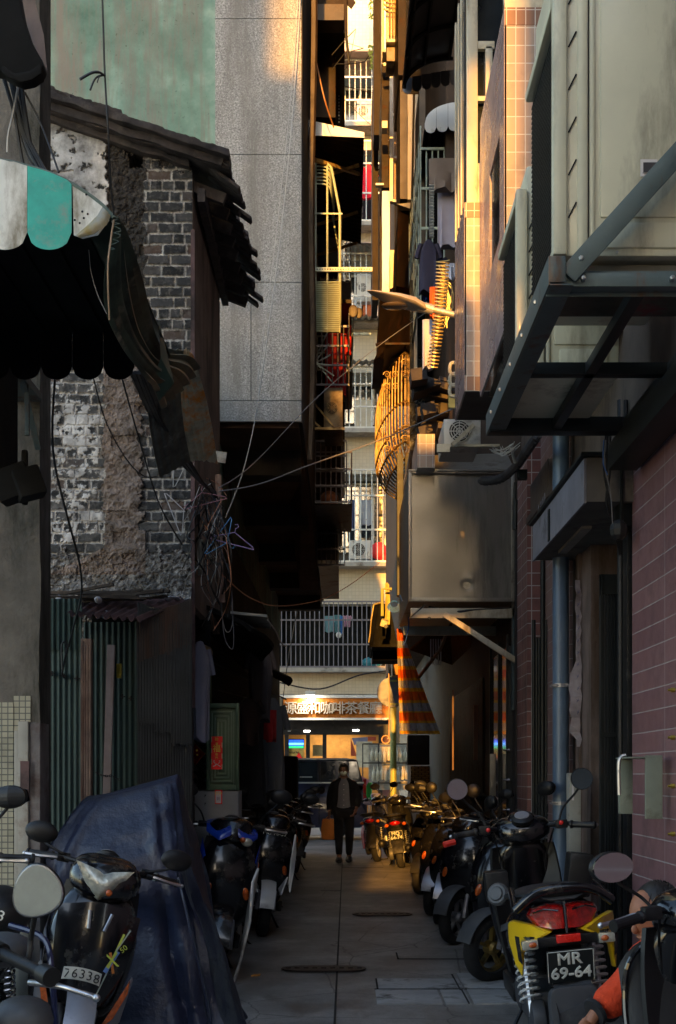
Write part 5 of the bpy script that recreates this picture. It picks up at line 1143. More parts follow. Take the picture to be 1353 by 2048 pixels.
m.tube([(X(1086, 10.5), 10.5, .3), (X(1086, 10.5), 10.5, Z(1120, 10.5))], .02, 8); m.tube([(X(1093, 10.4), 10.4, .3), (X(1093, 10.4), 10.4, Z(1240, 10.4))], .012, 8)
solo(m, 'vertical_pipes', BRKD, 'cluster of dark vertical pipes between the red brown pillar and the pink tiles', 'pipes')
pp = thing('torn_poster', (X(1153, 8.9), 8.9, 1.3), 'torn strip of pale paper poster peeling off the concrete jamb', 'poster')
Yp = 8.95; m = MB(); q = random.Random(4); L_, R_ = [], []
for k in range(24):
    py = 1160+14.5*k; l = 1152+q.uniform(-2, 2) - (9+q.uniform(0, 5) if 1330 < py < 1470 else 0)*(1 if py > 1340 else .5); r_ = 1162+q.uniform(-2, 3)
    L_.append(P(l, py, Yp-.01-(.05 if 1380 < py < 1460 else 0)*q.random())); R_.append(P(r_, py, Yp))
m.loft([[a, b_, b_+V((0,.004,0)), a+V((0,.004,0))] for a, b_ in zip(L_, R_)]); part(m, 'paper', mat('dirty_poster_paper', (.36,.32,.34), .85, var=.25, vs=12, dirt=(.16,.12,.12), damt=.4), pp)
m = MB()
for k in range(11): c = P(1156.5+q.uniform(-1,1), 1185+24*k, Yp-.012); m.bar(c+V((-.006,0,-.012)), c+V((.008,0,.014)), .005, .002); m.bar(c+V((-.008,0,.006)), c+V((.006,0,.0)), .004, .002)
part(m, 'faded_print', mat('faded_blue_print', (.10,.12,.26), .8), pp)
eb = thing('electric_box', (X(1146, 8.6), 8.6, .6), 'narrow off white electric box at the foot of the fat drainpipe', 'electric box')
m = MB().bx(X(1134,8.6), X(1157,8.6), 8.5, 8.62, .55, Z(1546, 8.6)); part(m, 'casing', WHB, eb, bevel=.006)
m = MB().bx(X(1139,8.6), X(1143,8.6), 8.494, 8.499, Z(1600, 8.6), Z(1560, 8.6)); part(m, 'label_strip', PWHT, eb)
mb_ = thing('metal_junction_box', (X(1285, 6.5), 6.5, 1.2), 'greenish grey metal box fixed open sided on the ribbed tile wall', 'box')
m = MB(); x0, x1 = X(1252, 6.5), XR-.002; m.bx(X(1284, 6.5), X(1318,6.5), 6.42, 6.44, Z(1637, 6.5), Z(1511, 6.5)); m.bx(x0, X(1318,6.5), 6.42, 6.75, Z(1517, 6.5), Z(1514, 6.5)); m.bx(x0+.01, X(1284,6.5), 6.70, 6.73, Z(1630, 6.5), Z(1518, 6.5)); part(m, 'casing', mat('greenish_box_paint', (.20,.22,.17), .6, var=.2, dirt=(.1,.09,.06), damt=.4), mb_, bevel=.003)
m = MB(); m.tube(smoothpts([(X(1239, 6.6), 6.6, Z(1590, 6.6)), (X(1238, 6.6), 6.6, Z(1530, 6.6)), (X(1243, 6.6), 6.6, Z(1514, 6.6)), (X(1252, 6.6), 6.6, Z(1510, 6.6))], 5), .01, 8); part(m, 'conduit', ALU, mb_)
for i, py in enumerate((1380, 1475, 1572, 1668)):
    yy = XR*F/(1350-690); m = MB(); m.lathe((XR, yy, Z(py, yy)), [(.012, 0), (.012, .02), (.006, .022), (.006, .034)], 8, (-1, 0, 0))
    solo(m, 'brass_screw', bpy.data.materials['brass'], ('uppermost brass screw at the right edge of the ribbed tiles', 'second brass screw from the top at the right edge', 'third brass screw from the top at the right edge', 'lowest brass screw at the right edge of the ribbed tiles')[i], 'screw', 'brass screws on the ribbed tiles')
# small canopy
cn = thing('concrete_canopy', (1.5, 8.2, 2.99), 'small grey concrete canopy over the recessed door', 'canopy')
xa = X(1172, 7.3); m = MB(); m.bx(xa+.006, XR+.4, 7.3, 9.3, Z(1003, 7.3), Z(915, 7.3)); part(m, 'slab', mat('canopy_concrete', (.13,.115,.10), .8, var=.3, dirt=(.07,.055,.05), damt=.4), cn)
m = MB(); m.bx(xa-.01, xa+.004, 7.3, 9.3, Z(1006, 7.3), Z(917, 7.3)); part(m, 'side_fascia', mat('lilac_grey_fascia', (.20,.19,.21), .6, var=.25, dirt=(.09,.08,.08), damt=.4), cn)
m = MB(); m.bx(xa-.03, XR, 7.27, 9.35, Z(913, 7.3), Z(906, 7.3)); m.bx(xa-.018, xa-.0105, 8.5, 8.56, Z(1003, 7.3), Z(930, 7.3)); part(m, 'drip_edge', BRKD, cn)
m = MB().bx(1.46, 1.52, 8.0, 8.9, Z(1003,7.3)-.02, Z(1003,7.3)-.001); part(m, 'dead_lamp', mat('dusty_tube', (.22,.2,.18), .5), cn)
# second window hood further along
m = MB(); m.bx(1.48, XR, 9.5, 10.6, Z(1010, 9.8), Z(995, 9.8)); m.bx(1.50, XR, 9.6, 10.5, Z(995, 9.8), Z(930, 9.8)); solo(m, 'window_hood', mat('brown_hood', (.10,.075,.065), .7, var=.3), 'brown window hood above the red brown pillar', 'hood')
m = MB()
for k in range(4): m.tube([P(1078+4*k, 1010-8*k, 9.6), P(1078+4*k, 1045, 9.6)], .006, 5)
solo(m, 'window_bars', BARD, 'short grey bars below the brown window hood', 'bars')
m = MB(); pts = smoothpts([P(968, 962, 10.5), P(1000, 958, 10.3), P(1030, 935, 9.9), P(1052, 905, 9.3), P(1075, 870, 8.8)], 10)
tw = []
for k, p in enumerate(pts): tw.append(p)
m.tube(tw, .035, 10)
for s_ in range(3): m.tube([p + V((0, .028*math.cos(k*.9+s_*2.1), .03*math.sin(k*.9+s_*2.1))) for k, p in enumerate(pts)], .014, 6)
m.ell(pts[0], (.05, .04, .035), None, 10, 6); solo(m, 'wrapped_hose', mat('dark_wrapped_hose', (.045,.045,.055), .6, var=.4, bump=.4, bs=60), 'thick black tape wrapped hose curving out over the steel box', 'hose')
m = MB(); m.tube([P(1031, 965, 10.2), P(1028, 1020, 10.2)], .012, 6); m.tube([P(1031, 1000, 10.2), P(1030, 1060, 10.2)], .02, 6); m.box(P(1045, 950, 9.9), (.07, .07, .07)); pf_ = thing('pipe_assembly', P(1030, 1060, 10.2), 'small box and pipe fitting under the wrapped hose', 'fitting'); parts(m, 'fitting', BRKD, pf_)
m = MB(); q = random.Random(8)
for k in range(12): m.tube(smoothpts([P(985+q.uniform(-8, 20), 895+q.uniform(-6, 8), 9.3), P(1010+q.uniform(-10,10), 905+q.uniform(-8, 8), 9.3), P(1035+q.uniform(-8, 8), 890+q.uniform(-8, 8), 9.2)], 4), .0028, 4)
m.tube([P(1022, 890, 9.3), P(1031, 925, 9.4)], .013, 6); solo(m, 'wire_scraps', WIREW, 'bunch of white wire scraps beneath the bracket foot', 'wires')

# ------------------------------------------------------------------ bracket and big air conditioners
bk = thing('wall_bracket', (1.2, 6, 3.3), 'large grey green steel frame carrying the air conditioners', 'bracket')
xo = X(1112, 5.0); zb = Z(548, 5.0)
m = MB(); m.bx(xo-.03, XR, 4.98, 5.045, zb-.055, zb-.002); m.bx(xo-.03, XR, 5.045, 5.05, zb-.07, zb+.03); part(m, 'near_crossbar', BRK, bk, bevel=.002)
m = MB(); m.bx(xo-.035, xo-.028, 4.95, 7.15, zb-.06, zb+.05); m.bx(xo-.028, xo+.06, 4.95, 7.15, zb-.062, zb-.056); m.bx(xo-.03, xo+.03, 4.95, 4.956, zb-.05, zb+.05); part(m, 'outer_rail', BRK, bk, bevel=.002)
m = MB(); 
for x_ in (1.12, 1.50): m.bx(x_, x_+.05, 5.06, 7.12, zb-.06, zb-.01)
m.bx(1.44, 1.60, 5.06, 7.12, zb-.26, zb-.12); parts(m, 'inner_rail', BRKD, bk, bevel=.003)
m = MB(); m.bx(xo-.03, XR+.05, 7.02, 7.12, zb-.07, zb+.01); m.bx(xo-.03, XR, 6.05, 6.12, zb-.06, zb-.005); parts(m, 'crossbar', BRKD, bk, bevel=.003)
m = MB(); m.bar((xo+.04, 4.965, zb-.02), (XR, 4.965, zb+.83), .012, .075); m.bar((xo+.04, 4.985, zb+.02), (XR, 4.985, zb+.868), .045, .008); part(m, 'near_diagonal', BRK, bk, bevel=.002)
m = MB()
for (x_, z_) in ((xo+.0, zb-.03), (xo+.0, zb+.02), (xo+.10, zb-.03), (1.25, zb-.03), (xo+.09, zb+.045), (1.30, zb+.50)): m.lathe((x_, 4.955, z_), [(.010, .03), (.010, 0), (.006, -.004)], 6, (0, 1, 0))
for k in range(5): m.lathe((xo-.036, 5.3+.4*k, zb+.0), [(.011, .006), (.011, 0), (.007, -.006)], 6, (1, 0, 0))
part(m, 'bolts', ALU, bk)
m = MB(); m.bar((xo+.03, 7.0, zb-.02), (XR, 7.0, zb+.83), .05, .06); part(m, 'far_diagonal', BRKD, bk)
m = MB(); m.bx(xo+.06, 1.5, 5.12, 5.62, zb+.055, zb+.08)
part(m, 'drip_tray', mat('stained_tray', (.09,.08,.06), .6, .3, var=.5, dirt=(.22,.05,.06), damt=.3, ds=6), bk)
ac_unit(.862, 1.36, 5.08, 5.88, zb+.10, zb+1.45, 'huge cream air conditioner nearest the viewer with its mesh grille facing the alley', CREAM, 'x')
xz = X(1052, 6.3)
ac_unit(xz, xz+.45, 6.28, 7.05, zb+.0, zb+1.02, 'smaller cream air conditioner behind the huge one on the same steel frame', CREAM, 'x')
m = MB(); lx = X(1300, 5.06); m.bx(lx-.035, lx+.03, 5.062, 5.066, Z(352, 5.06), Z(318, 5.06)); m.bx(lx-.028, lx+.02, 5.058, 5.0615, Z(346, 5.06), Z(324, 5.06))
sk = solo(m, 'rating_label', [PWHT], 'small white and dark rating label on the huge air conditioner', 'label')
m = MB().bx(lx-.026, lx+.03, 5.054, 5.0575, Z(345, 5.06), Z(326, 5.06)); solo(m, 'label_print', mat('dark_print', (.03,.025,.03), .5), 'dark printed square on the small rating label', 'label')

# ------------------------------------------------------------------ tiled bays
def bay(name, lab, pxl, Y0, Y1_, pyb, pyt, edge_rows=1):
    x0 = X(pxl, Y0); zb_, zt_ = Z(pyb, Y0), Z(pyt, Y0); th = thing(name, (x0+.4, Y0, zb_), lab, 'bay')
    e = .104
    m = MB().bx(x0, XR+.3, Y0, Y0+.02, zb_+e, zt_-e); part(m, 'front_tiles', TILEC, th)
    m = MB().bx(x0, XR+.3, Y0-.002, Y0+.02, zb_, zb_+e-.002); m.bx(x0, XR+.3, Y0-.002, Y0+.02, zt_-e+.002, zt_); parts(m, 'edge_tiles', TILED, th)
    return th, x0, zb_, zt_
th, x0, zb_, zt_ = bay('beige_tiled_bay', 'beige tiled bay with a dark underside hanging above the steel box', 930, 9.0, 9.75, 782, 405)
m = MB().bx(x0-.004, x0+.01, 9.0, 9.75, zb_, zt_); part(m, 'side_tiles', TILES, th)
m = MB().bx(x0+.004, XR+.3, 9.02, 9.75, zb_+.003, zt_); part(m, 'core', mat('bay_soffit_paint', (.10,.085,.075), .8, var=.3), th)
m = MB().bx(X(976, 9), X(999, 9), 8.992, 8.998, Z(742, 9), Z(645, 9)); part(m, 'dark_opening', GAPM, th)
m = MB().bx(X(980, 9), X(997, 9), 8.96, 8.99, Z(700, 9), Z(645, 9)); part(m, 'grey_vent_box', WHB, th)
m = MB()
yb = 9.03
m.bx(X(934, yb), X(956, yb), yb, yb+.06, zt_, Z(-60, yb)); m.bx(X(956, yb), X(990, yb), yb+.01, yb+.05, Z(96, yb), Z(80, yb)); m.bx(X(972, yb), X(986, yb), yb+.01, yb+.06, Z(405, yb), Z(90, yb)); m.bx(X(956, yb), X(972, yb), yb+.01, yb+.06, Z(405, yb), Z(325, yb)); m.bx(X(956,yb), X(975,yb), yb+.01, yb+.05, Z(200,yb), Z(190,yb))
part(m, 'cream_window_frame', WIN, th, bevel=.004)
m = MB().bx(X(950, yb), X(1010, yb), yb+.07, yb+.09, zt_, Z(-60, yb)); m.bx(x0+.002, x0+.012, yb+.1, 9.7, zt_+.02, Z(-60, yb)); part(m, 'window_pane', GLS, th)
m = MB(); 
for y_ in (9.2, 9.42, 9.66): m.bx(x0-.01, x0+.0, y_, y_+.05, zt_, Z(-60, yb))
part(m, 'side_frame', WIN, th)
th, x0, zb_, zt_ = bay('upper_tiled_bay', 'taller beige tiled bay behind the air conditioners with lit upper tiles', 1010, 7.6, 8.9, 660, 15)
m = MB(); m.bx(x0-.004, x0+.01, 7.6, 7.82, zb_, zt_); m.bx(x0-.004, x0+.01, 8.35, 8.95, zb_, zt_); m.bx(x0-.004, x0+.01, 7.82, 8.35, zb_, zb_+.62); m.bx(x0-.004, x0+.01, 7.82, 8.35, zb_+1.25, zt_); part(m, 'side_tiles', TILES, th)
m = MB().bx(x0+.05, XR+.3, 7.63, 8.95, zb_+.004, zt_); part(m, 'core', GLS, th)
m = MB().bx(X(1073, 7.6), X(1110, 7.6), 7.590, 7.597, Z(160, 7.6), Z(62, 7.6)); part(m, 'dark_window', GAPM, th)
m = MB(); m.bx(x0, x0+.05, 7.62, 7.68, zt_, 8); m.bx(X(1035, 7.6), X(1048, 7.6), 7.62, 7.68, zt_, 8); m.bx(x0, 1.5, 7.6, 7.67, zt_+.001, zt_+.05); part(m, 'window_frame', WIN, th)
m = MB(); m.bx(x0+.03, 1.6, 7.69, 7.7, zt_, 8); part(m, 'window_pane', GLS, th)
# small white AC in the gap
ac_unit(X(888, 10.3), X(962, 10.3), 10.3, 10.9, Z(888, 10.3), Z(838, 10.3), 'small white air conditioner under the beige bay above the steel box', ACW, 'y', detail=False)
m = MB(); m.bx(X(874, 10.2), X(900, 10.2), 10.18, 10.22, Z(905, 10.2), Z(889, 10.2)); m.bar(P(905, 890, 10.15), P(948, 850, 10.15), .03, .03); m.bx(X(880,10.2), X(1000,10.2), 10.2, 10.24, Z(893,10.2), Z(888,10.2)); lb = thing('ledge_bracket', P(900, 900, 10.2), 'cream ledge bracket holding the small white air conditioner', 'bracket'); parts(m, 'bar', WIN, lb)
m = MB(); m.bx(X(835, 11.3), X(870, 11.3), 11.3, 12.2, Z(935, 11.3), Z(868, 11.3)); solo(m, 'grey_tiled_parapet', TILEC, 'short grey tiled parapet left of the small white air conditioner', 'parapet')

# ------------------------------------------------------------------ stainless box on brackets
sb = thing('stainless_duct_box', (X(920, 11.5), 12, Z(1205, 11.5)), 'big dull stainless steel box hanging over the alley', 'duct box')
x0, x1, zb_, zt_ = X(817, 11.5), X(1029, 11.5), Z(1204, 11.5), Z(944, 11.5)
m = MB(); m.grid(lambda a, b: (x0+.02+(x1-x0-.04)*a, 11.5-.008*math.sin(a*pi)*math.sin(b*pi)+.006*noise.noise(V((a*3, b*4, 7))) + .02*math.exp(-(((a-.56)*24)**2+((b-.12)*30)**2)) - .012*math.exp(-(((a-.59)*20)**2+((b-.17)*24)**2)), zb_+.02+(zt_-zb_-.04)*b), 60, 60)
part(m, 'front_sheet', STEEL, sb, smooth=True)
m = MB(); m.bx(x0, x1, 11.505, 13.4, zb_, zt_); part(m, 'casing', STEELF, sb)
m = MB(); 
m.bx(x0, x0+.028, 11.47, 11.504, zb_, zt_); m.bx(x1-.028, x1, 11.47, 11.504, zb_, zt_); m.bx(x0+.0285, x1-.0285, 11.472, 11.504, zb_, zb_+.035); m.bx(x0+.0285, x1-.0285, 11.472, 11.504, zt_-.02, zt_); part(m, 'edge_frame', STEELF, sb, bevel=.004)
m = MB()
for a in [i/9 for i in range(10)]:
    for z_ in (zb_+.018, zt_-.01): m.ell((x0+.02+(x1-x0-.04)*a, 11.468, z_), (.005, .004, .005), None, 8, 5)
for a in [i/8 for i in range(1, 8)]:
    for x_ in (x0+.014, x1-.014): m.ell((x_, 11.468, zb_+(zt_-zb_)*a), (.005, .004, .005), None, 8, 5)
part(m, 'rivets', STEELF, sb)
m = MB(); m.prism([(x0+.06, 11.47, zt_+.005), (x1, 11.47, zt_+.005), (x1-.0, 12.0, zt_+.28), (x0+.2, 12.0, zt_+.26)], (0, .02, .015)); m.bx(x0-.0, x1+.0, 11.46, 11.5, zt_+.001, zt_+.015); part(m, 'sloping_lid', STEELF, sb)
su = thing('box_support_frame', (X(930, 11.5), 11.6, 2.7), 'cream steel beam and diagonal brace holding up the stainless box', 'bracket')
m = MB(); m.bx(X(822, 11.5), X(1030, 11.5), 11.5, 11.56, Z(1236, 11.5), Z(1216, 11.5)); m.bx(X(822, 11.5), X(1030, 11.5), 12.9, 12.96, Z(1236, 11.5), Z(1216, 11.5)); parts(m, 'beam', WIN, su, bevel=.003)
m = MB(); m.bar(P(888, 1228, 11.48), P(1033, 1322, 11.48), .04, .05); part(m, 'diagonal_brace', WIN, su, bevel=.003)
m = MB(); m.bx(X(1025, 11.5), X(1036, 11.5), 11.5, 11.58, Z(1420, 11.5), Z(1205, 11.5)); part(m, 'post', BRK, su)
m = MB(); m.bar(P(820, 1236, 11.44), P(850, 1210, 11.44), .02, .012); m.tube([P(859+2.5*math.cos(a*pi/5), 1237+3*math.sin(a*pi/5), 11.45) for a in range(10)], .004, 4, closed=True); part(m, 'strut', BRKD, su)
m = MB()
for k in range(3): m.tube(wirepts([(858, 1213+k, 11.6), (890, 1219+k*2, 11.55), (920, 1224-k, 11.5), (955, 1219, 11.5), (1020, 1216, 11.5)]), .006, 5)
solo(m, 'cable_run', WIRE, 'black cables lying along the cream beam under the stainless box', 'cables')
m = MB()
for k in range(7): m.tube([P(789+(9+k)*math.cos(a*pi/6)*.9, 1208+k+(7+k*.6)*math.sin(a*pi/6), 13.5) for a in range(12)], .004, 4, closed=True)
m.tube(wirepts([(800, 1190, 13), (812, 1215, 12.5), (828, 1230, 12)]), .006, 5); m.tube(wirepts([(805, 1200, 12.6), (818, 1240, 12.6), (812, 1280, 12.6), (805, 1290, 12.6)]), .006, 5)
solo(m, 'blue_cable_coil', WIREB, 'coil of bright blue cable hanging left of the stainless box', 'cable')

# ------------------------------------------------------------------ RIGHT farther
mr = thing('alley_building', (2.5, 20, 0), 'tall dark building running up the right side beyond the stainless box', 'building')
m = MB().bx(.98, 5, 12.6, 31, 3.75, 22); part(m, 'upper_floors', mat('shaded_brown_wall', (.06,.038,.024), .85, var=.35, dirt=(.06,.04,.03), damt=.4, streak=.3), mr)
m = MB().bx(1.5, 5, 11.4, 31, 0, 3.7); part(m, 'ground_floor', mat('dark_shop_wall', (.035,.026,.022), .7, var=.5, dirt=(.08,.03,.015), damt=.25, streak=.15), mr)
m = MB()
for k in range(40): m.bx(1.48, 1.499, 14+.11*k, 14.05+.11*k, .1, 2.5)
part(m, 'roller_shutter', BRNS, mr)
m = MB(); m.bx(1.46, 1.499, 11.6, 12.9, .3, 2.6); f_ = part(m, 'glass_door', mat('shop_glass', (.05,.055,.06), .05, .3, coat=1), mr)
m = MB()
for y_ in (11.58, 12.2, 12.9): m.bx(1.44, 1.459, y_, y_+.04, .1, 2.7)
part(m, 'door_frame', BRKD, f_)
m = MB()
for py in (1500, 1560, 1620):
    m.lathe(P(1020, py, 11.55), [(.014, 0), (.014, .03), (.008, .035), (.008, .06)], 8, (-1, 0, 0))
part(m, 'glass_clamps', CHR, f_)
m = MB().bx(X(980, 12.3), X(992, 12.3), 12.28, 12.34, Z(1592, 12.3), Z(1508, 12.3)); solo(m, 'letter_box', STEELF, 'small brownish metal plate box by the dark glass door', 'box', bevel=.006)
m = MB()
for (px, w_, c0, c1) in ((948, 8, 1410, 1520), (905, 3, 1380, 1540)): m.bx(X(px, 13.8), X(px+w_, 13.8), 13.8, 13.83, Z(c1, 13.8), Z(c0, 13.8))
solo(m, 'reddish_door_strips', mat('reddish_brown_wood', (.13,.05,.025), .5, var=.4), 'narrow reddish wooden strips in the dark shop wall', 'strips')
# striped tarpaulin
st_ = thing('striped_tarpaulin', (1.1, 17, 2.0), 'tarpaulin with orange, yellow and white stripes hanging below the dark eave', 'tarpaulin')
Yt = 17.0; bands = []; py = 1262
seq = [('o', 26), ('w', 16), ('o', 18), ('y', 5), ('w', 16), ('y', 8), ('o', 18), ('y', 6), ('w', 16), ('y', 8), ('o', 19), ('y', 6), ('w', 18), ('y', 3), ('o', 18), ('y', 5), ('w', 17), ('y', 7)]
tot = 1468-1258; sc = tot/sum(b for _, b in seq)
TC = {'o': mat('tarp_orange', (.75,.13,.008), .55, var=.15, vs=8), 'w': mat('tarp_white_blue', (.42,.43,.50), .55, var=.3, vs=14, dirt=(.12,.15,.3), damt=.3, ds=14), 'y': mat('tarp_yellow', (.80,.42,.02), .5, var=.1)}
NM = {'o': 'orange_stripe', 'w': 'white_stripe', 'y': 'yellow_stripe'}
py = 1258.
for k_, h_ in seq:
    a0, a1 = py, py+h_*sc; py = a1; mm = MB()
    def fn(a, b, a0=a0, a1=a1):
        q_ = a0+(a1-a0)*b; l = 794+(q_-1258)*.028; r_ = l + (8 + (q_-1258)*.62)
        r_ = max(r_, 0); rr_ = min(960, l+ (9+(q_-1258)*.34))  # right edge cut slanting, in place of the shadow over the rest
        return P(l+(rr_-l)*a, q_, Yt) + V((0, .03*math.sin(a*19+q_*.012)+.02*math.sin(a*43), 0))
    mm.grid(fn, 40, 3, .004); part(mm, NM[k_], TC[k_], st_, smooth=True)
m = MB(); m.prism([P(820, 1300, 16.9), P(900, 1235, 16), P(1000, 1240, 14), P(905, 1330, 16.5)], (0, 0, .02)); m.bar(P(838, 1355, 16.7), P(880, 1300, 15), .03, .03); m.bar(P(880, 1300, 15), P(905, 1240, 13), .03, .03); solo(m, 'dark_eave', BRNS, 'dark lean to eave over the striped tarpaulin', 'eave')
m = MB(); 
for k in range(5): m.tube([P(862+5*k, 1278, 16), P(862+5*k, 1330, 16)], .008, 5)
solo(m, 'dim_bars', BARD, 'few dim vertical bars in the dark above the tarpaulin', 'bars')
m = MB().bx(X(816, 19), X(860, 19), 19, 19.3, Z(1530, 19), Z(1470, 19)); solo(m, 'black_speaker_box', BLK, 'black box hanging under the striped tarpaulin', 'box', bevel=.02)
m = MB().bx(X(822, 23), X(860, 23), 23, 23.05, Z(1625, 23), Z(1532, 23)); solo(m, 'wicker_screen', tilemat('wicker_brick', (.42,.26,.08), (.36,.20,.05), (.05,.03,.01), .12, .035, .5, .008, 0, rough=.7), 'woven brownish screen standing under the black box', 'screen')
# camera on pipe
cc = thing('security_camera', (X(770, 20), 20, Z(1255, 20)), 'small yellow lit security camera hanging from a thin pipe', 'camera')
m = MB(); m.tube([P(765, 1232, 20), P(765, 1178, 20), P(784, 1178, 20)], .025, 6); part(m, 'arm', GPOL, cc)
m = MB(); m.box(P(769, 1246, 19.9), (.11, .2, .10), Matrix.Rotation(.3, 3, 'Y')@Matrix.Rotation(.25, 3, 'X')); b_ = part(m, 'housing', WIN, cc, bevel=.015)
m = MB(); m.lathe(P(772, 1253, 19.78), [(.028, 0), (.028, -.02)], 10, (0, 1, 0)); part(m, 'lens', BLK, b_)
m = MB(); q = random.Random(13)
for k in range(14): m.tube(smoothpts([P(774+q.uniform(-4,4), 1170+q.uniform(-5, 5), 20.2), P(776+q.uniform(-5,5), 1205, 20.2), P(774+q.uniform(-5, 5), 1245+q.uniform(-10, 10), 20.2)], 4), .012, 4)
solo(m, 'yellow_rag_cables', mat('yellow_foam_pipe', (.55,.42,.10), .7, var=.3), 'bundle of yellowish cables beside the security camera', 'cables')
m = MB(); m.bx(X(743, 21), X(796, 21), 20.5, 22.5, Z(1300, 21), Z(1295, 21)); m.prism([P(748, 1210, 21), P(765, 1206, 21), P(780, 1210, 21), P(796, 1290, 21), P(738, 1295, 21)], (0, .04, 0)); m.bx(X(746, 21.2), X(800, 21.2), 21.2, 22, Z(1320, 21.2), Z(1290, 21.2))
aw3 = thing('black_ragged_awning', (X(770, 21), 21, Z(1320, 21)), 'black ragged awning with a rope edged side above the road sign', 'awning'); part(m, 'cloth', BLKT, aw3)
m = MB(); m.tube([P(748, 1209, 20.95), P(743, 1240, 20.95), P(741, 1265, 20.95), P(738, 1285, 20.95)], .012, 5); m.tube([P(748, 1209, 20.95), P(766, 1204, 20.95)], .014, 5); part(m, 'rope_edge', WIREY, aw3)
m = MB(); m.bx(X(785, 24), X(797, 24), 24, 24.6, Z(1350, 24), Z(1306, 24)); solo(m, 'hanging_box_sign', mat('orange_brown_box', (.35,.17,.04), .6), 'small blank orange brown box above the road sign', 'box', bevel=.02)
m = MB(); m.bx(X(776, 34), X(784, 34), 33.9, 34, Z(1338, 34), Z(1300, 34)); solo(m, 'yellow_board', mat('yellow_board', (.5,.42,.12), .6), 'small yellow board fixed left of the orange brown box', 'board')
# pilaster strip & louvres
m = MB(); m.bx(X(795, 15.5), X(807, 15.5), 15.5, 15.7, Z(1190, 15.5), Z(905, 15.5)); solo(m, 'vertical_steel_strip', BRKD, 'vertical grey steel strip left of the stainless box', 'strip')
m = MB()
for k in range(15): m.bar(P(802, 1062+8.5*k, 15), P(812, 1072+8.5*k, 15), .05, .012)
solo(m, 'slanted_louvres', BRK, 'slanted grey louvres between the steel strip and the stainless box', 'louvres')
m = MB(); m.tube([(X(780, 34.5), 34.5, Z(1345, 34.5)), (X(780, 34.5), 34.5, Z(880, 34.5))], .05, 8); m.tube([(X(776, 34.3), 34.3, Z(1180, 34.3)), (X(776, 34.3), 34.3, Z(1120, 34.3))], .03, 8); solo(m, 'green_drainpipe', GPOL, 'yellow green drainpipe on the far block beside the lower balconies', 'drainpipe')

# ornate belly cage
oc = thing('ornate_belly_cage', (.6, 16.5, 5.6), 'rusty yellow ornate wrought iron cage bellying out over the alley', 'window cage')
ya, yb_ = 15.2, 17.6; xw_ = .82
prof = [(.50, Z(700, 15.2)), (.46, Z(740, 15.2)), (.455, Z(830, 15.2)), (.47, Z(868, 15.2)), (.53, Z(900, 15.2)), (.64, Z(925, 15.2)), (.80, Z(932, 15.2))]
m = MB()
def plan(t_, ins=0): a = t_*pi/2; return (.86-(.415-ins)*math.cos(a), 17.3-(2.15-ins)*math.sin(a)**1.0)
vp = [(0, 700), (-.03, 735), (-.035, 800), (-.03, 850), (.01, 878), (.10, 905), (.24, 922)]
NB = 19
for k in range(NB):
    t_ = k/(NB-1); m.tube(smoothpts([(plan(t_, q)[0], plan(t_, q)[1], Z(py, 15.2)) for q, py in vp], 3), .010, 5)
for q, py in (vp[0], vp[2], vp[3], vp[4], vp[5], vp[6]): m.tube([(plan(k/16, q)[0], plan(k/16, q)[1], Z(py, 15.2)) for k in range(17)], .013, 5)
part(m, 'bars', BARY, oc)
m = MB()
def scroll(c, s_, fl=1, plane='x'):
    pts = []
    for k in range(22):
        t_ = k/21*3.2*pi; r_ = s_*(1-k/24); dx, dz = fl*r_*math.cos(t_), r_*math.sin(t_)
        pts.append(V(c)+(V((dx, 0, dz)) if plane == 'x' else V((0, dx, dz))))
    m.tube(pts, .007, 4)
for zc in (728, 752, 860, 880):
    for t0_ in (.55, .85, .99):
        px_, py_ = plan(t0_, -.05)
        for fl in (-1, 1): scroll((px_+fl*.05, py_-.02, Z(zc, 15.2)), .045, fl)
part(m, 'scrolls', BARY, oc)
m = MB(); m.bx(.47, .98, 15.15, 17.7, Z(692, 15.2), Z(688, 15.2)); part(m, 'roof_plate', BRNS, oc)
# posts and dark sheets to its right and above
m = MB(); m.bx(X(818, 15), X(824, 15), 15, 15.1, Z(880, 15), Z(690, 15)); m.bx(X(829, 14), X(835, 14), 14, 14.1, Z(760, 14), Z(610, 14)); m.bx(X(832, 14), X(852, 14), 14, 14.05, Z(755, 14), Z(748, 14)); pt = thing('window_frame', (X(826, 14.5), 14.5, Z(880, 14.5)), 'slim pale window frame posts right of the ornate cage', 'window frame'); part(m, 'post', WIN, pt)
m = MB(); m.bx(X(820,14.2), X(850,14.2), 14.2, 17, Z(900,14.2), Z(560,14.2)); solo(m, 'shaded_window_box', GLS, 'dark glazed window box right of the ornate cage', 'window box')
m = MB(); m.prism([P(760, 600, 16), P(822, 612, 15), P(822, 690, 15), P(790, 692, 15.5), P(757, 715, 16)], (0, 1.6, 0)); solo(m, 'brown_sheet_awning', BRNS, 'dark brown sheet awning behind the street lamp head', 'awning')
m = MB(); m.tube([P(752, 690, 15.5), P(778, 683, 15.5)], .02, 5); m.prism([P(748, 720, 15.9), P(760, 695, 15.9), P(820, 690, 15.2), P(812, 712, 15.4)], (0, 1.2, 0)); solo(m, 'ragged_cage_roof', BRNS, 'ragged dark roof scrap on top of the ornate cage', 'roof scrap')
sa = thing('tall_dark_awning', (X(810, 15), 15, Z(575, 15)), 'tall dark sheet awning with a glowing top edge, above the brown sheet awning', 'awning')
m = MB(); m.prism([P(797, 416, 15.2), P(830, 410, 14.8), P(828, 578, 14.8), P(793, 572, 15.2)], (0, 1.4, 0)); part(m, 'side_sheet', BRNS, sa)
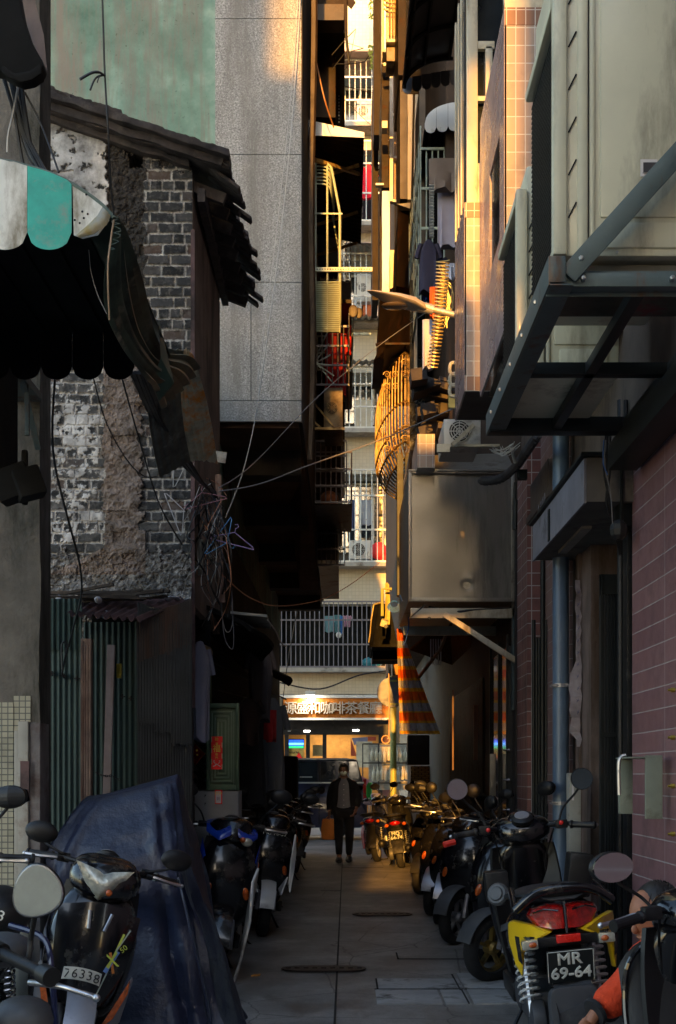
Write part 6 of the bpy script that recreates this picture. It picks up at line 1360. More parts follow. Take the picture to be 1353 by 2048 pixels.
m = MB(); m.prism([P(795, 408, 15.1), P(830, 404, 14.7), P(826, 419, 14.7), P(803, 419, 15.1)], (0, .03, 0)); part(m, 'top_plate', WIN, sa)
m = MB(); m.bx(X(765, 19), X(780, 19), 19, 19.4, Z(592, 19), Z(382, 19)); solo(m, 'sunlit_window_column', WHP, 'narrow white window column blazing in the sun', 'column')
m = MB(); m.bx(X(780.5, 18.7), X(794, 18.7), 18.7, 19.2, Z(575, 18.7), Z(500, 18.7)); m.bx(X(781, 18.6), X(784, 18.6), 18.6, 18.69, Z(577, 18.6), Z(520, 18.6)); solo(m, 'yellow_window_box', WIN, 'short cream window box stepped right of the sunlit column', 'window box')
wf = thing('tall_cream_window', (X(794, 20), 20, Z(405, 20)), 'tall three pane cream window frame catching the sun above the alley', 'window')
m = MB(); m.bx(X(780, 20), X(786.5, 20), 20, 20.12, Z(402, 20), Z(135, 20)); m.bx(X(805, 20), X(809, 20), 20, 20.1, Z(402, 20), Z(150, 20))
for py in (135, 226, 311, 398): m.bx(X(786.6, 20), X(804.9, 20), 20.01, 20.1, Z(py+5, 20), Z(py, 20))
part(m, 'frame', WHP, wf); m = MB().bx(X(790, 20), X(804.5, 20), 20.12, 20.2, Z(400, 20), Z(140, 20)); part(m, 'pane', mat('peach_blind', (.42,.28,.17), .6, var=.15), wf)
m = MB(); m.bx(X(764, 20.5), X(780, 20.5), 20.5, 22, Z(375, 20.5), Z(132, 20.5)); m.bx(X(760, 21.5), X(768, 21.5), 21.5, 22.5, Z(600, 21.5), Z(375, 21.5)); solo(m, 'brown_window_jamb', BRNS, 'dark brown wall strip left of the tall cream window', 'wall strip')
m = MB(); m.bx(X(764, 20.3), X(794, 20.3), 19.9, 20.3, Z(132, 20.3), Z(126, 20.3)); m.prism([P(765, 126, 20), P(792, 122, 20), P(792, 131, 20), P(768, 132, 20)], (0, .02, 0)); solo(m, 'lit_ledge', WIN, 'pale sunlit ledge above the tall cream window', 'ledge')
m = MB(); m.bx(X(764, 20), X(775, 20), 19.9, 20.1, Z(262, 20), Z(248, 20)); m.bx(X(752, 20), X(768, 20), 20.0, 20.1, Z(370, 20), Z(366, 20)); solo(m, 'lit_meter_box', WHP, 'tiny bright box on the brown wall strip', 'box')
m = MB(); m.bx(X(748, 24), X(763, 24), 24, 24.6, Z(270, 24), Z(-90, 24)); m.bx(X(745, 25), X(757, 25), 25, 26, Z(600, 25), Z(180, 25)); solo(m, 'boxed_shaft', mat('grey_brown_shaft', (.03,.022,.018), .7, var=.3, spec=.2), 'tall grey brown boxed shaft at the top beside the far block', 'shaft')
m = MB(); m.bx(X(763.5, 23.5), X(769, 23.5), 23.5, 24.4, Z(128, 23.5), Z(-90, 23.5)); solo(m, 'lit_wall_edge', WIN, 'narrow sunlit wall edge right of the boxed shaft', 'wall strip')
cg2 = thing('curved_top_cage', (X(785, 18), 18, Z(40, 18)), 'pale cage with curved bars at the very top of the alley', 'window cage')
m = MB()
for k in range(6): m.tube(smoothpts([P(769, -28+9*k, 18), P(773, -24+9*k, 18), P(782, -22+9*k, 18), P(796, -22+9*k, 18)], 3), .012, 5)
for px in (780, 786, 791): m.tube([P(px, 72, 18), P(px, -40, 18)], .012, 5)
part(m, 'bars', BARY, cg2); m = MB(); m.bx(X(773, 18.1), X(790, 18.1), 18.1, 18.3, Z(85, 18.1), Z(-40, 18.1)); m.bx(X(773, 18), X(790, 18), 17.9, 18.3, Z(92, 18), Z(86, 18)); part(m, 'backing', WIN, cg2)
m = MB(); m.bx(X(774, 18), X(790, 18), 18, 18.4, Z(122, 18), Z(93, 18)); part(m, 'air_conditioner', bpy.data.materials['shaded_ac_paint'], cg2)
m = MB(); m.bx(X(797, 17), X(812, 17), 17, 18.5, Z(150, 17), Z(-70, 17)); solo(m, 'brown_wall_rib', BRNS, 'dark brown wall rib left of the big brown awning', 'wall strip')
m = MB()
for i, px in enumerate((816, 822, 835)): m.bar(P(px, 190, 16-.5*i), P(px-4, 400, 16-.5*i), .05, .03)
pt = thing('window_frame', (X(820, 15.5), 15.5, Z(400, 15.5)), 'three slanting pale posts below the big brown awning', 'window frame'); part(m, 'post', WIN, pt)
m = MB(); m.bx(X(800, 15.5), X(815, 15.5), 15.4, 16.4, Z(405, 15.5), Z(170, 15.5)); m.bx(X(838, 13.6), X(850, 13.6), 13.5, 14.3, Z(560, 13.6), Z(180, 13.6)); pt = thing('window_frame', (X(825, 15), 14.5, Z(560, 15)), 'broad shaded mullions behind the slanting posts', 'window frame'); part(m, 'post', mat('shaded_mullion', (.09,.07,.05), .6, var=.3), pt)

# big brown awning, top
def side_awning(name, lab, pxl, pxr, Ya, Yb, pyl, pyr, rise, mt, mrib, nrib, tooth, endm, nend, endh):
    th = thing(name, ((X(pxl, Ya)+X(pxr, Ya))/2, Ya, Z(pyl, Ya)), lab, 'awning')
    xl_, xr2 = X(pxl, Ya), X(pxr, Ya); zl_, zr_ = Z(pyl, Ya), Z(pyr, Ya)
    def cv(a): ang = a*pi/2; return V((xl_+(xr2-xl_)*(1-math.cos(ang)), 0, zl_+(zr_-zl_)*math.sin(ang)))
    m = MB(); m.grid(lambda a, b: cv(a)+V((0, Ya+(Yb-Ya)*b, 0)), 14, 4, .006); part(m, 'curved_sheet', mt, th, smooth=True)
    m = MB()
    for k in range(nrib): y_ = Ya+.02+(Yb-Ya-.04)*k/(nrib-1); m.tube([cv(a/12)+V((.015, y_, -.02)) for a in range(13)], .02, 5)
    for a in (.25, .6, .95): m.tube([cv(a)+V((.015, Ya, -.02)), cv(a)+V((.015, Yb, -.02))], .016, 5)
    part(m, 'ribs', mrib, th)
    m = MB()
    nt_ = int((Yb-Ya)/tooth)
    for k in range(nt_): y_ = Ya+tooth*k; m.prism([(xl_, y_, zl_+.02), (xl_, y_+tooth, zl_+.02), (xl_-.01, y_+tooth*.9, zl_-.06), (xl_-.015, y_+tooth*.5, zl_-.10), (xl_-.01, y_+tooth*.1, zl_-.06)], (.006, 0, 0))
    part(m, 'side_scallops', mt, th)
    for k in range(nend):
        mm = MB(); a0 = xl_+(xr2-xl_)*k/nend; a1 = xl_+(xr2-xl_)*(k+1)/nend-.003
        def top_(x): c = min(1, max(0, (x-xl_)/(xr2-xl_))); ang = math.acos(1-c); return zl_+(zr_-zl_)*math.sin(ang)
        w__ = a1-a0; zb0 = top_((a0+a1)/2)*0+zl_ + (zr_-zl_)*.0
        mm.grid(lambda a, b: (a0+w__*a, Ya-.004, top_(a0+w__*a)*(1-b)+b*(zl_+endh*(k/nend) -.09 + w__*.45*(1-math.sqrt(max(0, 1-(2*a-1)**2))))), 8, 3, .004)
        part(mm, 'end_scallop', endm[k % len(endm)], th)
    return th
# awning seen from beneath: its outer edge toward the alley
tb = side_awning('big_brown_awning', 'big dark brown curved awning with scalloped edges at the top right', 830, 948, 9.9, 12.0, -118, -190, 0, BRNA, BRNS, 5, .085, [BRNA], 5, .0)
for k in range(6):
    px0 = 806+19*k; yb0 = 183-7*math.sin(k/5*pi*.5)-k*2; mm = MB(); n9 = 12
    pts9 = [P(px0, yb0-26, 12.02)] + [P(px0+9.3-9.3*math.cos(pi*q/n9), yb0-6+10*math.sin(pi*q/n9), 12.02) for q in range(n9+1)] + [P(px0+18.6, yb0-28, 12.02)]
    mm.prism(pts9, (0, .006, 0)); part(mm, 'end_scallop', bpy.data.materials.get('blue_grey_scallop') or mat('blue_grey_scallop', (.24,.26,.32), .5), tb) if k == 0 else part(mm, 'end_scallop', BRNA, tb)
m = MB(); m.bx(X(918, 10), X(934, 10), 10, 10.1, Z(200, 10), Z(-90, 10)); m.bx(X(936, 10.3), X(944, 10.3), 10.2, 10.3, Z(190, 10.3), Z(-90, 10.3)); parts(m, 'wall_strip', BRNS, tb)
ta = side_awning('white_scalloped_awning', 'smaller curved awning with a white scalloped front under the big brown one', 850, 920, 12.5, 15.5, 248, 205, 0, mat('striped_old_awning', (.12,.10,.085), .6, var=.4), BRNS, 5, .09, [WHP], 3, .03)
m = MB(); m.bx(X(850, 12.6), X(921, 12.6), 12.52, 12.6, Z(262, 12.6), Z(246, 12.6)); m.bx(X(862, 13), X(940, 13), 12.9, 13, Z(600, 13), Z(250, 13)); part(m, 'dark_inside', BLKT, ta)
for (px, py, Y, w_, h_, c, lab, kd) in ((890, 318, 12.2, .30, .30, (.20,.155,.13), 'taupe towel hanging highest under the white scalloped awning', 'towel'), (897, 372, 12.3, .20, .58, (.36,.33,.40), 'pale lilac shirt hanging under the taupe towel', 'towel'),
    (858, 480, 12.0, .20, .5, (.035,.03,.055), 'dark navy shirt hanging left of the coil', 'shirt'), (872, 510, 12.2, .22, .4, (.02,.02,.04), 'black shirt behind the navy shirt', 'shirt'), (858, 565, 12.1, .12, .16, (.02,.06,.25), 'small bright blue cloth below the navy shirt', 'towel'),
    (868, 575, 10.9, .07, .26, (.75,.12,.015), 'orange cloth strip behind the lamp arm', 'towel'), (902, 528, 10.9, .09, .14, (.5,.5,.56), 'small whitish cloth at the top of the coil', 'towel'), (858, 640, 11.2, .11, .42, (.46,.45,.5), 'white printed cloth left of the coil foot', 'towel')):
    garment('hanging_laundry', cloth('laundry_high', c), P(px, py, Y), w_, h_, lab, kd, 'laundry high on the right', seed=int(px+py))
m = MB()
for k in range(18): m.bx(X(858, 11.8), X(868, 11.8), 11.75, 11.8, Z(374+6*k, 11.8), Z(377+6*k, 11.8)+.01)
solo(m, 'striped_vent', BARW, 'small pale slatted vent left of the lilac shirt', 'vent')
# tinsel coil
m = MB(); pts = []
for k in range(420):
    t_ = k/419; c = P(884-22*t_+4*math.sin(t_*3), 520+215*t_, 10.6); a = t_*2*pi*30; r_ = .052-.008*t_
    pts.append(c+V((r_*math.cos(a)+.01, r_*math.sin(a), .018*math.sin(a))))
m.tube(pts, .0055, 4); solo(m, 'spiral_hose', WIREY, 'long yellowish spiral coil hanging beside the lamp arm', 'coil')
m = MB(); q = random.Random(17)
for k in range(9): m.tube(smoothpts([P(884+q.uniform(-8, 14), 560+q.uniform(-30, 10), 10.7), P(898+q.uniform(-8, 8), 585+q.uniform(-10, 10), 10.7), P(900+q.uniform(-8,8), 615, 10.7), P(890+q.uniform(-12,8), 640+q.uniform(-10, 20), 10.7)], 4), .005, 4)
solo(m, 'yellow_cord_loops', WIREY, 'tangled loops of yellow cord hung against the spiral coil', 'cord')
m = MB()
for k in range(3): m.tube(smoothpts([P(915, 725+22*k, 10), P(903, 727+22*k, 10), P(900, 738+22*k, 10), P(903, 748+22*k, 10), P(915, 750+22*k, 10)], 4), .014, 6)
solo(m, 'pipe_bends', WIN, 'stack of cream pipe bends on the side of the beige bay', 'pipes')
m = MB(); m.bx(X(898, 10), X(912, 10), 10, 10.05, Z(815, 10), Z(788, 10)); solo(m, 'lit_yellow_box', mat('yellow_cream_box', (.6,.45,.12), .5), 'small glowing yellow box under the pipe bends', 'box')
m = MB(); q = random.Random(23)
for k in range(14): a = P(830+q.uniform(0, 60), 745+q.uniform(0, 120), 11.5+q.uniform(0, .8)); m.box(a, (q.uniform(.08, .3), q.uniform(.1, .4), q.uniform(.03, .12)), Matrix.Rotation(q.uniform(-.4, .4), 3, 'Y'))
jk_ = thing('junk_heap', P(860, 865, 11.8), 'heap of dark junk stacked on the ledge left of the beige bay', 'junk'); parts(m, 'junk_piece', mat('dark_junk', (.05,.04,.035), .8, var=.6), jk_)
# street lamp
lp = thing('street_lamp', (X(820, 10), 10, Z(600, 10)), 'beige cobra head street lamp reaching out from the tiled bay', 'street lamp')
m = MB(); Yl = 10.0; rings = []
for t_, hw, hh, dz in ((0, .01, .006, 0), (.08, .05, .012, -.004), (.3, .10, .03, -.014), (.55, .125, .05, -.02), (.8, .11, .062, -.022), (.95, .07, .05, -.03), (1, .04, .035, -.032)):
    c = P(735+118*t_, 590+30*t_, Yl)+V((0, 0, dz+.03)); rings.append([c+V((0, hw*math.cos(2*pi*k/16), (hh if math.sin(2*pi*k/16) > 0 else hh*.35)*math.sin(2*pi*k/16))) for k in range(16)])
m.loft(rings); part(m, 'head', mat('beige_lamp_head', (.42,.36,.29), .45, var=.08), lp, smooth=True)
m = MB(); c = P(790, 612, Yl); m.ell(c, (.11, .08, .018), None, 14, 6); part(m, 'glass', mat('lamp_glass', (.16,.12,.09), .2), lp, smooth=True)
m = MB(); m.tube([P(838, 612, Yl), P(868, 620, Yl)], .038, 12); m.tube([P(866, 619, Yl), P(912, 630, Yl)], .024, 12); part(m, 'arm', mat('pale_arm', (.40,.38,.35), .4, .3), lp, smooth=True)
m = MB(); m.box(P(853, 612, Yl-.04), (.05, .002, .02), Matrix.Rotation(.25, 3, 'Y')); part(m, 'sticker', PWHT, lp)

# ------------------------------------------------------------------ unseen masses added behind the viewer to shape the low sun
te = math.tan(math.radians(11.3)); DX = .053
YBk = -15.0
def blocker(name, lab, u0, u1, v):
    # an added mass whose top and edges cut the slanting light: u, v are where that light meets the plane of the viewer
    m = MB().bx(u0 + DX*YBk, u1 + DX*YBk, YBk-3, YBk, 0, v - te*YBk); solo(m, name, DARKW, lab, 'building')
blocker('tall_sun_blocker', 'tall added mass blocking sun on the left, unseen behind the viewpoint', -12, -1.45, 18)
blocker('middle_sun_blocker', 'middle height added mass blocking sun, unseen behind the viewpoint', -1.44, -1.04, 10.3)
blocker('middle_sun_blocker', 'lower added mass blocking sun beside the middle height one, unseen behind the viewpoint', -1.03, -.80, 8.9)
blocker('low_sun_blocker', 'low added mass under the gap of evening light, unseen behind the viewpoint', -.79, .44, 3.3)
blocker('squat_sun_blocker', 'squat added mass blocking sun beside the low one, unseen behind the viewpoint', .45, .59, 5.9)
blocker('tall_sun_blocker', 'tall added mass blocking sun on the right, unseen behind the viewpoint', .60, 12, 14)
m = MB().bx(-.09+DX*YBk, .34+DX*YBk, YBk-1.2, YBk, 7.9-te*YBk, 14-te*YBk); m.bx(.341+DX*YBk, .598+DX*YBk, YBk-1.2, YBk, 8.4-te*YBk, 14-te*YBk); m.bx(-.15+DX*YBk, .44+DX*YBk, YBk-1.2, YBk, 5.3-te*YBk, 6.6-te*YBk); m.bx(-.085+DX*YBk, -.03+DX*YBk, YBk-.6, YBk-.5, 0, 5.3-te*YBk); m.bx(-.085+DX*YBk, -.03+DX*YBk, YBk-.6, YBk-.5, 6.6-te*YBk, 7.9-te*YBk)
solo(m, 'slotted_sun_blocker', DARKW, 'added slabs with gaps shaping the sun beside the right mass, unseen behind the viewpoint', 'building')  # added slabs out of view, their gaps let strips of sun through

cgr = thing('drying_cage', (.72, 13.5, 5.6), 'narrow pale drying cage along the wall behind the hanging laundry', 'window cage')
m = MB(); cagey(m, .74, 12.7, 15.2, Z(640, 13.5), Z(330, 13.5), 8, 4, .007, .010); part(m, 'side_bars', BARG, cgr)
m = MB(); cage(m, .74, .97, 12.68, Z(640, 13), Z(330, 13), 4, 4, .008); part(m, 'front_bars', BARG, cgr)
for i, (y0_, z0_, z1_, xo_, mt_, lab) in enumerate(((17.6, 740, 640, 705, BARG, 'pale greenish cage beneath the red cloths'), (19.8, 560, 440, 702, BARW, 'white barred cage under the torn corrugated awning'), (16.2, 1005, 905, 704, BARD, 'dull grey cage low on the granite bay'))):
    tc_ = thing('window_cage', (XW+.2, y0_, Z(z0_, y0_)), lab, 'window cage'); xo2 = X(xo_, y0_)
    m = MB(); cage(m, XW+.03, xo2, y0_, Z(z0_, y0_), Z(z1_, y0_), 7, 3, .008, .010); cagey(m, xo2, y0_, y0_+1.8, Z(z0_, y0_), Z(z1_, y0_), 8, 3, .008, .010); part(m, 'bars', mt_, tc_)
    m = MB(); m.bx(XW+.02, xo2, y0_+.01, y0_+1.8, Z(z0_, y0_)-.03, Z(z0_, y0_)-.012); part(m, 'tray', BRNS, tc_)
    m = MB(); m.ell((XW+.2, y0_+.3, Z(z0_, y0_)+.1), (.12, .12, .11), None, 12, 8); m2_ = part(m, 'flower_pot', mat('clay_pot', (.25,.09,.04), .8) if 'clay_pot' not in bpy.data.materials else bpy.data.materials['clay_pot'], tc_, smooth=True)
# ------------------------------------------------------------------ scooters
def rx(x, cz, hw, hh, n=20, e=2.6, cy=0):
    out = []
    for k in range(n):
        a = 2*pi*k/n; c, s = math.cos(a), math.sin(a)
        out.append(V((x, cy+hw*math.copysign(abs(c)**(2/e), c), cz+hh*math.copysign(abs(s)**(2/e), s))))
    return out
def rzz(z, cx, hx, hy, n=20, e=2.4, cy=0):
    out = []
    for k in range(n):
        a = 2*pi*k/n; c, s = math.cos(a), math.sin(a)
        out.append(V((cx+hx*math.copysign(abs(c)**(2/e), c), cy+hy*math.copysign(abs(s)**(2/e), s), z)))
    return out
def dens(rings, n=3):
    """smooth interpolation between given rings"""
    out = []; N = len(rings[0]); cols = [smoothpts([r[k] for r in rings], n) for k in range(N)]
    for i in range(len(cols[0])): out.append([c[i] for c in cols])
    return out
def coil(a, b, r, turns, wr, m, n=10):
    a, b = V(a), V(b); d = (b-a); u = d.normalized().orthogonal(); w_ = d.normalized().cross(u); pts = []
    for k in range(turns*n+1):
        t_ = k/(turns*n); an = 2*pi*turns*t_; pts.append(a+d*t_+(u*math.cos(an)+w_*math.sin(an))*r)
    m.tube(pts, wr, 5)
def W2L(t, p):
    M = Matrix.LocRotScale(t.location, t.rotation_euler, t.scale); return M.inverted() @ V(p)
def scooter(loc, yaw, lab, paint=BLKG, paint2=None, lean=7, steer=0, rim=SILV, scale=1.0, mirror='round', plate=None, group=None, wide=1.0, rear=True, frontplate=None, seatm=SEATM, mirm=MIR, hero=None, bigwheel=False, rack=False, barz=0, headlamp=True, hpaint=None, mh=0, name='parked_scooter'):
    p2 = paint2 or paint
    t = thing(name, loc, lab, 'scooter', group, (math.radians(lean), 0, math.radians(yaw)), local=True); t.scale = (scale,)*3
    R_ = .255 if bigwheel else .235
    def wheel(x, y=0, sub='rear_wheel', st=0):
        c = V((x, y, R_)); ax = Matrix.Rotation(math.radians(st), 3, 'Z') @ V((0, 1, 0)); m = MB()
        m.lathe(c, [(R_*.70, -.045), (R_*.86, -.052), (R_*.97, -.036), (R_, 0), (R_*.97, .036), (R_*.86, .052), (R_*.70, .045), (R_*.66, 0)], 36, ax, cap=False); w_ = part(m, sub, RUB, t, smooth=True)
        m = MB(); m.lathe(c, [(R_*.70, -.044), (R_*.72, -.03), (R_*.62, -.02), (R_*.60, .02), (R_*.72, .03), (R_*.70, .044)], 28, ax, cap=False)
        m.lathe(c, [(.035, -.05), (.05, -.03), (.05, .03), (.035, .05)], 14, ax)
        fw = ax.cross(V((0,0,1)))
        for k in range(5):
            a = 2*pi*k/5+.3; d_ = fw*math.cos(a)+V((0,0,1))*math.sin(a); m.bar(c+d_*.03, c+d_*R_*.64, .022, .034, up=ax)
        part(m, 'rim', rim, w_); return w_
    wheel(-.62, 0, 'rear_wheel'); wheel(.62, 0, 'front_wheel', steer*.7)
    W = wide
    # rear body
    m = MB(); m.loft(dens([rx(-.84, .72, .04, .02), rx(-.80, .715, .09*W, .05), rx(-.66, .68, .145*W, .105), rx(-.42, .61, .175*W, .15), rx(-.18, .54, .165, .19), rx(-.04, .46, .14, .17), rx(.02, .40, .10, .10)]))
    part(m, 'rear_body', paint, t, smooth=True)
    m = MB(); m.loft(dens([rx(-.74, .80, .06*W, .015), rx(-.70, .80, .12*W, .035), rx(-.45, .785, .145*W, .05), rx(-.28, .755, .14, .045), rx(-.10, .735, .125, .045), rx(.02, .72, .09, .03), rx(.05, .70, .05, .012)])); part(m, 'seat', seatm, t, smooth=True)
    m = MB(); m.tube(smoothpts([(-.45, .16*W, .79), (-.70, .15*W, .81), (-.84, .09*W, .82), (-.86, 0, .82), (-.84, -.09*W, .82), (-.70, -.15*W, .81), (-.45, -.16*W, .79)], 5), .014, 8); part(m, 'grab_rail', BLK if hero != 'grey' else ALU, t)
    m = MB(); m.bx(-.62, -.05, .03, .155, .20, .36); m.bx(-.22, .02, -.12, .10, .22, .40); m.lathe((-.60, .10, R_), [(.10, 0), (.10, .06), (.06, .07)], 18, (0, 1, 0)); m.lathe((-.12, .10, .28), [(.085, 0), (.085, .06), (.05, .07)], 18, (0, 1, 0)); part(m, 'engine', GRY, t, bevel=.012)
    m = MB(); m.lathe((-.88, -.15, .30), [(.03, 0), (.055, .02), (.06, .10), (.06, .36), (.035, .44), (.02, .62)], 16, (1, 0, -.06)); part(m, 'exhaust', ALU if hero == 'steel' else BLK, t, smooth=True)
    for sy in (.125, -.125):
        m = MB(); m.tube([(-.64, sy*W, .26), (-.52, sy*W, .60)], .018, 8); s_ = part(m, 'rear_shock', ALU, t); m = MB(); coil((-.625, sy*W, .33), (-.53, sy*W, .57), .030 if not hero == 'yellow' else .034, 8, .0065, m); part(m, 'spring', WHP if hero == 'yellow' else CHR, s_)
    # rear mudguard, plate, lights
    m = MB(); m.prism([(-.74, -.07, .62), (-.74, .07, .62), (-.92, .085, .40), (-.97, .075, .25), (-.97, -.075, .25), (-.92, -.085, .40)], (.02, 0, .012)); part(m, 'mudguard', BLK, t, bevel=.006)
    if plate:
        rt = Matrix.Rotation(-.35, 3, 'Y')
        m = MB(); pc_ = V((-.908, 0, .515)); m.box(pc_, (.008, .205, .155), rt); pl_ = part(m, 'number_plate', PLB, t, bevel=.003)
        fr = MB(); 
        for (a, b_, c_, d_) in ((0, .098, .003, .145), (0, -.098, .003, .145)): fr.box(pc_+rt@V((-.0055, b_, 0)), (.002, c_, d_), rt)
        fr.box(pc_+rt@V((-.0055, 0, .073)), (.002, .19, .003), rt); part(fr, 'plate_border', PLW, pl_)
        TR = rt @ Matrix(((0,0,-1),(-1,0,0),(0,1,0)))
        text(plate[0], .078, PLW, pl_, pc_+rt@V((-.0065, .005, .034)), TR, .0004, 'plate_lettering', bold=.0022); text(plate[1], .076, PLW, pl_, pc_+rt@V((-.0065, 0, -.034)), TR, .0004, 'plate_lettering', bold=.0022)
    if hero != 'yellow':
        m = MB(); m.ell((-.80, 0, .70), (.07, .085*W, .04), None, 16, 8); part(m, 'tail_light', LENSR, t, smooth=True)
        for sy in (-1, 1):
            m = MB(); m.ell((-.76, sy*.135*W, .675), (.06, .035, .03), None, 12, 6); part(m, 'indicator', LENSO, t, smooth=True)
    m = MB()
    for sy in (-1, 1): m.prism([(-.62, sy*.155*W, .70), (-.30, sy*.176*W, .64), (-.16, sy*.168, .60), (-.30, sy*.180*W, .61), (-.60, sy*.165*W, .66)], (0, sy*.006, 0)); m.bar((-.50, sy*.178*W, .56), (-.12, sy*.170, .47), .006, .004); m.bar((-.06, sy*.160, .40), (-.10, sy*.172, .58), .005, .004)
    parts(m, 'side_trim', p2 if p2 is not paint else GRY, t)
    m = MB()
    for k in range(6): m.bx(-.20+.035*k, -.185+.035*k, -.135, .115, .21, .41)
    part(m, 'cooling_fins', ALU, t)
    m = MB(); m.tube(smoothpts([(-.10, .06, .42), (-.25, .14, .46), (-.45, .15, .40), (-.58, .13, .30)], 5), .009, 6); m.tube(smoothpts([(.40, -.06, .55), (.30, -.15, .40), (.05, -.17, .34)], 5), .007, 6); part(m, 'hoses', BLK, t)
    m = MB(); m.lathe((.50, .0, .90), [(.012, -.002), (.012, .012)], 10, (1, 0, .3)); m.bx(.585, .60, -.05, .05, .655, .675); part(m, 'front_badge', SILV, t)
    # floor, shield, nose
    m = MB(); m.bx(-.02, .40, -.14, .14, .25, .30); m.bx(-.05, .40, .14, .18, .22, .32); m.bx(-.05, .40, -.18, -.14, .22, .32); part(m, 'floorboard', BLK, t, bevel=.015)
    m = MB(); m.grid(lambda a, b: (.335+.20*b-.05*b*b+.06*(1-(2*a-1)**2)-.02, (.20-.05*(1-b)**2-.03*b**4)*(2*a-1), .28+.68*b), 16, 14, .02); part(m, 'leg_shield', BLK, t, smooth=True)
    m = MB(); m.loft(dens([rzz(.34, .47, .03, .09), rzz(.42, .52, .07, .16), rzz(.58, .54, .085, .195), rzz(.74, .54, .09, .20), rzz(.88, .51, .075, .165), rzz(.96, .475, .05, .11), rzz(.985, .465, .025, .06)])); nose = part(m, 'front_fairing', paint, t, smooth=True)
    for sy in (-1, 1):
        m = MB(); m.grid(lambda a, b: (.50+.12*a*(1-a)*2+.05*b, sy*(.205-.09*a+.006), .36+.34*b+.16*a), 8, 8, .01) if False else m.ell((.605, sy*.125, .62), (.02, .026, .055), Matrix.Rotation(sy*.35, 3, 'X'), 12, 8); ind = part(m, 'front_indicator', LENSO, t, smooth=True)
    # mudguard and fork
    stm = Matrix.Rotation(math.radians(steer*.7), 3, 'Z'); fc = V((.62, 0, R_))
    m = MB(); m.grid(lambda a, b: fc + stm@V(((R_+.035)*math.cos(.15+2.5*a), .065*(2*b-1), (R_+.035-.012*(2*b-1)**2)*math.sin(.15+2.5*a))), 16, 6, .008); part(m, 'front_mudguard', p2, t, smooth=True)
    m = MB(); 
    for sy in (-.075, .075): m.tube([fc+stm@V((0, sy, 0)), V((.52, 0, .55))+stm@V((0, sy, 0))], .02, 8)
    part(m, 'front_fork', SILV if hero != 'steel' else ALU, t)
    # handlebar group, turned by the steering angle
    pv = V((.40, 0, 1.0)); SM = Matrix.Rotation(math.radians(steer), 3, V((-.35, 0, .94)).normalized())
    def h_(x, y, z): return pv + SM@(V((x, y, z+barz))-pv)
    m = MB(); rr_ = []
    for r in dens([rx(.28, 1.0, .05, .03), rx(.31, 1.02, .12, .055), rx(.40, 1.03, .15, .075), rx(.48, 1.01, .13, .08), rx(.54, .98, .08, .05), rx(.56, .97, .03, .02)]): rr_.append([h_(*q) for q in r])
    m.loft(rr_); part(m, 'headset', hpaint or paint, t, smooth=True)
    if headlamp:
        m = MB(); rr_ = []
        for r in dens([rx(.46, .985, .095, .05), rx(.515, .98, .09, .048), rx(.548, .975, .06, .032), rx(.56, .97, .02, .012)]): rr_.append([h_(*q) for q in r])
        m.loft(rr_); part(m, 'headlight', LENSC, t, smooth=True)
    m = MB(); m.lathe(h_(.32, 0, 1.075), [(.055, 0), (.058, .02), (.04, .032)], 18, SM@V((-.45, 0, .9))); part(m, 'speedometer', BLK, t, smooth=True)
    m = MB(); m.lathe(h_(.308, 0, 1.106), [(.040, 0), (.038, .004)], 18, SM@V((-.45, 0, .9))); part(m, 'dial', mat('dial_face', (.2,.2,.22), .2) if 'dial_face' not in bpy.data.materials else bpy.data.materials['dial_face'], t)
    m = MB(); m.tube([h_(*q) for q in smoothpts([(.22, -.35, 1.03), (.30, -.22, 1.045), (.36, -.1, 1.04), (.36, .1, 1.04), (.30, .22, 1.045), (.22, .35, 1.03)], 4)], .012, 8); hb = part(m, 'handlebar', BLK, t)
    for sy in (-1, 1):
        m = MB(); a = V((.27, sy*.245, 1.04)); b_ = V((.215, sy*.365, 1.028)); m.tube([h_(*(a+(b_-a)*q)) for q in (0, .06, .12, .9, .93, 1)], [.022, .022, .017, .017, .022, .02], 12); part(m, 'grip', BLK, hb)
        m = MB(); m.box(h_(.295, sy*.20, 1.045), (.045, .06, .045), SM); m.bar(h_(.31, sy*.20, 1.04), h_(.33, sy*.235, 1.04), .03, .02); part(m, 'switch_box', BLK, hb, bevel=.006)
        m = MB(); m.tube([h_(*q) for q in ((.325, sy*.215, 1.04), (.34, sy*.25, 1.038), (.325, sy*.31, 1.03), (.295, sy*.375, 1.025))], [.009, .009, .007, .009], 6); m.ell(h_(.293, sy*.378, 1.025), (.011, .011, .011), None, 8, 6); part(m, 'brake_lever', ALU, hb, smooth=True)
        m = MB(); m.tube([h_(*q) for q in smoothpts([(.31, sy*.19, 1.06), (.33, sy*.22, 1.13+mh*.5), (.32, sy*.28, 1.19+mh*.8), (.30, sy*.31, 1.23+mh)], 4)], .0065, 6); ms = part(m, 'mirror_stem', BLK, hb)
        if mirror:
            mc = h_(.29, sy*.325, 1.27+mh); tl_ = Matrix.Rotation(sy*.15, 3, 'Z'); 
            sh = {'round': (.02, .058, .058), 'oval': (.022, .078, .052), 'angular': (.02, .075, .045)}[mirror]
            m = MB(); m.ell(mc+SM@V((.012, 0, 0)), (.030, sh[1], sh[2]), SM@tl_, 6 if mirror == 'angular' else 20, 10); m2 = part(m, 'mirror_shell', BLK, ms, smooth=mirror != 'angular')
            m = MB(); m.lathe(mc-SM@V((.012, 0, 0)), [(1, 0), (1, .008)], 6 if mirror == 'angular' else 24, SM@tl_@V((-1, 0, .0)))
            # squash lathe disc to mirror shape
            inv = (SM@tl_).inverted(); vs = []
            c_ = mc-SM@V((.012, 0, 0))
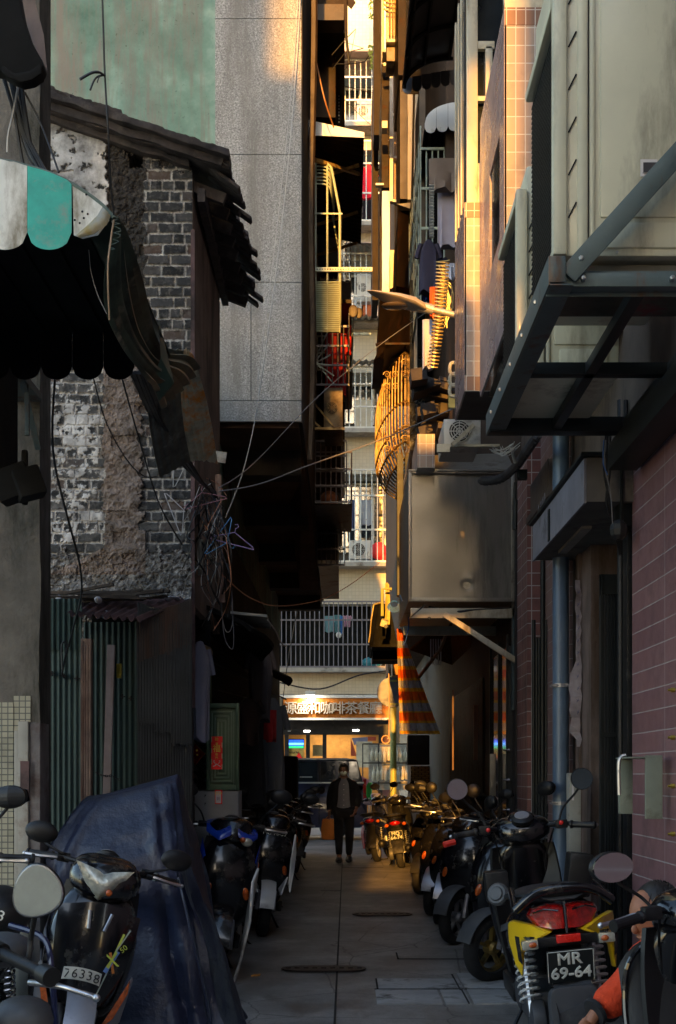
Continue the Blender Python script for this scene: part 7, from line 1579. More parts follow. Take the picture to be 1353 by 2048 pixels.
            for q in m.v: l = inv@(V(q)-c_); l.y *= sh[1]*.93; l.z *= sh[2]*.93; vs.append(tuple(c_+(SM@tl_)@l))
            m.v = vs; g_ = part(m, 'mirror_glass', mirm, ms)
    m = MB(); m.tube([(.05, .10, .22), (-.02, .22, .04), (-.02, .25, .02)], .010, 6); part(m, 'side_stand', BLK, t); m = MB(); m.tube([(-.25, .10, .18), (-.30, .12, .02), (-.30, -.12, .02), (-.25, -.10, .18)], .011, 6); part(m, 'stand', BLK, t)
    m = MB()
    for sy in (-1, 1): m.tube([h_(.33, sy*.16, 1.02), (.44, sy*.12, .9), (.50, sy*.08, .6)], .005, 5)
    part(m, 'control_cables', BLK, t)
    if rack: m = MB(); m.bx(-1.02, -.76, -.14, .14, .84, 1.08); part(m, 'top_box', BLK, t, bevel=.04)
    return t
ROW_L = 'scooters parked along the left wall'; ROW_R = 'scooters parked along the right wall'
# --- right row
yx, yy = 1.135, 7.08
ys_ = scooter((yx, yy, 0), 89, 'black and yellow scooter with red twin tail lights and plate MR 69-64', BLKG, BLKG, lean=-6, steer=-3, scale=1.09, mirror='round', plate=('MR', '69-64'), group=ROW_R, wide=1.25, hero='yellow', barz=.02, headlamp=False)
# yellow tail wings, twin tail light, reflector, indicator boxes, luggage
for sy in (-1, 1):
    m = MB(); o_ = [(-.90, .06, .665), (-.88, .16, .705), (-.82, .225, .72), (-.74, .235, .70), (-.70, .235, .62), (-.78, .225, .52), (-.84, .205, .47), (-.86, .19, .58), (-.885, .13, .63)]
    m.prism([(a, sy*b_, c) for a, b_, c in o_], (.055, -sy*.012, .0)); part(m, 'yellow_wing', YEL, ys_, bevel=.012)
    m = MB(); m.prism([(-.872, sy*.205, .655), (-.862, sy*.222, .66), (-.845, sy*.215, .55), (-.853, sy*.20, .53)], (-.012, 0, 0)); m.prism([(-.892, sy*.16, .648), (-.88, sy*.18, .655), (-.868, sy*.17, .60)], (-.012, 0, 0)); part(m, 'black_decal', BLKG, ys_)
    m = MB(); m.loft([[V((-.905+q*.5*(abs(y_)-.05), sy*y_, z_)) for q, y_, z_ in ((0, .006, .765), (.6, .06, .772), (1.2, .13, .758), (1.3, .15, .735), (1.1, .115, .69), (.6, .06, .675), (0, .006, .675))], [V((-.86+q*.4*(abs(y_)-.05), sy*y_, z_)) for q, y_, z_ in ((0, .006, .78), (.6, .065, .785), (1.2, .14, .768), (1.3, .16, .735), (1.1, .125, .68), (.6, .06, .665), (0, .006, .665))]]); tlp = part(m, 'tail_light', LENSR, ys_, bevel=.008)
    m = MB(); m.tube([(-.915, sy*.03, .755), (-.90, sy*.09, .765), (-.875, sy*.135, .75)], .004, 5); part(m, 'light_trim', BLKG, tlp)
    m = MB(); m.bx(-.925, -.87, sy*.165-.036, sy*.165+.036, .598, .642); ib = part(m, 'indicator', LENSC, ys_, bevel=.010); m = MB(); m.ell((-.926, sy*.155, .62), (.008, .018, .013), None, 10, 6); part(m, 'bulb', LENSO, ib, smooth=True)
m = MB(); m.bx(-.932, -.90, -.052, .052, .617, .652); part(m, 'red_reflector', REDP, ys_, bevel=.004)
m = MB(); m.bx(-.90, -.86, -.13, .13, .60, .645); m.prism([(-.89, -.19, .65), (-.89, .19, .65), (-.87, .13, .61), (-.87, -.13, .61)], (.03, 0, 0)); part(m, 'tail_bracket', BLK, ys_, bevel=.008)
m = MB(); m.bx(-.90, -.895, -.004, .004, .655, .79); m.prism([(-.90, -.05, .80), (-.90, .05, .80), (-.86, .10, .815), (-.86, -.10, .815)], (.05, 0, -.01)); part(m, 'centre_spine', GRY, ys_)
m = MB(); m.tube(smoothpts([(-.88, -.21, .77), (-.90, -.12, .835), (-.905, 0, .85), (-.90, .12, .835), (-.88, .21, .77)], 6), .020, 10); m.tube([(-.60, .19, .83), (-.88, .21, .78)], .016, 8); m.tube([(-.60, -.19, .83), (-.88, -.21, .78)], .016, 8); part(m, 'passenger_grip', BLKG, ys_, smooth=True)
m = MB(); m.loft([rx(-.93, .30, .105, .13, e=6), rx(-.90, .28, .115, .15, e=6), rx(-.80, .26, .10, .14, e=6)]); part(m, 'rear_splash_guard', GRY, ys_, bevel=.01)
m = MB(); m.lathe((-.40, .235, .80), [(.05, -.03), (.055, 0), (.045, .012)], 20, (-.8, .5, .3)); m.lathe((-.40, .235, .80), [(.035, .013), (.03, .02)], 20, (-.8, .5, .3)); part(m, 'filler_ring', GRY, ys_)
m = MB(); m.loft(dens([rx(.30, 1.05, .05, .03), rx(.34, 1.08, .075, .05), rx(.42, 1.09, .07, .055), rx(.50, 1.06, .03, .03)])); part(m, 'bulging_headlamp_hood', BLKG, ys_, smooth=True)
m = MB(); m.box((.20, -.24, .80), (.16, .12, .22), Matrix.Rotation(.2, 3, 'X')); m.box((.22, .18, .78), (.12, .12, .16)); parts(m, 'storage_bin', BLK, ys_, bevel=.015)
m = MB(); m.ell((.25, -.19, 1.07), (.008, .012, .012), None, 8, 6); m.ell((.25, .19, 1.07), (.008, .012, .012), None, 8, 6); parts(m, 'red_switch', REDP, ys_)
m = MB(); m.tube([(.215, .37, 1.03), (.20, .43, 1.02)], .016, 8); part(m, 'red_bar_end', mat('red_plastic', (.5,.02,.01), .4), ys_)
s3 = scooter((1.22, 9.72, 0), -110, 'black scooter with a gold front rim turned towards the alley behind the yellow scooter', BLKG, GRY, lean=-6, steer=-44, rim=GOLD, scale=1.03, mirror='oval', group=ROW_R, headlamp=False)
m = MB()
for sy in (-1, 1): m.prism([(.50, sy*.09, .50), (.56, sy*.10, .52), (.68, sy*.085, .22), (.63, sy*.085, .20)], (0, sy*.02, 0))
part(m, 'fork_cover', SILV, s3, bevel=.006)
m = MB(); m.tube([(.62, -.05, .235), (.62, -.15, .235)], .018, 10); part(m, 'axle_nut', ALU, s3)
for (x, y, yaw, lab, kw) in (
    (1.24, 10.75, -106, 'black scooter squeezed close behind the gold rimmed one', dict(p2=BLK, mirror='round', steer=10, lean=-9)),
    (1.14, 12.45, -104, 'black scooter with small round mirrors between its two angular mirrored neighbours', dict(p2=BLK, mirror='round', steer=-12, lean=-10)),
    (1.12, 14.0, -112, 'black scooter with a silver mudguard in the crowded right row', dict(p2=SILV, mirror='angular', steer=8, lean=-5)),
    (1.17, 11.7, -112, 'black scooter with grey skirt parked second behind the gold rimmed one', dict(p2=GRY, mirror='angular', steer=-20, lean=-4)),
    (1.10, 13.2, -108, 'dark scooter with a pale round mirror third in the right row', dict(p2=SILV, mirror='round', steer=12, lean=-8)),
    (1.10, 14.8, -104, 'all black scooter with oval mirrors in the middle of the right row', dict(p2=BLK, mirror='oval', steer=25, lean=-6)),
    (1.12, 16.4, -110, 'black scooter with a top box deep in the right row', dict(p2=BLK, mirror='oval', steer=0, lean=-5, rack=True)),
    (1.18, 18.3, -100, 'dim black scooter just before the sunlit pair on the right', dict(p2=GRY, mirror='angular', steer=-10, lean=-6))):
    p2 = kw.pop('p2'); scooter((x, y, 0), yaw, lab, BLKG, p2, group=ROW_R, headlamp=(y > 12), **kw)
scooter((.96, 20.9, 0), 84, 'sunlit black scooter with rear plate 64-74', BLKG, BLKG, lean=-8, steer=-10, mirror='oval', plate=('MQ', '64-74'), group=ROW_R, scale=1.02)
scooter((.68, 22.3, 0), 78, 'sunlit blue and white scooter beside the one with plate 64-74', NAVY, WHP, lean=-9, steer=-10, mirror='oval', group=ROW_R, scale=1.0)
# nearest right: only its left half enters the picture
s1 = scooter((1.20, 3.92, 0), 90, 'black scooter with a silver lever partly hiding the crouching person', BLKG, BLKG, lean=-2, steer=10, scale=.98, mirror='oval', group=ROW_R, mh=-.06)
m = MB(); m.grid(lambda a, b: (.30+.22*b, (.24-.02*(1-b))*(2*a-1), .22+.70*b-.10*abs(2*a-1)**5), 20, 14, .02); part(m, 'wide_leg_shield', BLK, s1, smooth=True); m = MB(); m.tube(smoothpts([(.31, .225, .22), (.40, .235, .50), (.46, .24, .72), (.46, .21, .86), (.48, .1, .93), (.48, -.1, .93)], 6), .010, 8); part(m, 'shield_rim', BLKG, s1)
m = MB(); m.tube(smoothpts([(.27, .09, .30), (.30, .12, .45), (.34, .10, .58), (.38, .02, .66)], 6), .008, 6); part(m, 'red_piping', REDP, s1)
# --- left row
s2 = scooter((-1.44, 6.42, 0), -76, 'black scooter facing the viewer with plate 76338 and a bright headlight', BLKG, SILV, lean=-13, steer=0, scale=1.0, mirror='oval', group=ROW_L, mh=-.13)
# its apron with plate, decal and winglets
m = MB(); m.grid(lambda a, b: (.64+.05*(1-(2*a-1)**2)-.10*(b-.4)**2, (.185-.06*(1-b)+.012*math.sin(b*3))*(2*a-1), .44+.44*b+.02*math.cos((2*a-1)*3)*b), 16, 14, .012); ap = part(m, 'front_apron', BLKG, s2, smooth=True)
def apx(y, z): a = (y/(.185-.06*(1-(z-.44)/.44))+1)/2; b = (z-.44)/.44; return .64+.05*(1-(2*a-1)**2)-.10*(b-.4)**2
m = MB(); m.grid(lambda a, b: (apx(-.02+.085*(2*a-1), .575+.03*(2*b-1))+.006, -.02+.085*(2*a-1), .575-.006*(2*a-1)**2*2+.028*(2*b-1)), 12, 4, .003); fp = part(m, 'front_number_plate', PLW, s2)
TF = Matrix(((0,0,1),(1,0,0),(0,1,0)))
for i, ch_ in enumerate('76338'):
    y_ = -.02+(-.066+.033*i); text(ch_, .058, PLB, fp, (apx(y_, .575)+.0085, y_, .574-.010*((i-2)/2)**2), Matrix.Rotation((y_+.02)*-1.0, 3, 'Z')@TF, .001, 'plate_digit')
DC = [mat('decal_yellow', (.55,.6,.08), .4), mat('decal_grey', (.35,.4,.35), .4), mat('decal_orange', (.6,.2,.04), .4), mat('decal_blue', (.12,.22,.5), .4)]
dm = MB(); 
for i, (y0_, z0_, y1_, z1_, w_) in enumerate(((.085, .62, .125, .78, .010), (.105, .70, .150, .80, .006), (.05, .44, .09, .62, .006), (.075, .60, .115, .70, .018), (.115, .60, .08, .69, .012))):
    dm.cur = [0, 1, 1, 3, 2][i]; dm.bar((apx(y0_, z0_)+.004, y0_, z0_), (apx(y1_, z1_)+.004, y1_, z1_), .004, w_, up=(1,0,0)) if False else dm.bar((apx(y0_, z0_)+.005, y0_, z0_), (apx(y1_, z1_)+.005, y1_, z1_), w_, .004, up=(1,0,0))
dd_ = part(dm, 'racing_decal', DC, s2)
text('X', .09, DC[0], dd_, (apx(.095, .655)+.009, .095, .655), Matrix.Rotation(.3, 3, 'X')@TF, .001, 'decal_letter'); text('50', .035, DC[0], dd_, (apx(.135, .71)+.009, .137, .715), Matrix.Rotation(.9, 3, 'X')@TF, .001, 'decal_number')
for sy in (1, -1):
    m = MB(); m.prism([(.66, sy*.10, .30), (.65, sy*.205, .60), (.62, sy*.215, .58), (.60, sy*.20, .38), (.62, sy*.12, .24)], (-.03, 0, 0)); wl = part(m, 'silver_winglet', SILV, s2, bevel=.01)
    m = MB(); m.prism([(.668, sy*.105, .34), (.668, sy*.135, .42), (.66, sy*.198, .585), (.66, sy*.20, .52), (.665, sy*.16, .40)], (-.012, 0, 0)); part(m, 'amber_lamp', LENSO, wl, bevel=.004)
m = MB(); m.tube([(.69, -.05, .86), (.70, -.04, .78)], .008, 6); m.tube([(.69, .05, .86), (.70, .03, .78)], .008, 6); parts(m, 'chrome_slot', SILV, s2)
m = MB(); hr = []
for r in dens([rx(.42, 1.0, .16, .085), rx(.50, .995, .165, .095), rx(.57, .98, .13, .08), rx(.60, .96, .07, .045)]): hr.append([V((q.x, q.y, q.z)) for q in r])
m.loft(hr); part(m, 'headlight_cowl', BLKG, s2, smooth=True)
m = MB(); m.grid(lambda a, b: (.585+.035*math.sin(a*pi)*math.sin(b*pi)+.008*(1-b), -.02+.135*(2*a-1)*(.35+.65*b) + .06*(1-a)*0, .90+.13*b+.03*abs(2*a-1)), 14, 8, .02); part(m, 'wide_headlight', LENSC, s2, smooth=True)
m = MB(); m.ell((.62, .02, .945), (.012, .016, .016), None, 10, 6); part(m, 'bulb', LENSO, s2)
m = MB(); m.loft(dens([rzz(.55, .30, .06, .16), rzz(.72, .32, .09, .19), rzz(.84, .34, .07, .16), rzz(.88, .34, .04, .1)])); part(m, 'grey_inner_cover', GRY, s2, smooth=True)
scooter((-1.78, 5.65, 0), -88, 'black scooter hugging the tiled pier with only its tall mirror showing', BLKG, BLKG, lean=-4, mirror='angular', group=ROW_L, scale=1.06, steer=-20, name='parked_scooter')
s0 = scooter((-1.42, 3.70, 0), 84, 'navy scooter cut off by the lower left corner with a round mirror', NAVY, BLKG, lean=-3, steer=-30, scale=.90, mirror=None, group=ROW_L)
wl_ = lambda *a: W2L(s0, P(*a))
m = MB(); m.tube([wl_(-60, 1870, 4.35), wl_(20, 1915, 4.25), wl_(98, 1952, 4.12)], [.026, .024, .022], 14); m.tube([wl_(86, 1946, 4.14), wl_(104, 1955, 4.10)], [.036, .036], 14); m.tube([wl_(-10, 1898, 4.30), wl_(5, 1906, 4.27)], [.036, .036], 14); part(m, 'grip', BLK, s0, smooth=True)
m = MB(); m.tube(smoothpts([wl_(60, 1965, 4.2), wl_(118, 1972, 4.12), wl_(160, 1985, 4.10), wl_(192, 1996, 4.10)], 5), [.012]*6+[.010]*8+[.008]*2, 8); m.ell(wl_(193, 1996, 4.10), (.015, .015, .015), None, 10, 6); part(m, 'brake_lever', ALU, s0, smooth=True)
c_ = P(75, 1784, 4.2); Rm = Matrix.Rotation(.45, 3, 'Y'); m = MB(); ring = lambda s_, y_: [W2L(s0, c_+Rm@V((s_*(.079+.010*math.sin(2*pi*k/28+.6))*math.cos(2*pi*k/28), y_, s_*(.086-.012*math.cos(2*pi*k/28))*math.sin(2*pi*k/28)))) for k in range(28)]
m.loft([ring(1.0, -.008), ring(1.06, 0), ring(.95, .03), ring(.4, .055)]); ms = part(m, 'mirror_shell', BLK, s0, smooth=True)
m = MB(); m.loft([ring(.95, -.014), ring(.95, -.0095)]); part(m, 'mirror_glass', mat('dusty_mirror', (.30,.31,.27), .45, .3, var=.15, vs=8, dirt=(.2,.2,.17), damt=.35), ms)
m = MB(); m.loft([ring(1.0, -.012), ring(1.02, -.0085), ring(.955, -.010)], cap=False); part(m, 'mirror_rim', ALU, ms)
m = MB(); m.tube([wl_(70, 1832, 4.22), wl_(62, 1880, 4.25), wl_(58, 1915, 4.25)], .010, 8); part(m, 'mirror_stem', BLK, s0)
m = MB(); m.ell(wl_(45, 2040, 4.3), (.11, .12, .09), None, 16, 10); m.ell(wl_(0, 1900, 4.5), (.12, .13, .07), None, 16, 10); part(m, 'grey_leg_cover', GRY, s0, smooth=True)
m = MB(); m.tube(smoothpts([wl_(20, 1850, 4.4), wl_(90, 1880, 4.35), wl_(105, 1960, 4.3), wl_(112, 2060, 4.3)], 6), .012, 8); part(m, 'shield_edge', NAVY, s0)
hel = thing('open_face_helmet', P(5, 1850, 5.0)-V((0,0,.1)), 'black helmet with white figures resting by the tiled pier', 'helmet')
m = MB(); c_ = P(-2, 1822, 5.0); m.ell(c_, (.13, .15, .10), None, 20, 12); part(m, 'shell', BLK, hel, smooth=True); text('73', .055, PLW, hel, c_+V((.035, -.148, .0)), Matrix.Rotation(.35, 3, 'Y')@FACE, .002, 'lettering')
s3l = scooter((-1.08, 9.7, 0), -76, 'blue scooter with a white side fairing and amber headlight behind the covered bike', BLKG, BLKG, lean=-9, steer=-12, scale=1.05, mirror='oval', group=ROW_L)
m = MB()
for sy in (1,): m.prism([(.60, sy*.20, .80), (.68, sy*.16, .70), (.72, sy*.18, .45), (.70, sy*.16, .20), (.66, sy*.14, .02), (.60, sy*.17, .06), (.58, sy*.20, .4)], (-.0, -sy*.02, 0))
part(m, 'white_side_fairing', WHP, s3l, bevel=.01)
m = MB()
for sy in (1, -1): m.prism([(.30, sy*.05, 1.10), (.33, sy*.17, 1.06), (.47, sy*.18, 1.02), (.58, sy*.10, .97), (.57, sy*.02, 1.02), (.45, sy*.03, 1.11)], (.01, 0, -.035)); m.prism([(.50, sy*.20, .95), (.58, sy*.16, .80), (.60, sy*.19, .60), (.52, sy*.205, .72)], (-.02, 0, 0))
parts(m, 'blue_cowl_panel', BLU, s3l, bevel=.010)
m = MB(); m.ell((.58, .09, .955), (.02, .04, .03), None, 12, 8); part(m, 'clear_lamp', LENSC, s3l, smooth=True)
m = MB(); m.ell((.585, .06, .965), (.02, .022, .02), None, 12, 8); part(m, 'amber_lamp', LENSO, s3l, smooth=True)
for (x, y, yaw, lab, pa, p2, kw) in (
    (-.86, 12.3, -80, 'black and white scooter with plate MO-78-50 in front, second behind the covered bike', BLKG, WHP, dict(lean=-8, steer=-6, mirror='oval')),
    (-1.05, 11.1, -85, 'black scooter squeezed between the blue one and the black and white one', BLKG, BLKG, dict(lean=-6, steer=8, mirror='oval')),
    (-.92, 14.2, -84, 'all black scooter under the hanging laundry on the left', BLKG, BLK, dict(lean=-7, steer=10, mirror='round')),
    (-.90, 16.0, -84, 'black scooter in the darkest stretch on the left', BLKG, GRY, dict(lean=-6, steer=0, mirror='oval')),
    (-.88, 17.9, -86, 'black scooter second from the far end of the left row', BLKG, BLK, dict(lean=-6, steer=-10, mirror='oval')),
    (-.84, 19.8, -82, 'black scooter with an amber lamp at the far end of the left row', BLKG, GRY, dict(lean=-6, steer=5, mirror='round'))):
    q = scooter((x, y, 0), yaw, lab, pa, p2, group=ROW_L, **kw)
    if 'MO-78' in lab:
        text('MO-78-50', .05, PLW, q, (.565, 0, .93), TF, .002, 'plate_lettering')
        m = MB()
        for sy in (1, -1): m.prism([(.50, sy*.19, .95), (.60, sy*.17, .72), (.62, sy*.18, .50), (.66, sy*.19, .42), (.58, sy*.21, .62), (.52, sy*.215, .78)], (0, sy*.015, 0)); m.prism([(.60, sy*.16, .56), (.78, sy*.10, .40), (.66, sy*.09, .44), (.56, sy*.12, .38)], (0, sy*.015, 0))
        part(m, 'white_side_fairing', WHP, q, bevel=.006)

# --- covered motorbike
cv = thing('covered_motorbike', (-1.05, 7.1, 0), 'motorbike under a dark blue cloth cover with a sharp peak', 'motorbike')
def covring(z, x0, x1, y0, y1, n=96, e=3.2, fold=0, ph=0, zf=None):
    out = []
    cx, cy, hx, hy = (x0+x1)/2, (y0+y1)/2, (x1-x0)/2, (y1-y0)/2
    for k in range(n):
        a = 2*pi*k/n; c, s = math.cos(a), math.sin(a)
        x = cx+hx*math.copysign(abs(c)**(2/e), c); y = cy+hy*math.copysign(abs(s)**(2/e), s)
        f_ = fold*(.5*math.sin(a*7+z*3+ph)+.6*math.sin(a*13+1+z*2)+.35*math.sin(a*23+z*5)) + fold*1.5*noise.noise(V((x*5, y*5, z*4)))
        zz_ = z if zf is None else zf(x, y)
        out.append(V((x+f_*c, y+f_*s, zz_)))
    return out
Xp = lambda px, Y: X(px, Y)
rings = [covring(0, -1.40, -.905, 7.02, 7.10, e=2, zf=lambda x, y: 1.335+.12*max(0, (x+1.40)/.495)**1.5),
         covring(0, -1.43, -.890, 6.92, 7.2, e=3.5, fold=.006, zf=lambda x, y: 1.30+.10*max(0, (x+1.43)/.54)**1.3),
         covring(0, -1.50, -.865, 6.84, 7.32, e=5, fold=.012, zf=lambda x, y: 1.19+.06*(x+1.5)),
         covring(0, -1.57, -.835, 6.74, 7.45, e=6, fold=.018, zf=lambda x, y: 1.03+.06*(x+1.5)-.02*math.sin(x*16)),
         covring(.86, -1.55, -.79, 6.70, 7.5, e=6, fold=.030), covring(.66, -1.52, -.75, 6.73, 7.55, e=5, fold=.034),
         covring(.44, -1.50, -.70, 6.66, 7.6, e=4.5, fold=.036), covring(.22, -1.54, -.63, 6.58, 7.65, e=4.5, fold=.044), covring(.07, -1.57, -.575, 6.5, 7.7, e=4, fold=.052), covring(.05, -1.55, -.59, 6.52, 7.68, e=4, fold=.052)]
m = MB(); m.loft(dens(rings, 8))
def crease(p):
    x, y, z = p
    if z > 1.28 or z < .06: return p
    g_ = max(0, 1-abs((x+1.02)-.62*(z-1.1))*14)*.022 + max(0, 1-abs((x+1.25)-.95*(z-.95))*12)*.026 - max(0, 1-abs((x+1.12)-.75*(z-1.0))*15)*.02 + max(0, 1-abs((x+.93)+.16*(z-.9))*16)*.018
    g_ += .012*noise.noise(V((x*7+z*4, y*5, z*3)))
    return (x + (.6*g_ if x > -.85 else 0), y-(g_ if y < 7.0 else 0), z)
m.v = [crease(p) for p in m.v]; part(m, 'cloth_cover', COVER, cv, smooth=True)
m = MB(); m.lathe((-.98, 6.9, .24), [(.15, -.05), (.24, -.03), (.24, .03), (.15, .05)], 24, (1, .2, 0)); part(m, 'wheel', RUB, cv, smooth=True)
m = MB(); m.tube(smoothpts([(-.86, 6.72, .92), (-.80, 6.66, .7), (-.70, 6.6, .3), (-.66, 6.55, .1)], 6), .008, 5); part(m, 'cover_seam', COVER, cv)

# ------------------------------------------------------------------ people
def skinmesh(J, E, root, sub=2):
    bm = bmesh.new(); sk = bm.verts.layers.skin.verify(); vs = {}
    for k, (p, r) in J.items():
        v = bm.verts.new(p); vs[k] = v; rr_ = r if isinstance(r, tuple) else (r, r); v[sk].radius = rr_; v[sk].use_root = (k == root)
    for a, b in E: bm.edges.new((vs[a], vs[b]))
    me = bpy.data.meshes.new('sk'); bm.to_mesh(me); bm.free(); o = bpy.data.objects.new('sk', me); COL.objects.link(o)
    s_ = o.modifiers.new('s', 'SKIN'); s_.use_smooth_shade = True; u = o.modifiers.new('u', 'SUBSURF'); u.levels = sub; u.render_levels = sub
    bpy.context.view_layer.update(); dg = bpy.context.evaluated_depsgraph_get(); ev = o.evaluated_get(dg); e = ev.to_mesh()
    vv = [tuple(v.co) for v in e.vertices]; ff = [tuple(p.vertices) for p in e.polygons]; ev.to_mesh_clear(); bpy.data.objects.remove(o); return vv, ff
def hand(mb, wrist, d, palm_n, curl=.5, s=1.0, thumb=1):
    """palm and five separate bent fingers; d = direction of the hand, palm_n = palm normal"""
    d = V(d).normalized(); n = V(palm_n); n = (n-d*n.dot(d)).normalized(); sd = d.cross(n).normalized()
    w_ = V(wrist); rt = Matrix((sd, d, n)).transposed()
    mb.ell(w_+d*.045*s, (.040*s, .052*s, .016*s), rt, 14, 8); mb.tube([w_-d*.03*s, w_+d*.02*s], [.026*s, .028*s], 10)
    for k, L_ in enumerate((.070, .078, .073, .058)):
        b_ = w_+d*.088*s+sd*(.030-.020*k)*s*thumb; cur = curl*(1+.12*k); dd = d.copy(); pts = [b_-d*.02*s, b_]
        for f_ in (.45, .32, .23):
            dd = (dd*math.cos(cur)+n*math.sin(cur)).normalized(); n2 = n; pts.append(pts[-1]+dd*L_*f_*s)
        mb.tube(pts, [.0095*s, .0095*s, .0088*s, .0078*s, .006*s], 8)
    b_ = w_+d*.025*s+sd*.034*s*thumb; td = (d*.75+sd*.65*thumb+n*.25).normalized(); t2 = (d*.9+n*.45).normalized()
    mb.tube([b_-td*.015*s, b_, b_+td*.030*s, b_+td*.03*s+t2*.028*s], [.013*s, .012*s, .010*s, .007*s], 8)
def head(mb, c, f, s=1.0, up=(0,0,1)):
    """head at c looking along f"""
    f = V(f).normalized(); u = (V(up)-f*V(up).dot(f)).normalized(); sd = u.cross(f); rt = Matrix((sd, f, u)).transposed(); c = V(c)
    mb.ell(c, (.073*s, .092*s, .112*s), rt, 20, 14); mb.ell(c+f*.022*s-u*.052*s, (.054*s, .068*s, .058*s), rt, 16, 10)
    mb.ell(c+f*.096*s-u*.018*s, (.012*s, .017*s, .020*s), rt, 10, 6)
    for q in (-1, 1): mb.ell(c+sd*q*.074*s-u*.01*s-f*.005*s, (.010*s, .018*s, .030*s), rt, 10, 6); mb.ell(c+f*.084*s+sd*q*.03*s+u*.018*s, (.017*s, .008*s, .007*s), rt, 8, 5)
    mb.ell(c+f*.088*s-u*.055*s, (.022*s, .008*s, .007*s), rt, 10, 5)
    return rt, sd, u, f
BLKC = cloth('black_jacket', (.012,.012,.014), (.03,.03,.03)); TRS = cloth('black_trousers', (.013,.013,.016))
# --- walking man
mx, my = X(688, 21.5), 21.5
man = thing('person', (mx, my, 0), 'man in a black jacket and pale mask walking up the alley with an orange bag', 'person')
k = 1.62/1.70
def q_(x, y, z): return V((mx+x*k, my+y*k, z*k))
J = {'pel': (q_(0, 0, .92), (.13, .10)), 'sp': (q_(0, 0, 1.12), (.12, .09)), 'ch': (q_(0, 0, 1.32), (.14, .10)), 'nk': (q_(0, -.01, 1.47), .055), 'hd': (q_(0, -.02, 1.58), .07)}
J.update({'sl': (q_(.17, 0, 1.38), .055), 'el': (q_(.245, .03, 1.12), .042), 'wl': (q_(.215, -.06, .92), .03),
          'sr': (q_(-.17, 0, 1.38), .055), 'er': (q_(-.23, .02, 1.10), .042), 'wr': (q_(-.25, -.05, .86), .03),
          'hl': (q_(.09, 0, .88), .09), 'kl': (q_(.10, -.06, .50), .058), 'al': (q_(.09, .06, .10), .04), 'tl': (q_(.10, -.08, .04), .035),
          'hr': (q_(-.09, 0, .88), .09), 'kr': (q_(-.085, -.12, .50), .058), 'ar': (q_(-.08, -.16, .10), .04), 'tr': (q_(-.085, -.30, .04), .035)})
E = [('pel','sp'),('sp','ch'),('ch','nk'),('nk','hd'),('ch','sl'),('sl','el'),('el','wl'),('ch','sr'),('sr','er'),('er','wr'),('pel','hl'),('hl','kl'),('kl','al'),('al','tl'),('pel','hr'),('hr','kr'),('kr','ar'),('ar','tr')]
vv, ff = skinmesh(J, E, 'pel'); m = MB(); m.add(vv, ff); rt, sd, u, f = head(m, q_(0, -.02, 1.60), (0, -1, -.05), .98)
hand(m, q_(-.25, -.05, .84), (0, -.05, -1), (1, 0, 0), .8, .95, -1); hand(m, q_(.20, -.08, .90), (-.4, -.3, -.8), (-1, 0, 0), .5, .95)
part(m, 'body', SKIND, man, smooth=True)
m = MB(); c_ = q_(0, -.02, 1.60); m.ell(c_+V((0, .018, .022)), (.082, .092, .105), rt, 20, 12); m.ell(c_+V((0, -.055, .085)), (.06, .035, .03), rt, 12, 6); part(m, 'hair', HAIR, man, smooth=True)
m = MB(); m.ell(c_+V((0, -.06, -.045)), (.062, .050, .042), rt, 16, 10); mk = part(m, 'face_mask', mat('pale_green_mask', (.70,.78,.74), .8), man, smooth=True)
m = MB(); 
for s_ in (-1, 1): m.tube([c_+V((s_*.05, -.08, -.03)), c_+V((s_*.075, 0, -.01))], .003, 4)
part(m, 'ear_loops', PWHT, mk)
Jt = {a: (J[a][0], (J[a][1][0]+.02, J[a][1][1]+.02) if isinstance(J[a][1], tuple) else J[a][1]+.022) for a in ('pel','hl','kl','al','hr','kr','ar')}
Jt['al'] = (q_(.09, .05, .12), .058); Jt['ar'] = (q_(-.08, -.15, .12), .058)
vv, ff = skinmesh(Jt, [e for e in E if e[0] in Jt and e[1] in Jt], 'pel'); m = MB(); m.add(vv, ff); part(m, 'trousers', TRS, man, smooth=True)
for (ax_, tx_) in (('al', 'tl'), ('ar', 'tr')):
    m = MB(); a = J[ax_][0]; m.loft([[V((a.x+1.25*hw*math.cos(2*pi*i/14), a.y+dy, max(.004, zc+.012+1.3*hh*math.sin(2*pi*i/14)))) for i in range(14)] for dy, hw, zc, hh in ((.07, .03, .04, .035), (.04, .042, .05, .048), (-.04, .046, .045, .042), (-.14, .048, .032, .03), (-.19, .035, .026, .022))]); part(m, 'shoe', BLK, man, smooth=True)
def torso(rs, y0=0, open_=None, n=28):
    rings = []
    for (z, hx, hy, cy) in rs:
        ring = []
        for i in range(n):
            a = 2*pi*i/n; ring.append(q_(hx*math.copysign(abs(math.cos(a))**.85, math.cos(a)), cy+hy*math.sin(a), z))
        rings.append(ring)
    return rings
m = MB(); m.loft(dens(torso([(.88, .155, .115, 0), (1.0, .15, .112, 0), (1.2, .165, .115, 0), (1.36, .17, .11, 0), (1.44, .10, .08, 0), (1.47, .065, .062, 0)]), 3)); sh = part(m, 'shirt', cloth('grey_check_shirt', (.22,.22,.245), (.14,.14,.16)), man, smooth=True)
m = MB()
for z in (1.0, 1.09, 1.18, 1.27, 1.36): m.ell(q_(.0, -.117, z), (.008, .004, .008), None, 8, 5)
part(m, 'buttons', PWHT, sh)
m = MB()
for s_ in (-1, 1): m.prism([q_(0, -.085, 1.44), q_(s_*.05, -.075, 1.475), q_(s_*.045, -.10, 1.41)], (0, -.006, 0))
part(m, 'collar', bpy.data.materials['grey_check_shirt'], sh)
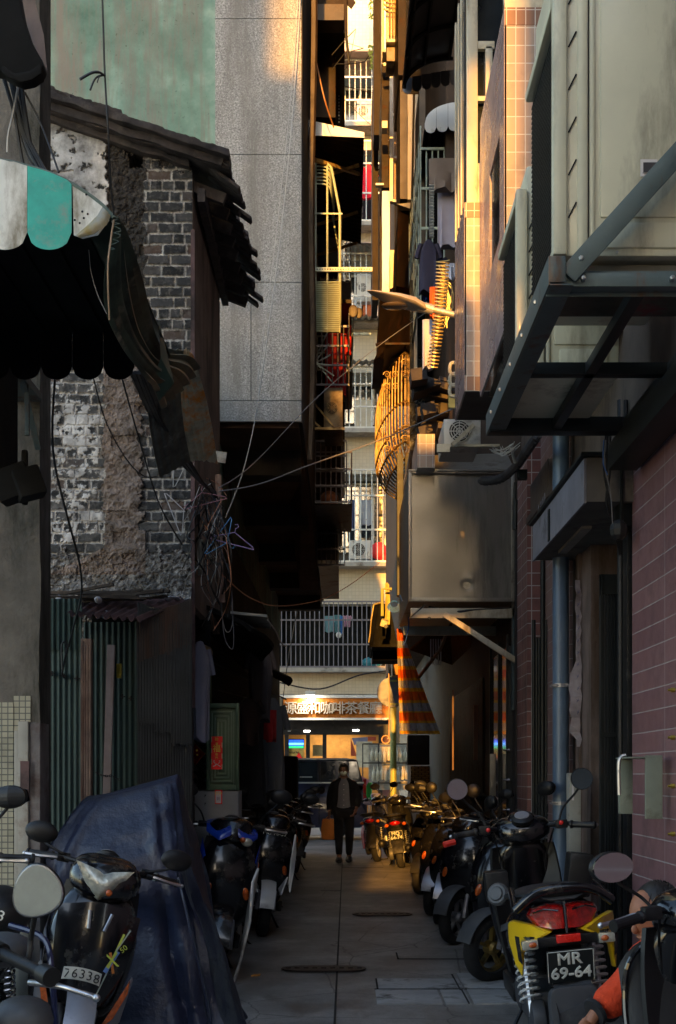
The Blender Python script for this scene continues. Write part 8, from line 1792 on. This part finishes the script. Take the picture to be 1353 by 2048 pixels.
# jacket: open in front, thick cloth, with sleeves
m = MB(); rs = [(.83, .225, .15, .01), (.95, .215, .15, .01), (1.1, .20, .145, .01), (1.28, .215, .14, .01), (1.38, .205, .12, .01), (1.45, .12, .095, .01), (1.48, .075, .075, .01)]
cols = 30; zs = []
g_ = []
for (z, hx, hy, cy) in rs:
    gap = .30+.30*max(0, min(1, (1.42-z)/.5)) if z < 1.45 else .35
    gap = {.83: .62, .95: .58, 1.1: .50, 1.28: .40, 1.38: .34, 1.45: .38, 1.48: .45}[z]
    row = []
    for i in range(cols+1):
        a = -pi/2+gap+(2*pi-2*gap)*i/cols; row.append(q_(hx*math.copysign(abs(math.cos(a))**.85, math.cos(a)), cy+hy*math.sin(a)+(.004*math.sin(i*1.7+z*20)), z))
    g_.append(row)
g2 = [smoothpts([g_[j][i] for j in range(len(g_))], 3) for i in range(cols+1)]
m.grid(lambda a, b: g2[min(int(a*cols+.5), cols)][min(int(b*(len(g2[0])-1)+.5), len(g2[0])-1)], cols, len(g2[0])-1, .012); jk = part(m, 'jacket', BLKC, man, smooth=True)
Js = {'c': (q_(.10, .01, 1.37), .07), 's': (q_(.175, .01, 1.365), .085), 'e': (q_(.255, .03, 1.12), .068), 'w': (q_(.225, -.05, .955), .052)}
for s_, J2 in ((1, Js), (-1, {'c': (q_(-.10, .01, 1.37), .07), 's': (q_(-.175, .01, 1.365), .085), 'e': (q_(-.24, .02, 1.10), .068), 'w': (q_(-.255, -.045, .90), .050)})):
    vv, ff = skinmesh(J2, [('c','s'),('s','e'),('e','w')], 'c'); m = MB(); m.add(vv, ff); part(m, 'sleeve', BLKC, jk, smooth=True)
bag = thing('orange_bag', q_(-.27, -.06, .44), 'orange brown shopping bag held by the walking man', 'bag')
m = MB(); bz = [(.40, .08, .05), (.43, .105, .062), (.60, .115, .065), (.72, .10, .05), (.765, .085, .02)]
m.loft(dens([[q_(-.27, -.06, 0)+V((hx*math.copysign(abs(math.cos(2*pi*i/16))**.5, math.cos(2*pi*i/16))+.008*math.sin(i*2+z*30), hy*math.sin(2*pi*i/16), z*k)) for i in range(16)] for z, hx, hy in bz], 3)); part(m, 'bag_body', cloth('orange_bag_cloth', (.75,.26,.05), (.45,.14,.03)), bag, smooth=True)
m = MB(); 
for s_ in (-1, 1): m.tube(smoothpts([q_(-.32, -.06+s_*.012, .755), q_(-.27, -.06, .80), q_(-.22, -.06+s_*.012, .755)], 5), .006, 5)
part(m, 'handles', bpy.data.materials['orange_bag_cloth'], bag)

# --- crouching person between the two nearest right scooters
cx, cy = 1.19, 5.02
cp = thing('person', (cx+.1, cy+.05, 0), 'crouching person in an orange red top between the two nearest right scooters', 'person')
hand_p = P(1176, 2052, 4.78); elb = P(1262, 1975, 4.86); shl = V((1.20, 4.96, .86))
J = {'pel': (V((1.36, 5.22, .34)), (.14, .12)), 'sp': (V((1.32, 5.14, .55)), (.13, .10)), 'ch': (V((1.27, 5.04, .76)), (.14, .10)), 'nk': (V((1.24, 5.06, .83)), .05), 'hd': (V((1.22, 5.07, .89)), .06),
     'sl': (V((1.17, 4.93, .80)), .055), 'el': (elb, .045), 'wl': (P(1190, 2030, 4.79), .030), 'sr': (V((1.40, 5.05, .80)), .055), 'er': (V((1.44, 4.92, .58)), .042), 'wr': (V((1.36, 4.80, .52)), .03),
     'hl': (V((1.28, 5.18, .32)), .085), 'kl': (V((1.14, 4.92, .52)), .065), 'al': (V((1.15, 5.10, .10)), .04), 'tl': (V((1.13, 4.96, .04)), .035),
     'hr': (V((1.44, 5.2, .32)), .085), 'kr': (V((1.42, 4.90, .50)), .065), 'ar': (V((1.42, 5.10, .10)), .04), 'tr': (V((1.42, 4.96, .04)), .035)}
vv, ff = skinmesh(J, E, 'pel'); m = MB(); m.add(vv, ff); rt, sd, u, f = head(m, V((1.195, 5.06, .905)), (-.75, -.35, -.35), .98)
hand(m, P(1186, 2036, 4.79), (-.55, -.1, -.83), (-.3, .9, 0), .45, .95); hand(m, V((1.35, 4.79, .51)), (-.8, -.3, -.3), (0, 0, -1), .5, .95, -1)
part(m, 'body', mat('warm_skin', (.30,.12,.06), .55, var=.15, vs=30, bump=.2, bs=120), cp, smooth=True)
m = MB(); m.ell(V((1.225, 5.075, .925)), (.090, .098, .116), rt, 20, 12); m.ell(V((1.265, 5.09, .89)), (.06, .06, .09), rt, 14, 8); q9 = random.Random(3); hc = V((1.225, 5.075, .925))
for k in range(220):
    a = q9.uniform(0, 2*pi); b_ = q9.uniform(.15, 1.5); dl = rt @ V((math.sin(b_)*math.cos(a), math.sin(b_)*math.sin(a), math.cos(b_)))
    if dl.dot(f) > .45: continue
    p_ = [hc + V((dl.x*.090, dl.y*.098, dl.z*.116))*1.0]; dr = (V((q9.uniform(-.3,.3), q9.uniform(-.3,.3), -1)) - dl*dl.z*-1*.2).normalized()
    for s_ in range(3): p_.append(p_[-1] + (dr*.022 + dl*(.006-.003*s_)))
    m.tube(p_, [.004, .0035, .003, .001], 4)
part(m, 'hair', HAIR, cp, smooth=True)
RT = mat('orange_red_top', (.70,.055,.010), .9, var=.25, vs=7, bump=.9, bs=16, bd=.02)
J2 = {a: (J[a][0], (J[a][1][0]+.02, J[a][1][1]+.02) if isinstance(J[a][1], tuple) else J[a][1]+.02) for a in ('pel','sp','ch','sl','el','sr','er','wr')}; J2['w'] = (P(1196, 2020, 4.79), .060); J2['el'] = (elb, .082)
vv, ff = skinmesh(J2, [('pel','sp'),('sp','ch'),('ch','sl'),('sl','el'),('el','w'),('ch','sr'),('sr','er'),('er','wr')], 'pel'); m = MB(); m.add(vv, ff); tp = part(m, 'orange_red_top', RT, cp, smooth=True)
a = P(1196, 2020, 4.79); d_ = (a-elb).normalized(); m = MB(); m.lathe(a+d_*.005, [(.054, 0), (.055, .008), (.050, .016)], 20, d_); m.lathe(elb-d_*.03, [(.084, 0), (.085, .012)], 20, d_); part(m, 'black_cuff', BLKC, tp, smooth=True)
J3 = {a: (J[a][0], (J[a][1][0]+.02, J[a][1][1]+.02) if isinstance(J[a][1], tuple) else J[a][1]+.02) for a in ('pel','hl','kl','al','hr','kr','ar')}
vv, ff = skinmesh(J3, [('pel','hl'),('hl','kl'),('kl','al'),('pel','hr'),('hr','kr'),('kr','ar')], 'pel'); m = MB(); m.add(vv, ff); part(m, 'trousers', cloth('grey_green_trousers', (.10,.14,.12)), cp, smooth=True)
for a_ in ('al', 'ar'):
    a = J[a_][0]; m = MB(); m.loft([[V((a.x+hw*math.cos(2*pi*i/14), a.y+dy, max(.004, zc+hh*math.sin(2*pi*i/14)))) for i in range(14)] for dy, hw, zc, hh in ((.07, .03, .04, .035), (.04, .042, .05, .048), (-.04, .046, .045, .042), (-.14, .048, .032, .03), (-.19, .035, .026, .022))]); part(m, 'shoe', BLK, cp, smooth=True)
# ------------------------------------------------------------------ camera, light
cam = bpy.data.cameras.new('camera'); co = bpy.data.objects.new('camera', cam); COL.objects.link(co)
co.location = (0, 0, H); co.rotation_euler = (pi/2, 0, 0)
cam.sensor_fit = 'VERTICAL'; cam.sensor_height = 36; cam.sensor_width = 36*1353/2048
cam.lens = 36*F/2048
cam.shift_x = (676.5-690)/2048; cam.shift_y = (1550-1024)/2048
cam.clip_start = .1; cam.clip_end = 500
S.camera = co
EL = math.radians(11.3)       # the low sun stands behind the viewer, straight down the alley
w = bpy.data.worlds.new('World'); S.world = w; w.use_nodes = True; t = w.node_tree
sky = t.nodes.new('ShaderNodeTexSky'); sky.sky_type = 'NISHITA'; sky.sun_disc = False
sky.sun_elevation = EL; sky.sun_rotation = pi; sky.air_density = 1; sky.dust_density = 1.5
t.links.new(sky.outputs[0], t.nodes['Background'].inputs[0]); t.nodes['Background'].inputs[1].default_value = .15
sun = bpy.data.lights.new('sun', 'SUN'); so = bpy.data.objects.new('sun', sun); COL.objects.link(so)
sun.energy = 2.2; sun.angle = math.radians(.5); sun.color = (1, .44, .07)
d = V((DX, 1, -te)).normalized()
so.rotation_euler = d.to_track_quat('-Z', 'Y').to_euler(); so.location = (0, -20, 12)
S.view_settings.view_transform = 'Standard'; S.view_settings.look = 'None'; S.view_settings.gamma = 1
S.view_settings.exposure = 2.38
S.cycles.max_bounces = 8; S.cycles.diffuse_bounces = 5; S.cycles.use_denoising = True
S.cycles.sample_clamp_indirect = 4
